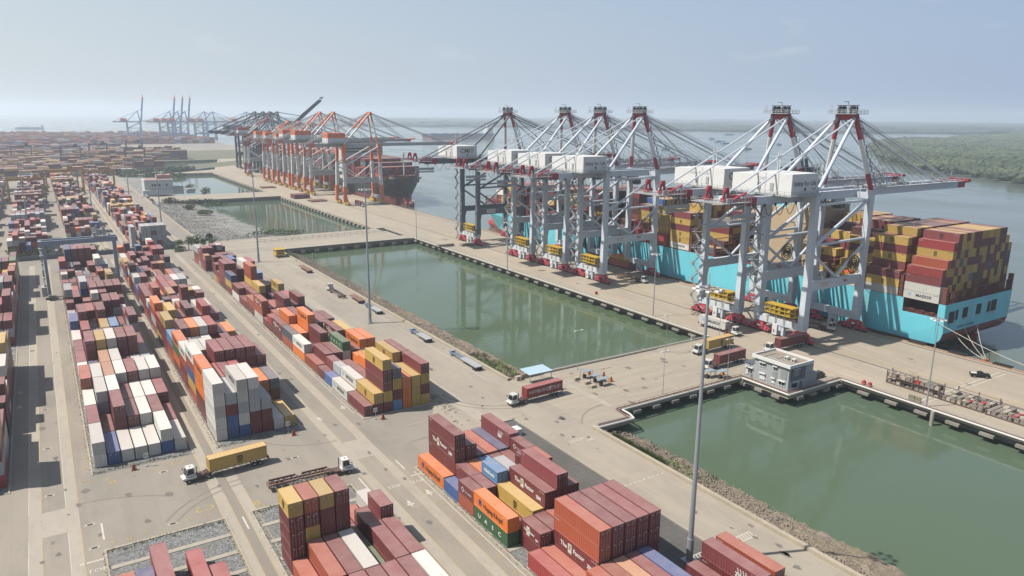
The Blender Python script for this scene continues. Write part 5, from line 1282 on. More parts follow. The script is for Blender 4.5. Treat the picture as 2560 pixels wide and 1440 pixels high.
# ---------------------------------------------------------------- light poles
def mast(x, y, H, r0, lab, ring=True, arms=0, hand=False, grp='tall lamp masts of the yard'):
    t = empty('light_mast', (x, y, 0))
    b = MB(); b.tube((0, 0, 0), (0, 0, H), r0, 12, r0*0.42)
    if H > 40: b.tube((0, 0, 0.2), (0, 0, 4.5), r0*1.25, 12, r0*1.2); b.box(-1.1, 1.1, -1.1, 1.1, 0, 0.35)
    b.obj('pole', mat('mast_steel', (0.42, 0.45, 0.49), 0.4, 0.3, 0.1), t)
    if ring:
        b = MB(); n = 12
        for k in range(n):
            a, c = 2*math.pi*k/n, 2*math.pi*(k+1)/n; R_ = 1.5 if H > 40 else 1.2
            b.bar((R_*math.cos(a), R_*math.sin(a), H-0.6), (R_*math.cos(c), R_*math.sin(c), H-0.6), 0.14, 0.14)
            if k % 3 == 0: b.bar((0, 0, H-0.6), (R_*math.cos(a), R_*math.sin(a), H-0.6), 0.1, 0.1)
        b.obj('ring', GALV, t)
        for k in range(8 if H > 40 else 6):
            a = 2*math.pi*k/(8 if H > 40 else 6); R_ = 2.0 if H > 40 else 1.55; b = MB()
            b.bar((R_*math.cos(a)-0.4, R_*math.sin(a), H-0.75), (R_*math.cos(a)+0.4, R_*math.sin(a), H-0.9), 0.75, 0.3); b.obj('floodlight', HWHT, t)
        b = MB(); b.bar((0, 0, H), (0, 0, H+1.8), 0.08, 0.08); b.obj('lightning_rod', GALV, t)
    else:
        b = MB(); b.bar((-1.1, 0, H), (1.1, 0, H), 0.1, 0.1); b.box(-1.6, -0.9, -0.2, 0.2, H-0.1, H+0.08); b.box(0.9, 1.6, -0.2, 0.2, H-0.1, H+0.08); b.obj('lamp_head', HWHT, t)
    return tag(t, lab, 'light mast', grp)
mast(87.5, 78.9, 49.5, 0.50, 'tallest grey lamp mast in the foreground beside the stacked maroon containers')
mast(96.5, 247.9, 49.9, 0.5, 'tall lamp mast on the yard road left of the green pond')
mast(90.4, 384.7, 48, 0.5, 'tall lamp mast near the far end of the yard road')
mast(60.2, 497.9, 40, 0.45, 'lamp mast beside the rubble bank, right of the far stacks'); mast(60.8, 687, 36, 0.45, 'lamp mast beside the white building road')
mast(-10, 560, 44, 0.45, 'lamp mast between the far left and middle blocks'); mast(-8.5, 760, 40, 0.45, 'lamp mast farthest along the left lane'); mast(30.5, 640, 42, 0.4, 'lamp mast between far middle and right blocks')
for x, y, lab in ((193.6, 201.5, 'quay lamp mast between the crane trio and the right pair'), (193.6, 95.8, 'quay lamp mast behind the rack of lashing bins'), (190, 406, 'quay lamp mast at the far corner of the green pond')): mast(x, y, 25, 0.22, lab, grp='quay lamp masts')
mast(189.0, 300, 25, 0.22, 'quay lamp mast opposite the gap before the crane trio', grp='quay lamp masts')
for i, (x, y) in enumerate(((139, 139.2), (131, 167.5), (166.5, 166.5), (163.6, 138.0), (193.3, 168))): mast(x, y, 12.5, 0.1, 'slim street light on the causeway, %s along it' % ORD[i], ring=False, grp='street lights on the causeway')
r4 = random.Random(3)
for i in range(9): mast(-180+i*40+r4.uniform(-12, 12), 1040+r4.uniform(0, 350), 38, 0.5, 'distant lamp mast in the ochre stacks, %s from the left' % ORD[i], grp='distant lamp masts')

# ---------------------------------------------------------------- vehicles
CABW = mat('cab_white', (0.74, 0.74, 0.72), 0.35, var=0.05); GLS = mat('vehicle_glass', (0.02, 0.03, 0.035), 0.08)
CHAS = mat('chassis_rust', (0.12, 0.07, 0.055), 0.7, var=0.3, scale=1.5); CHBR = mat('rusty_rail_brown', (0.24, 0.12, 0.09), 0.7)
def wheels(b, xs, w=1.05, r=0.5):
    for x in xs:
        for s in (-1, 1):
            b.tube((x, s*w-0.28, r), (x, s*w+0.28, r), r, 14, k=0); b.tube((x, s*(w+0.29), r), (x, s*(w+0.3), r), r*0.45, 10, k=1)
def wheel_parts(t, xs, w=1.05, r=0.5):
    for x in xs:
        for s in (-1, 1):
            b = MB(); b.tube((x, s*w-0.28, r), (x, s*w+0.28, r), r, 14, k=0); b.tube((x, s*(w+0.29), r), (x, s*(w+0.3), r), r*0.45, 10, k=1); b.obj('wheel', [BLK, GALV], t)
def tractor(t):
    """faces +x; sits with its fifth wheel at x=0"""
    b = MB(); b.box(-1.0, 4.6, -0.5, 0.5, 0.65, 1.05); b.box(-1.2, 0.8, -0.9, 0.9, 1.05, 1.25); b.box(0.9, 2.1, -1.0, 1.0, 0.6, 1.2)
    b.obj('frame', CHAS, t)
    b = MB(); b.add([(2.3, -1.2, 1.0), (4.9, -1.2, 0.9), (4.9, 1.2, 0.9), (2.3, 1.2, 1.0), (2.3, -1.2, 1.5), (5.1, -1.15, 1.3), (5.1, 1.15, 1.3), (2.3, 1.2, 1.5)],
              [(0, 3, 2, 1), (4, 5, 6, 7), (0, 1, 5, 4), (1, 2, 6, 5), (2, 3, 7, 6), (3, 0, 4, 7)])
    b.add([(2.5, -0.95, 1.5), (4.5, -0.95, 1.5), (4.5, 0.95, 1.5), (2.5, 0.95, 1.5), (2.6, -0.85, 3.15), (3.9, -0.85, 3.15), (3.9, 0.85, 3.15), (2.6, 0.85, 3.15)],
          [(0, 3, 2, 1), (4, 5, 6, 7), (0, 1, 5, 4), (1, 2, 6, 5), (2, 3, 7, 6), (3, 0, 4, 7)])
    b.box(2.5, 4.05, -0.95, 0.95, 3.15, 3.3); b.obj('cab', CABW, t)
    b = MB()
    b.add([(4.46, -0.8, 1.9), (4.46, 0.8, 1.9), (4.06, 0.76, 3.0), (4.06, -0.76, 3.0)], [(0, 1, 2, 3)])
    b.v = [(x+0.04, y, z) for x, y, z in b.v]
    for s in (-1, 1):
        b.add([(2.75, s*0.955, 1.9), (4.2, s*0.955, 1.9), (3.85, s*0.885, 3.0), (2.8, s*0.885, 3.0)], [(0, 1, 2, 3) if s < 0 else (3, 2, 1, 0)])
    b.obj('windows', GLS, t)
    wheel_parts(t, (0.0, 3.9))
    b = MB(); b.bar((2.2, 0.7, 1.2), (2.2, 0.7, 3.4), 0.16, 0.16)
    for s in (-1, 1): b.bar((4.3, s*0.95, 2.6), (4.5, s*1.3, 2.6), 0.06, 0.06); b.box(4.45, 4.55, s*1.3-0.12, s*1.3+0.12, 2.2, 2.75)
    b.obj('mirrors_and_exhaust', BLK, t)
    b = MB(); b.tube((3.3, 0, 3.3), (3.3, 0, 3.5), 0.12, 8); b.obj('beacon', CORG, t)
    for s in (-1, 1):
        b = MB(); b.box(5.0, 5.12, s*0.85-0.18, s*0.85+0.18, 1.0, 1.25); b.obj('headlight', HWHT, t)
def chassis(t, ladder=False):
    b = MB()
    for s in (-1, 1):
        b.box(-12.6, 0.6, s*0.55-0.12, s*0.55+0.12, 1.05, 1.4, 0)
        if ladder: b.box(-12.4, -6.9, s*1.25-0.1, s*1.25+0.1, 1.35, 1.75, 1); b.box(-5.6, -0.2, s*1.25-0.1, s*1.25+0.1, 1.35, 1.75, 1)
    for i in range(14 if ladder else 8):
        x = -12.4+i*(12.4/(13 if ladder else 7)); b.box(x-0.09, x+0.09, -1.25, 1.25, 1.2, 1.4, 0)
    b.box(-12.9, -12.6, -1.2, 1.2, 0.9, 1.5, 1)
    for i in range(9):
        for s in (-1, 1): b.box(-12+i*1.3, -11.5+i*1.3, s*1.24-0.04, s*1.24+0.04, 1.15, 1.4, 2)
    b.obj('chassis', [CHAS, CHBR, HWHT], t); wheel_parts(t, (-10.9, -9.6))
def truck(x, y, rz, lab, box=None, mark=None, ladder=False):
    t = empty('terminal_truck', (x, y, 0), rz); tractor(t); chassis(t, ladder); tag(t, lab, 'truck', 'white-cabbed terminal trucks')
    if box:
        # the box rides on the chassis: local x from -12.5 to -0.3; container length runs along its own +y
        o = bpy.data.objects.new('shipping_container', cbody(L40, 2.83)); COL.objects.link(o)
        o.material_slots[0].link = 'OBJECT'; o.material_slots[0].material = cmat(box[0])
        a = rz+R(90)
        # own +y -> truck backwards direction or forwards, so that the lettered (-x) side shows to the camera
        face = box[2]   # 'fwd': container y runs toward the cab
        if face == 'fwd': ang = rz-R(90); org = (-12.5, -1.22)
        else: ang = rz+R(90); org = (-0.3, 1.22)
        if face == 'fwd': org = (-12.5, 1.22)
        else: org = (-0.3, -1.22)
        c, s = math.cos(rz), math.sin(rz); o.location = (x+c*org[0]-s*org[1], y+s*org[0]+c*org[1], 1.42); o.rotation_euler = (0, 0, ang)
        tag(o, box[1], 'container', 'containers carried by trucks')
        d = bpy.data.objects.new('door', cdoor(2.83)); COL.objects.link(d); d.parent = o; d.material_slots[0].link = 'OBJECT'; d.material_slots[0].material = cmat(box[0])
        if mark == 'HS':
            text('HAMBURG', 1.35, WLET, o, (-0.014, 8.3, 1.4), '-x', 1.0); text('SÜD', 1.35, WLET, o, (-0.014, 2.0, 1.4), '-x', 1.0)
            b = MB(); b.add([(-0.015, 5.3, 1.9), (-0.015, 3.4, 2.0), (-0.015, 3.4, 1.8), (-0.015, 4.6, 1.4)], [(0, 1, 2, 3)]); b.add([(-0.015, 5.2, 0.8), (-0.015, 4.6, 1.4), (-0.015, 3.6, 1.0), (-0.015, 3.5, 1.15), (-0.015, 4.4, 1.65)], [(0, 1, 2, 3)]); b.obj('logo', WLET, o)
        elif mark: marks(o, dict(mark=mark, L=L40, h=2.83, c=box[0]))
    return t
# MSC truck foreground: cab to the left (-x)
c_ = R(180)
truck(22.6, 154.9, R(180)+0.08, 'terminal truck carrying the yellow container across the foreground road', ('Y', 'yellow container with dark lettering on the truck crossing the foreground road', 'fwd'), SCM)
truck(44.8, 141.6, 0.0-0.04, 'terminal truck with empty skeletal trailer in the foreground', None, None, True)
truck(102.6, 154.3, R(180)+0.05, 'terminal truck carrying the red lettered container by the blue canopy', ('R', 'red container with white lettering on the truck by the blue canopy', 'fwd'), 'HS')
truck(177, 159.3, R(180)+0.03, 'terminal truck with yellow container at the quay end of the causeway', ('Y', 'yellow container on the truck at the quay end of the causeway', 'fwd'), SCM)
truck(168.5, 147.0, R(180)+0.03, 'terminal truck with maroon container just left of the grey office', ('P', 'maroon container on the truck left of the grey office', 'fwd'))
truck(198.6, 148.2, R(180)-0.05, 'terminal truck half hidden behind the grey office, maroon container on it', ('M', 'maroon container on the truck behind the grey office roof', 'fwd'))
truck(200.5, 170.5, R(-90)+0.03, 'terminal truck with white lettered container driving along the crane legs', ('W', 'white container with dark lettering on the truck beside the crane legs', 'bwd'), MS)
truck(234, 156.5, R(-90)+0.3, 'empty terminal truck between the legs of the nearest crane', None, None, True)
truck(229, 249.5, R(-90)+0.2, 'terminal truck under the hanging brown container of the trio cranes', None, None, True)
truck(222, 579, R(-90), 'dark truck under the nearest orange crane', ('M', 'maroon container on the truck under the nearest orange crane', 'bwd'))
truck(101.0, 301, R(90), 'white-cabbed truck with flat trailer parked by the kerb wall', None, None)
# hanging container with yellow spreader below crane 3
def spreader(x, y, z, lab, cont=None):
    t = empty('container_spreader', (x, y, z)); b = MB(); b.box(-1.2, 1.2, -6.1, 6.1, 0, 0.5, 0); b.box(-1.5, 1.5, -2.2, 2.2, 0.5, 1.1, 0); b.box(-1.6, 1.6, -1.6, 1.6, 1.1, 2.0, 1)
    for s in (-1, 1):
        for q in (-1, 1): b.tube((s*1.2, q*1.5, 2.0), (s*1.2, q*1.5, 48-z), 0.05, 4, caps=False, k=2)
    b.obj('frame', [CYEL, CORG, BLK], t); return tag(t, lab, 'spreader', 'yellow spreaders hanging from the cranes')
spreader(229.5, 264, 8.6, 'yellow spreader holding the brown container low under the trio cranes')
o = bpy.data.objects.new('shipping_container', cbody(L40, 2.83)); COL.objects.link(o); o.material_slots[0].link = 'OBJECT'; o.material_slots[0].material = cmat('T'); o.location = (228.3, 258, 5.7)
tag(o, 'brick brown container hanging low from the spreader of the trio cranes', 'container')
spreader(251.2, 159.2, 17.6, 'yellow spreader on the white container aboard the turquoise ship')
# flat trailers along the kerb
for i, (x, y0, y1, kind) in enumerate(((104.6, 361, 344, 0), (104.5, 290, 276, 0), (104.4, 272, 257, 1), (104.6, 230, 215, 1), (105, 201, 182, 1))):
    t = empty('flat_trailer', (x, (y0+y1)/2, 0)); b = MB(); m_ = CHBR if kind == 0 else GALV
    L = y0-y1; yc = L/2
    b.box(-1.25, 1.25, -yc, 0.6 if kind else yc-2, 1.15, 1.4, 0)
    if kind:
        for s in (-1, 1): b.box(s*0.6-0.1, s*0.6+0.1, 0.6, yc, 1.1, 1.35, 1)
        for k in range(6): b.box(-1.2, 1.2, 0.9+k*1.1, 1.05+k*1.1, 1.1, 1.3, 1)
        b.box(-0.9, 0.9, yc-2.2, yc-1.2, 0.5, 1.7, 1)
    b.obj('deck', [m_, mat('dull_blue_steel', (0.28, 0.35, 0.45), 0.6)], t)
    b = MB()
    for k in (0.8, 2.0):
        for s in (-1, 1):
            b = MB(); b.tube((s*1.0-0.2, -yc+k, 0.5), (s*1.0+0.2, -yc+k, 0.5), 0.48, 12); b.obj('wheel', BLK, t)
    tag(t, ['rusty flat trailer farthest along the kerb wall', 'rusty flat trailer behind the parked white cab', 'grey flat trailer at the foot of the middle lamp mast', 'grey and blue flat trailer second nearest along the kerb', 'grey and blue flat trailer nearest the blue canopy'][i], 'trailer', 'trailers parked by the kerb wall')
# pickup
t = empty('pickup_truck', (230.3, 100, 0), R(-50)); PB = mat('pickup_black', (0.015, 0.017, 0.02), 0.25)
b = MB(); b.box(-2.6, 2.6, -0.92, 0.92, 0.5, 0.95); b.box(0.9, 2.55, -0.88, 0.88, 0.95, 1.15); b.box(-2.6, -0.7, -0.92, -0.82, 0.95, 1.25); b.box(-2.6, -0.7, 0.82, 0.92, 0.95, 1.25); b.box(-2.6, -2.5, -0.82, 0.82, 0.95, 1.25)
b.add([(-0.8, -0.85, 1.0), (1.3, -0.85, 1.0), (1.3, 0.85, 1.0), (-0.8, 0.85, 1.0), (-0.5, -0.7, 1.7), (0.7, -0.7, 1.7), (0.7, 0.7, 1.7), (-0.5, 0.7, 1.7)], [(0, 3, 2, 1), (4, 5, 6, 7), (0, 1, 5, 4), (1, 2, 6, 5), (2, 3, 7, 6), (3, 0, 4, 7)])
b.obj('body', PB, t)
b = MB(); b.add([(1.27, -0.72, 1.12), (1.27, 0.72, 1.12), (0.78, 0.62, 1.64), (0.78, -0.62, 1.64)], [(0, 1, 2, 3)]); b.obj('windscreen', GLS, t)
b = MB(); b.box(-2.3, -0.9, -0.6, 0.6, 1.0, 1.3); b.obj('load', HWHT, t)
wheel_parts(t, (-1.6, 1.65), 0.8, 0.4); tag(t, 'black pickup truck driving along the bare quay at right', 'pickup')

# ---------------------------------------------------------------- grey office by the quay
t = empty('office_building', (0, 0, 0)); CLAD = mat('grey_cladding', (0.40, 0.42, 0.43), 0.7, var=0.06, scale=0.4, sc=(1, 1, 6)); TRIM = mat('white_trim', (0.78, 0.78, 0.76), 0.6, var=0.03); CDK = mat('dark_cladding', (0.12, 0.14, 0.16), 0.6, var=0.1)
b = MB(); b.box(170.4, 179.5, 122.2, 134.0, 0, 7.2); b.box(170.4, 176, 134.0, 137.6, 0, 4.4); b.box(179.5, 184.5, 123.0, 128.6, 0, 3.4); b.obj('walls', CLAD, t)
b = MB(); b.box(170.0, 179.9, 121.8, 134.4, 7.2, 7.4, 0)
for x0, x1, y0, y1 in ((169.7, 180.2, 121.5, 121.9), (169.7, 180.2, 134.3, 134.7), (169.7, 170.1, 121.9, 134.3), (179.8, 180.2, 121.9, 134.3)): b.box(x0, x1, y0, y1, 7.0, 7.95, 1)
b.box(170.2, 176.2, 134.7, 137.8, 4.4, 4.6, 2); b.obj('roof', [mat('roof_gravel', (0.32, 0.27, 0.21), 0.9, var=0.2, scale=0.6, dirt=(0.18, 0.15, 0.12)), TRIM, CDK], t)
for y in (124.0, 126.4): 
    b = MB(); b.box(174.6, 175.9, y, y+0.9, 7.4, 8.3); b.tube((174.55, y+0.45, 7.85), (174.6, y+0.45, 7.85), 0.33, 12, k=1); b.obj('air_conditioner', [HWHT, BLK], t)
b = MB(); b.box(172, 172.5, 123, 131, 7.4, 7.6); b.box(173, 177, 128.6, 128.9, 7.4, 7.6); b.box(171, 177, 132, 132.3, 7.4, 7.6); b.obj('roof_pipes', GALV, t)
for y, z, w_, h_ in ((131.2, 5.0, 1.9, 1.0), (126.8, 4.8, 1.2, 1.3), (124.3, 1.3, 1.9, 1.2), (131.0, 1.2, 1.7, 1.6), (127.2, 1.2, 1.0, 1.3), (135.4, 1.6, 1.6, 1.6), (136.6, 1.2, 0.6, 2.0)):
    b = MB(); b.box(170.32, 170.4, y-w_/2, y+w_/2, z, z+h_, 0 if z > 1.25 else 1); 
    for k in (-0.5, 0, 0.5): b.box(170.28, 170.32, y+k*w_-0.05, y+k*w_+0.05, z, z+h_, 1)
    b.box(169.8, 170.4, y-w_/2-0.2, y+w_/2+0.2, z+h_+0.05, z+h_+0.2, 1); b.box(170.2, 170.4, y-w_/2-0.1, y+w_/2+0.1, z-0.15, z-0.02, 1); b.obj('window', [GLS, TRIM], t)
b = MB(); b.box(170.3, 170.4, 122.8, 124.9, 3.4, 6.6); b.box(170.3, 170.4, 126.0, 127.6, 2.8, 4.6); b.obj('louvre', mat('louvre_grey', (0.3, 0.31, 0.32), 0.6, sc=(1, 1, 20), scale=0.6, var=0.2), t)
b = MB(); b.box(171.2, 177.6, 122.1, 122.2, 2.9, 6.6, 0); b.box(172.3, 174.6, 122.02, 122.1, 4.2, 6.2, 1); b.box(172.2, 174.8, 121.7, 122.1, 6.3, 6.45, 2); b.box(172.0, 174.4, 122.12, 122.2, 0.9, 2.4, 3); b.box(171.9, 174.6, 121.7, 122.1, 2.45, 2.6, 2); b.obj('end_windows', [CDK, mat('end_wall_grey', (0.25, 0.27, 0.29), 0.6), TRIM, GLS], t)
b = MB(); b.box(175.6, 176.5, 122.1, 122.2, 0.1, 2.2); b.obj('door', CDK, t)
b = MB(); b.box(177.5, 181.5, 122.4, 127, 4.4, 6.9, 0); b.box(177.4, 181.6, 122.3, 127.1, 6.9, 7.05, 1); b.obj('glazed_bay', [mat('grey_glass_panel', (0.35, 0.42, 0.46), 0.2), TEAL], t)
tag(t, 'grey two-storey office with flat roof on the platform over the near pond', 'office building')
t = empty('parked_van', (188.3, 125.2, 0), R(0)); b = MB(); b.box(-2.2, 2.2, -0.9, 0.9, 0.4, 1.1); b.add([(-2.1, -0.88, 1.1), (1.9, -0.88, 1.1), (1.9, 0.88, 1.1), (-2.1, 0.88, 1.1), (-1.9, -0.75, 1.9), (1.0, -0.75, 1.9), (1.0, 0.75, 1.9), (-1.9, 0.75, 1.9)], [(0, 3, 2, 1), (4, 5, 6, 7), (0, 1, 5, 4), (1, 2, 6, 5), (2, 3, 7, 6), (3, 0, 4, 7)])
b.obj('body', mat('van_dark', (0.07, 0.065, 0.055), 0.4), t); b = MB(); b.box(-1.6, 0.7, -0.86, -0.82, 1.25, 1.75); b.obj('windows', GLS, t); wheel_parts(t, (-1.4, 1.4), 0.8, 0.36); tag(t, 'dark van parked right behind the grey office', 'van')

# ---------------------------------------------------------------- pipes, railings
PIPE = mat('pale_pipe', (0.68, 0.66, 0.62), 0.5, var=0.08); PIPR = mat('brown_pipe', (0.25, 0.12, 0.09), 0.6)
def pipe(name, pts, r, m_, lab):
    b = MB()
    for p, q in zip(pts, pts[1:]): b.tube(p, q, r, 8)
    return tag(b.obj(name, m_), lab, 'pipe')
z = 0.25
pipe('water_pipe', [(KX+1, 133.4, -0.4), (KX+1, 130.6, z), (120.6, 130.3, z), (121.6, 133, z), (121.8, 136.2, z), (168.0, 136.4, z), (168.2, 120.0, z), (192.0, 119.9, z), (191.8, 60, z), (191.8, -30, z)], 0.27, PIPE, 'pale pipeline following the deck edge round the near pond')
pipe('brown_pipe', [(KX+2, 132, z+0.1), (119.8, 131.6, z+0.1), (120.6, 137.5, z+0.1), (169.4, 137.6, z+0.1), (169.4, 121.0, z+0.1), (193, 121.2, z+0.1), (192.9, -30, z+0.1)], 0.16, PIPR, 'brown pipeline inside the pale one round the near pond')
pipe('water_pipe', [(112, 170.9, 0.3), (191.5, 170.9, 0.3), (191.5, 412, 0.3)], 0.2, PIPE, 'pale pipeline along the quay edge of the long green pond')
pipe('water_pipe', [(110, 413.6, 0.3), (189, 413.4, 0.3)], 0.25, PIPE, 'pale pipeline at the far end of the long green pond')
def railing(pts, lab, h=1.1, step=2.4, r=0.06, m_=None):
    b = MB(); b.rail(pts, h, step, r); return tag(b.obj('railing', m_ or GALV), lab, 'railing')
railing([(118.5, 130.9, 0), (109.5, 131.2, 0)], 'short railing at the corner platform of the near pond')
railing([(121.0, 137.2, 0), (168.8, 137.3, 0)], 'railing along the causeway edge above the near pond', m_=PIPR); railing([(169, 121.6, 0), (192.3, 121.4, 0)], 'railing in front of the grey office')
railing([(192.6, 119, 0), (192.6, -30, 0)], 'railing along the quay edge of the near pond'); railing([(112, 170.3, 0), (186, 170.3, 0)], 'railing on the pond side of the causeway with lamps')
railing([(192.5, 173, 0), (192.5, 411, 0)], 'long railing on the quay edge of the long green pond')
railing([(78, 460.8, 0), (181, 461.5, 0)], 'white railing on the far side of the distant causeway', 2.0, 4, 0.18); railing([(104, 441.5, 0), (186, 443, 0)], 'white railing on the near side of the distant causeway', 2.0, 4, 0.18)
b = MB(); b.box(110, 112, 168.9, 170.2, 0, 1.2); b.box(112, 119, 169.8, 170.2, 0, 1.3); b.box(119, 166, 170.0, 170.35, 0, 0.45); tag(b.obj('parapet', KERB), 'low concrete parapet along the pond side of the causeway', 'parapet')
# canopy
t = empty('canopy', (114.2, 165.3, 0)); b = MB(); b.add([(-4.0, -2.6, 3.6), (4.0, -2.6, 3.6), (4.0, 2.6, 3.9), (-4.0, 2.6, 3.9), (-4.0, -2.6, 3.75), (4.0, -2.6, 3.75), (4.0, 2.6, 4.05), (-4.0, 2.6, 4.05)], [(0, 3, 2, 1), (4, 5, 6, 7), (0, 1, 5, 4), (1, 2, 6, 5), (2, 3, 7, 6), (3, 0, 4, 7)])
b.obj('roof', mat('canopy_blue', (0.46, 0.62, 0.72), 0.5, var=0.06), t)
for x in (-3.7, 3.7):
    for y in (-2.4, 2.4): b = MB(); b.bar((x, y, 0), (x, y, 3.7), 0.13, 0.13); b.obj('post', GALV, t)
tag(t, 'blue roofed canopy on posts at the corner of the long pond', 'canopy')
# hatch covers
for (x, y, k), lab in zip(((196.5, 664, 4), (202.5, 634, 1), (196, 773, 1), (204, 633, 0)), ('stack of maroon hatch covers on the neighbouring quay', 'single maroon hatch cover lying in front of the stack', 'maroon hatch cover far along the neighbouring quay', '')):
    if not lab: continue
    b = MB()
    for i in range(k): b.box(x-7, x+7, y-6.5, y+6.5, 0.2+i*0.9, 0.95+i*0.9)
    tag(b.obj('hatch_cover', DECKR), lab, 'hatch cover', 'ship hatch covers on the quay')
# cones, barriers, blocks
ORG = mat('barrier_orange', (0.62, 0.20, 0.02), 0.5)
def barrier(x, y, lab, m_=None, s=1.0):
    b = MB(); b.add([(-0.5*s, -0.35*s, 0), (0.5*s, -0.35*s, 0), (0.5*s, 0.35*s, 0), (-0.5*s, 0.35*s, 0), (-0.22*s, -0.15*s, 1.5*s), (0.22*s, -0.15*s, 1.5*s), (0.22*s, 0.15*s, 1.5*s), (-0.22*s, 0.15*s, 1.5*s)], [(0, 3, 2, 1), (4, 5, 6, 7), (0, 1, 5, 4), (1, 2, 6, 5), (2, 3, 7, 6), (3, 0, 4, 7)])
    b.box(-0.6*s, 0.6*s, -0.45*s, 0.45*s, 0, 0.18*s)
    o = b.obj('barrier', m_ or ORG); o.location = (x, y, 0); return tag(o, lab, 'barrier', 'orange barriers on the paved yard')
for i, (x, y) in enumerate(((131.5, 162.5), (134, 158.8), (133.2, 154.5), (165.6, 141.5), (164.5, 145.5))): barrier(x, y, 'orange plastic barrier on the causeway, %s from the left' % ORD[i])
rc = mat('cone_brown_red', (0.35, 0.08, 0.03), 0.6)
for x, y, lab in ((9.8, 166.2, 'brown marker block in front of the left block'), (44.2, 165.8, 'brown marker block in front of the middle block'), (66.2, 163.6, 'brown marker block in front of the pondside block')): barrier(x, y, lab, rc, 0.9)
for x, y, s_, lab in ((12.4, 166.8, '3C', 'small white sign post in front of the left block'), (43.4, 167.6, '3B', 'small white sign post in front of the middle block'), (64.6, 164.6, '3A', 'small white sign post in front of the pondside block')):
    t = empty('sign_post', (x, y, 0)); b = MB(); b.bar((0, 0, 0), (0, 0, 2.4), 0.1, 0.1); b.box(-0.3, 0.3, -0.3, 0.3, 0, 0.2); b.obj('post', GALV, t); b = MB(); b.box(-0.5, 0.5, -0.08, -0.04, 2.0, 3.1); pl = b.obj('plate', HWHT, t); text(s_, 0.7, KLET, pl, (0, -0.1, 2.55), '-y'); tag(t, lab, 'sign', 'row number signs')
for i, (x, y) in enumerate(((127.8, 160.8), (128.4, 156.6), (128, 153.4))):
    t = empty('check_table', (x, y, 0)); b = MB(); b.box(-3.2, -1.4, -0.5, 0.5, 0, 0.8, 0); b.obj('concrete_block', KERB, t); b = MB(); b.box(-0.6, 3.0, -0.9, 0.9, 2.1, 2.2); b.obj('roof', mat('bluegrey_sheet', (0.3, 0.36, 0.42), 0.5), t)
    b = MB()
    for px_ in (-0.4, 2.8):
        for py_ in (-0.8, 0.8): b.bar((px_, py_, 0), (px_, py_, 2.1), 0.08, 0.08)
    b.box(0.2, 1.0, -0.4, 0.4, 0, 1.1); b.obj('frame', BLK, t); tag(t, 'small check booth with sheet roof on the causeway, %s from the pond' % ORD[i], 'booth', 'check booths on the causeway')
for i, (x, y) in enumerate(((160.5, 142.2), (163.5, 140))):
    t = empty('check_table', (x, y, 0)); b = MB(); b.box(-1.8, 1.8, -1, 1, 2.1, 2.2); b.obj('roof', mat('bluegrey_sheet', (0.3, 0.36, 0.42), 0.5), t); b = MB()
    for px_ in (-1.6, 1.6):
        for py_ in (-0.8, 0.8): b.bar((px_, py_, 0), (px_, py_, 2.1), 0.1, 0.1)
    b.box(-1.5, -0.3, -0.6, 0.6, 0, 0.9); b.obj('frame', BLK, t); tag(t, 'check booth with sheet roof near the grey office, %s' % ('left one' if i == 0 else 'right one'), 'booth', 'check booths on the causeway')
# white boxes beside the dark pit
for i, (x, y) in enumerate(((88.3, 139.6), (90.2, 138.4))):
    b = MB(); b.box(x-0.8, x+0.8, y-1.2, y+1.2, 0.02, 1.7); b.box(x-0.85, x+0.85, y-0.1, y+0.1, 0.02, 1.75); tag(b.obj('equipment_box', HWHT), 'white equipment box on the dark paving, %s' % ('left of the pair' if i == 0 else 'right of the pair'), 'box', 'white equipment boxes')
b = MB(); b.box(101, 106, 391, 397.5, 1.2, 2.0); b.box(101.5, 105.5, 392, 396, 2.0, 3.4)
for x in (101.5, 105.5):
    for y in (391.5, 397): b.bar((x, y, 0), (x, y, 4.2), 0.2, 0.2)
b.box(100.8, 106.2, 390.8, 397.8, 4.2, 4.3); tag(b.obj('yellow_machine', CYEL), 'yellow framed machine parked at the far corner of the long pond', 'machine')
# lashing bin racks on the quay
RK = mat('bin_grey_beige', (0.30, 0.26, 0.22), 0.8, var=0.3, scale=0.8, dirt=(0.15, 0.1, 0.08)); RKF = mat('rack_frame_brown', (0.16, 0.10, 0.08), 0.7); PALE = mat('bin_pale', (0.50, 0.44, 0.35), 0.8, var=0.15); REDB = mat('bin_red', (0.5, 0.05, 0.04), 0.6)
rk = random.Random(4)
def rack(x0, x1, y0, y1, tall, lab):
    t = empty('lashing_rack', (0, 0, 0)); b = MB()
    zz = [0.3] + ([2.2] if tall else [])
    for z in zz:
        b.box(x0, x1, y0, y1, z-0.15, z)
        for x in (x0, x1): b.bar((x, y0, z), (x, y1, z), 0.15, 0.15); b.bar((x, y0, z+1.3), (x, y1, z+1.3), 0.1, 0.1)
    for x in (x0, x1):
        for y in (y0, y1, (y0+y1)/2): b.bar((x, y, 0), (x, y, zz[-1]+1.8), 0.22, 0.22)
    b.obj('frame', RKF, t); n = 0
    for z in zz:
        y = y0+0.4
        while y < y1-0.8 and n < 96:
            x = x0+0.3
            while x < x1-0.6 and n < 96:
                if rk.random() < 0.93:
                    m_ = rk.choice((RK, RK, RK, RK, PALE, PALE, GALV, BLK, REDB) if rk.random() < 0.35 else (RK, RK, PALE)); s_ = 0.6; h_ = rk.choice((0.75, 0.8, 0.85, 0.3))
                    b = MB(); b.box(x, x+2*s_, y, y+2*s_*0.9, z, z+h_); b.bar((x+0.2, y+0.3, z+h_+0.02), (x+1.0, y+0.7, z+h_+0.08), 0.18, 0.12); b.obj('bin', m_, t); n += 1
                x += 1.45
            y += 1.35
    tag(t, lab, 'rack', 'racks of lashing bins on the quay')
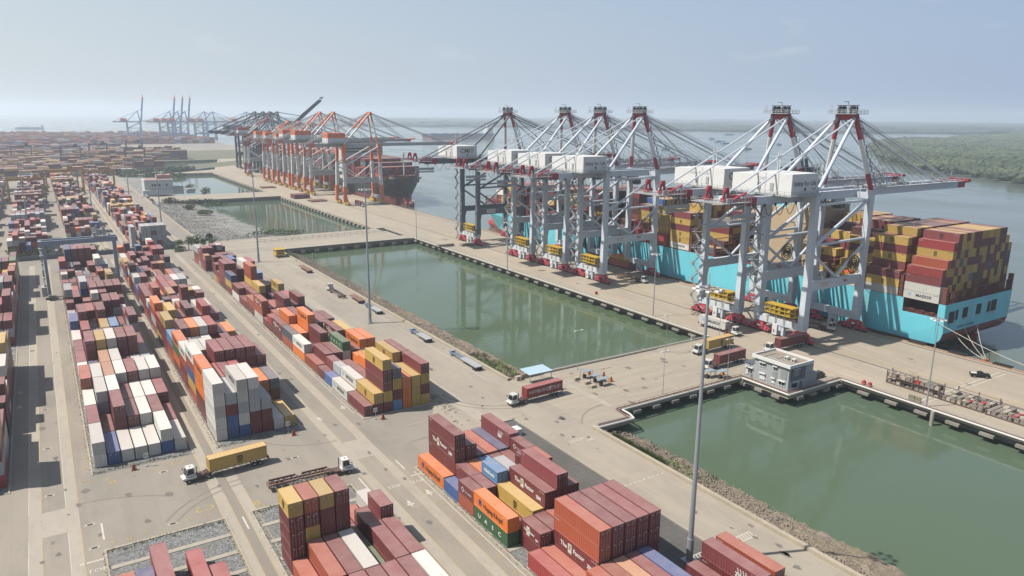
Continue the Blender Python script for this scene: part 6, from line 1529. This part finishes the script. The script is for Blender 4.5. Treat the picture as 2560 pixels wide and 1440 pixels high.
rack(201.8, 204.4, 97, 112, True, 'tall narrow rack of lashing bins with red pieces, left of the lamp mast'); rack(201.6, 211.0, 85.5, 96.4, False, 'flat rack of lashing bins just right of the lamp mast'); rack(201.4, 209.6, 72.5, 84.6, False, 'flat rack of lashing bins at the right edge of the picture')
b = MB(); b.box(198.2, 200.2, 66, 73.5, 0.05, 0.5); tag(b.obj('blue_beam', mat('beam_blue', (0.03, 0.14, 0.5), 0.5)), 'bright blue beam lying at the right edge of the quay', 'beam')
for i, y in enumerate((98.6, 100.4)): b = MB(); b.box(194.3, 194.7, y-0.8, y+0.8, 0, 1.5); b.box(193.8, 195.2, y-0.7, y-0.6, 0, 0.2); tag(b.obj('cabinet', mat('cabinet_brown', (0.25, 0.22, 0.16), 0.7)), 'brown cabinet by the quay railing, %s of two' % ('nearer' if i == 0 else 'farther'), 'cabinet', 'brown cabinets')
for i, (x, y) in enumerate(((194.6, 114.5), (194.5, 112.6), (197, 240.5), (197, 168.5))): b = MB(); b.box(x-0.5, x+0.5, y-0.4, y+0.4, 0, 1.1); b.box(x-0.1, x+0.1, y-0.1, y+0.1, 1.1, 1.4); tag(b.obj('fire_box', REDB), 'small red box on the quay edge, %s from the near end' % ORD[i], 'box', 'red boxes on the quay edge')
for i, (x, y) in enumerate(((194.2, 92.4+0.01), (189.9, 170.9+3), (123, 398))): b = MB(); b.tube((x-3.6 if i < 2 else x, y, WL-1), (x-3.6 if i < 2 else x, y, 0.4 if i < 2 else -0.6), 0.5, 12); tag(b.obj('mooring_pile', WEATH), ['concrete pile standing in the near pond by the quay', 'concrete pile in the long pond near the quay lamp', 'lone pile in the long pond at its far end'][i], 'pile')
b = MB(); b.box(190, 200, 376, 379, 0.1, 1.5); b.box(203, 212, 372, 375.5, 0.1, 1.4); tag(b.obj('lashing_gear', RK), 'low heap of grey lashing gear on the quay past the long pond', 'gear')
# small vehicles parked along the far yard road
for i in range(9):
    t = empty('parked_car', (79.5, 668+i*9.5, 0), R(80+rnd.uniform(-8, 8))); m_ = rnd.choice((HWHT, HWHT, GALV, CHBR, PB)); b = MB(); b.box(-2.2, 2.2, -0.9, 0.9, 0.35, 1.0); b.prism([(-1.5, -0.8), (1.0, -0.8), (1.0, 0.8), (-1.5, 0.8)], 1.0, 1.5); b.obj('body', m_, t); wheel_parts(t, (-1.4, 1.4), 0.8, 0.35)
    tag(t, 'small vehicle parked by the far rubble bank, %s from the near end' % ORD[i], 'car', 'vehicles parked by the far rubble bank')
# white building beyond the third pond
t = empty('white_building', (0, 0, 0)); WB = mat('white_render', (0.66, 0.67, 0.66), 0.7, var=0.06, scale=0.2); RR = mat('pink_roof', (0.45, 0.26, 0.22), 0.8)
b = MB(); b.box(80, 104, 752, 772, 0, 13); b.box(104, 113, 752, 764, 0, 7); b.box(78, 104, 749, 752, 0, 4.5); b.obj('walls', WB, t)
b = MB(); b.box(79.6, 104.4, 751.6, 772.4, 13, 13.8, 1); b.box(81, 103, 753, 771, 13.8, 14.0, 0); b.box(92, 104, 760, 771, 14, 17.5, 0); b.box(96, 99, 765, 768, 17.5, 20, 1); b.obj('roof', [RR, WB], t)
for x in (86, 88, 90, 92, 98): b = MB(); b.box(x, x+1.4, 751.9, 751.98, 8, 10); b.obj('window', GLS, t)
b = MB(); b.box(104, 112, 748, 753, 7.4, 7.8); b.obj('awning', mat('awning_blue', (0.1, 0.35, 0.6), 0.5), t)
tag(t, 'white two-storey building with pink roof between the far ponds', 'building')
b = MB(); b.box(116, 123, 752, 757, 0, 4.6); tag(b.obj('shed', WB), 'small pale shed right of the white building', 'shed')

# ---------------------------------------------------------------- vegetation
def leafmat(name, a, c_, sc_=0.35):
    a, c_ = gsc(a, c_)
    mt, n, b = newmat(name); g = N(n, 'ShaderNodeNewGeometry'); f = noise(n, sc_, 5, g.outputs['Position']); oi = N(n, 'ShaderNodeObjectInfo')
    o = mix(n, a, c_, ramp(n, f, 0.3, 0.7)); n.links.new(o, b.inputs['Base Color']); b.inputs['Roughness'].default_value = 0.8; return mt
LEAF = leafmat('leaf_green', (0.028, 0.062, 0.016), (0.075, 0.125, 0.035)); LEAFD = leafmat('leaf_dark', (0.018, 0.042, 0.014), (0.05, 0.085, 0.03)); BARK = mat('bark', (0.09, 0.07, 0.05), 0.9)
FOR = leafmat('mangrove_leaf', (0.012, 0.027, 0.012), (0.075, 0.095, 0.038), 0.012); GRS = leafmat('grass_leaf', (0.15, 0.19, 0.05), (0.27, 0.27, 0.12))
def leaves(b, c, rx, ry, rz, n, s, r_):
    for _ in range(n):
        while True:
            p = Vector((r_.uniform(-1, 1), r_.uniform(-1, 1), r_.uniform(-1, 1)))
            if p.length < 1 and p.length > 0.45: break
        q = Vector(c)+Vector((p.x*rx, p.y*ry, p.z*rz)); u = Vector((r_.uniform(-1, 1), r_.uniform(-1, 1), r_.uniform(-0.5, 1))).normalized(); v = u.cross(Vector((r_.uniform(-1, 1), r_.uniform(-1, 1), 0.3))).normalized(); k = s*r_.uniform(0.6, 1.4)
        b.add([q-u*k, q+v*k*0.5, q+u*k, q-v*k*0.5], [(0, 1, 2, 3)])
rv = random.Random(17)
def tree(x, y, h, lab, z=0, grp='trees in the yard hedge', lm=None, cat='tree'):
    t = empty('tree', (x, y, z)); b = MB(); b.tube((0, 0, 0), (0, 0, h*0.55), h*0.035, 6, h*0.02)
    for k in range(4): a = rv.uniform(0, 6.28); b.tube((0, 0, h*0.35), (h*0.25*math.cos(a), h*0.25*math.sin(a), h*0.7), h*0.018, 5, h*0.006)
    b.obj('trunk', BARK, t); b = MB()
    for k in range(6): leaves(b, (rv.uniform(-.28, .28)*h, rv.uniform(-.28, .28)*h, h*rv.uniform(0.45, 0.85)), h*0.22, h*0.22, h*0.17, 60, h*0.055, rv)
    b.obj('crown', lm or LEAF, t); return tag(t, lab, cat, grp)
i = 0
for x, y, h in ((-17, 452, 6.5), (-12, 452.5, 5), (-6, 453, 6), (-1, 452.3, 6.5), (5, 452, 5), (21, 449, 6), (61, 440, 6), (65.5, 437, 8), (70, 438.5, 8.5), (74, 440, 6.5), (78, 441, 7)):
    tree(x, y, h, 'small leafy tree in the hedge across the yard end, %s from the left' % ORD[i]); i += 1
b = MB(); b.box(-26, 60, 446.4, 446.6, 0, 2.4); b.box(-26, 60, 446.3, 446.4, 0.3, 2.2); tag(b.obj('fence', mat('fence_blue_grey', (0.12, 0.15, 0.17), 0.6)), 'dark mesh fence under the hedge across the yard end', 'fence')
b = MB(); rn = random.Random(2)
for i in range(120): leaves(b, (rn.uniform(-26, 60), 448.5+rn.uniform(-1, 1), rn.uniform(0.8, 2.4)), 1.5, 1.0, 1.1, 14, 0.4, rn)
tag(b.obj('hedge', LEAFD), 'dark ragged hedge behind the fence across the yard end', 'hedge', kind='stuff')
def bush(x, y, z, rx, ry, h, lab, n=220, lm=LEAF, s=0.5):
    b = MB()
    for k in range(5): leaves(b, (rv.uniform(-.5, .5)*rx, rv.uniform(-.5, .5)*ry, h*rv.uniform(.3, .6)), rx*.5, ry*.5, h*.45, n//5, s, rv)
    o = b.obj('bush', lm); o.location = (x, y, z); return tag(o, lab, 'bush', 'bushes on the banks')
for x, y, z, rx, ry, h, lab in ((118, 476, -1.5, 16, 5, 4, 'green bushes at the near end of the rubble bank'), (134, 478, -2.5, 9, 5, 3.5, 'green bushes where the rubble bank meets the third pond'), (92, 682, -0.6, 9, 5, 5, 'dark bushes at the far left of the rubble bank'), (112, 686, -2, 22, 4, 4, 'dark bushes along the far end of the rubble bank'),
                            (103, 600, -1.5, 7, 7, 4, 'round bush in the middle of the rubble'), (122, 655, -2.5, 12, 8, 4.5, 'bushes at the third pond edge'), (100, 640, -1.0, 6, 9, 4, 'bush between rubble and far bushes'), (122, 765, 0, 7, 8, 9, 'tree-like bush beside the white building'), (135, 762, -2, 7, 7, 8, 'bush at the water right of the white building'),
                            (82, 468, 0, 2.5, 2.5, 4.5, 'dark bush at the near corner of the rubble bank')): bush(x, y, z, rx, ry, h, lab, 360, LEAFD if 'dark' in lab else LEAF, 0.7)
bush(60, 437, 0, 5, 3, 3.6, 'low bush at the foot of the hedge trees', 260)
b = MB()
for i in range(260): f = rv.random(); leaves(b, (72+f*100+rv.uniform(-8, 8), 1008+f*70+rv.uniform(-8, 8), -0.5+rv.uniform(0, 3)), 4, 4, 2, 12, 1.6, rv)
for i in range(120): leaves(b, (90+rv.uniform(-12, 60), 985+rv.uniform(-10, 12), -2+rv.uniform(0, 3)), 3, 3, 1.6, 10, 1.2, rv)
tag(b.obj('bank_scrub', LEAFD), 'dark scrub along the far pond bank', 'scrub', kind='stuff')
# weeds and grass tufts along the kerbs and banks
b = MB()
def tuft(x, y, z, n, h, r_=0.5):
    for _ in range(n):
        a = rv.uniform(0, 6.28); d = rv.uniform(0, r_); px = x+d*math.cos(a); py = y+d*math.sin(a); hh = h*rv.uniform(0.5, 1.2); w_ = 0.05+h*0.05; lx, ly = rv.uniform(-.3, .3)*hh, rv.uniform(-.3, .3)*hh
        b.add([(px-w_, py, z), (px+w_, py, z), (px+lx, py+ly, z+hh)], [(0, 1, 2)])
for (x0, ya, yb, dn) in ((2.1, 171, 409, 1.6), (27.2, 171, 409, 1.2), (62.0, 171, 409, 2.0), (62.0, 60, 134, 2.4), (46.9, 100, 135, 2.0), (2.1, 100, 135, 2.0), (27.2, 100, 135, 1.4), (21.9, 90, 135, 1.2), (81.6, 150, 180, 1.0)):
    y = ya
    while y < yb: tuft(x0+rv.uniform(-.3, .2), y, 0.02, 7, 0.25, 0.4); y += rv.uniform(0.4, 1.6)*2/dn
for x0, xb, y in ((2.4, 21.5, 134.9), (27.4, 46.6, 134.9), (2.4, 21.5, 168.8), (27.6, 46, 168.6)):
    x = x0
    while x < xb: tuft(x, y+rv.uniform(-.6, .3), 0.03, 9, 0.4, 0.7); x += rv.uniform(.3, 1.2)
for _ in range(170): tuft(KX+rv.uniform(0.8, 2.2), rv.uniform(108, 126), -0.5, 7, 1.5, 0.6)
for _ in range(90): tuft(KX+rv.uniform(0.8, 1.8), rv.uniform(112, 124), -0.6, 9, 1.1, 0.8)
for _ in range(160): tuft(KX+rv.uniform(0.6, 7), rv.uniform(172, 200), -0.9, 8, 0.9, 0.9)
for _ in range(60): tuft(KX+rv.uniform(0.6, 4), rv.uniform(385, 410), -0.6, 8, 0.9, 0.9)
for _ in range(70): tuft(KX+rv.uniform(2, 8), rv.uniform(98, 124), -1.1, 8, 0.6, 0.8)
for _ in range(60): tuft(82.6+rv.uniform(0, 2.4), rv.uniform(158, 176), 0.02, 7, 0.25, 0.6)
LB = leafmat('bright_weed', (0.09, 0.16, 0.035), (0.17, 0.24, 0.07), 0.6); wb_ = MB()
for x0, x1, y0, y1, n_ in ((KX+0.8, KX+2.6, 112, 125.5, 60), (KX+1.5, KX+5, 100, 112, 22), (KX+0.8, KX+3, 176, 196, 40), (KX+1, KX+4.5, 388, 408, 30), (KX+3, KX+7, 174, 190, 16)):
    for _ in range(n_): leaves(wb_, (rv.uniform(x0, x1), rv.uniform(y0, y1), -0.3), 0.8, 0.9, 0.6, 16, 0.22, rv)
tag(wb_.obj('bank_weeds', LB), 'bright green weeds growing in patches along the top of the rock banks', 'weeds', kind='stuff')
tag(b.obj('weeds', GRS), 'weeds and grass tufts along kerbs and bank', 'weeds', kind='stuff')
# rubble stones on the banks
def stones(name, n, f, smin, smax, m_, lab):
    vs = []; fs = []; base = [(-1, -1, -1), (1, -1, -1), (1, 1, -1), (-1, 1, -1), (-.7, -.7, 1), (.7, -.6, 1), (.6, .7, 1), (-.6, .6, 1)]
    for i in range(n):
        x, y, z = f(); s_ = rv.uniform(smin, smax); o = 8*i; a = rv.uniform(0, 3.14); c, s = math.cos(a), math.sin(a); k = (rv.uniform(.6, 1.3), rv.uniform(.6, 1.3), rv.uniform(.4, .9))
        for p in base: px, py, pz = p[0]*s_*k[0], p[1]*s_*k[1], p[2]*s_*k[2]; vs.append((x+c*px-s*py, y+s*px+c*py, z+pz))
        fs += [tuple(q+o for q in g) for g in ((4, 5, 6, 7), (0, 1, 5, 4), (1, 2, 6, 5), (2, 3, 7, 6), (3, 0, 4, 7))]
    me = bpy.data.meshes.new(name); me.from_pydata(vs, [], fs); me.materials.append(m_); o = bpy.data.objects.new(name, me); COL.objects.link(o); return tag(o, lab, 'stones', kind='stuff')
def bk(y0, y1, xa, xb):
    def f():
        t = rv.random(); return KX+0.8+t*(xb-KX-0.8), rv.uniform(y0, y1), -0.25-4.05*(t**1.15)+0.05
    return f
stones('bank_stones', 5200, bk(-30, 130, 0, 122.5), 0.06, 0.22, mat('bank_stone', (0.30, 0.245, 0.20), 0.95, var=0.4, scale=1.7), 'packed rocks on the bank of the near pond')
stones('bank_stones', 6500, bk(172, 412, 0, 122.5), 0.08, 0.25, mat('bank_stone', (0.30, 0.245, 0.20)), 'packed rocks on the bank of the long pond')
def rb():
    t = rv.random(); y = rv.uniform(464, 690); return 77+t*50*(1-(y-464)/900), y, -4.1*(t**1.15)+0.15
stones('rubble_stones', 6000, rb, 0.2, 0.6, mat('rubble_stone', (0.36, 0.345, 0.31), 0.95, var=0.35, scale=0.9), 'pale grey rubble covering the bank of the third pond')
# mangrove islands on the right
import colorsys
def inpoly(x, y, P):
    c = False; n = len(P)
    for i in range(n):
        x1, y1 = P[i]; x2, y2 = P[(i+1) % n]
        if (y1 > y) != (y2 > y) and x < (x2-x1)*(y-y1)/(y2-y1)+x1: c = not c
    return c
ISL = [(1030, 330), (1000, 420), (1100, 545), (1150, 640), (1230, 700), (1350, 815), (1580, 965), (1800, 1120), (2050, 1240), (2150, 1330), (2450, 1390), (2700, 1440), (3200, 1600), (3900, 1700), (5600, 1750), (5600, -340), (1100, -340)]
FARL = [(3250, 2350), (2600, 3200), (2500, 3900), (1600, 4200), (900, 5000), (700, 5900), (1500, 9500), (11500, 12500), (11500, 1500), (5900, 1650), (4600, 1680), (3950, 1960)]
MUD = mat('mangrove_mud', (0.13, 0.13, 0.09), 0.9)
FL = leafmat('far_canopy', (0.008, 0.018, 0.014), (0.022, 0.036, 0.024))
sheet('mangrove_island', ISL, WL+0.15, MUD); sheet('far_shore', FARL, WL+0.6, MUD)
def canopy(name, P, step, s0, s1, hmin, hmax, lab, maxn, far=1e9, m_=None):
    xs = [p[0] for p in P]; ys = [p[1] for p in P]; vs = []; fs = []; n = 0; rc_ = random.Random(12)
    # crown: irregular dome of 3 rings
    y = min(ys)
    while y < max(ys):
        x = min(xs)
        d0 = max(1.0, y/1200)
        while x < max(xs):
            d = math.hypot(x, y); st_ = step*max(1, d/1300); px = x+rc_.uniform(-st_, st_)*0.5; py = y+rc_.uniform(-st_, st_)*0.5
            if d < far and inpoly(px, py, P) and n < maxn:
                v = Vector((px, py, -70)); zc = v.dot(fw)
                if abs(v.dot(r2)/zc*1.436) < 1.12 if zc > 1 else False:
                    rr_ = st_*rc_.uniform(s0, s1); wv = math.sin(px*0.006)*math.cos(py*0.009)
                    H_ = hmin*rc_.uniform(0.55, 1.1)+(hmax-hmin)*(0.5+0.5*wv)*rc_.uniform(0.5, 1.25); o = len(vs); K = 6; a0 = rc_.uniform(0, 1)
                    for zf, rf in ((0.25, 0.75), (0.62, 1.0), (0.88, 0.66)):
                        for k in range(K): a = a0+6.283*k/K; q = rr_*rf*rc_.uniform(0.7, 1.2); vs.append((px+q*math.cos(a), py+q*math.sin(a), WL+H_*zf*rc_.uniform(0.9, 1.1)))
                    vs.append((px+rc_.uniform(-.3, .3)*rr_, py+rc_.uniform(-.3, .3)*rr_, WL+H_))
                    for j in range(2):
                        for k in range(K): fs.append((o+j*K+k, o+j*K+(k+1) % K, o+(j+1)*K+(k+1) % K, o+(j+1)*K+k))
                    for k in range(K): fs.append((o+2*K+k, o+2*K+(k+1) % K, o+3*K))
                    n += 1
            x += st_
        y += step*max(1, max(y, 900)/1300)
    me = bpy.data.meshes.new(name); me.from_pydata(vs, [], fs); me.materials.append(m_ or FOR); o = bpy.data.objects.new(name, me); COL.objects.link(o)
    print(name, n); return tag(o, lab, 'forest', kind='stuff')
canopy('mangrove_forest', ISL, 8.5, 0.5, 0.95, 8, 17, 'dense green mangrove forest covering the right river bank', 26000)
canopy('far_forest', FARL, 30, 0.6, 1.0, 12, 26, 'hazy dark forest along the far river shore', 9000, m_=FL)
for i in range(4):
    t = empty('river_hut', (1190+i*26, 640-i*8, WL)); b = MB(); b.box(-7, 7, -5, 5, 0.2, 3.6); b.obj('walls', [CBLU, CWHT, CBLU, CHBR][i] if i != 1 else CWHT, t); b = MB(); b.prism([(-8, -6), (8, -6), (8, 6), (-8, 6)], 3.6, 4.4); b.obj('roof', [CBLU, GALV, CHBR, CBLU][i], t); tag(t, 'tiny riverside hut at the mangrove edge, %s from the left' % ORD[i], 'hut', 'huts at the mangrove edge')
# ---------------------------------------------------------------- haze
hb = MB(); hb.box(-5900, 11900, -350, 13900, -9.5, 150)
hm = bpy.data.materials.new('haze_air'); hm.use_nodes = True; hn = hm.node_tree
hn.nodes.remove(hn.nodes['Principled BSDF'])
pv = hn.nodes.new('ShaderNodeVolumePrincipled'); pv.inputs['Color'].default_value = (0.77, 0.86, 0.97, 1); pv.inputs['Density'].default_value = HAZE
pv.inputs['Anisotropy'].default_value = 0.3
hn.links.new(pv.outputs[0], hn.nodes['Material Output'].inputs['Volume'])
tag(hb.obj('haze', hm), kind='stuff', label='pale haze hanging over the whole port and river')
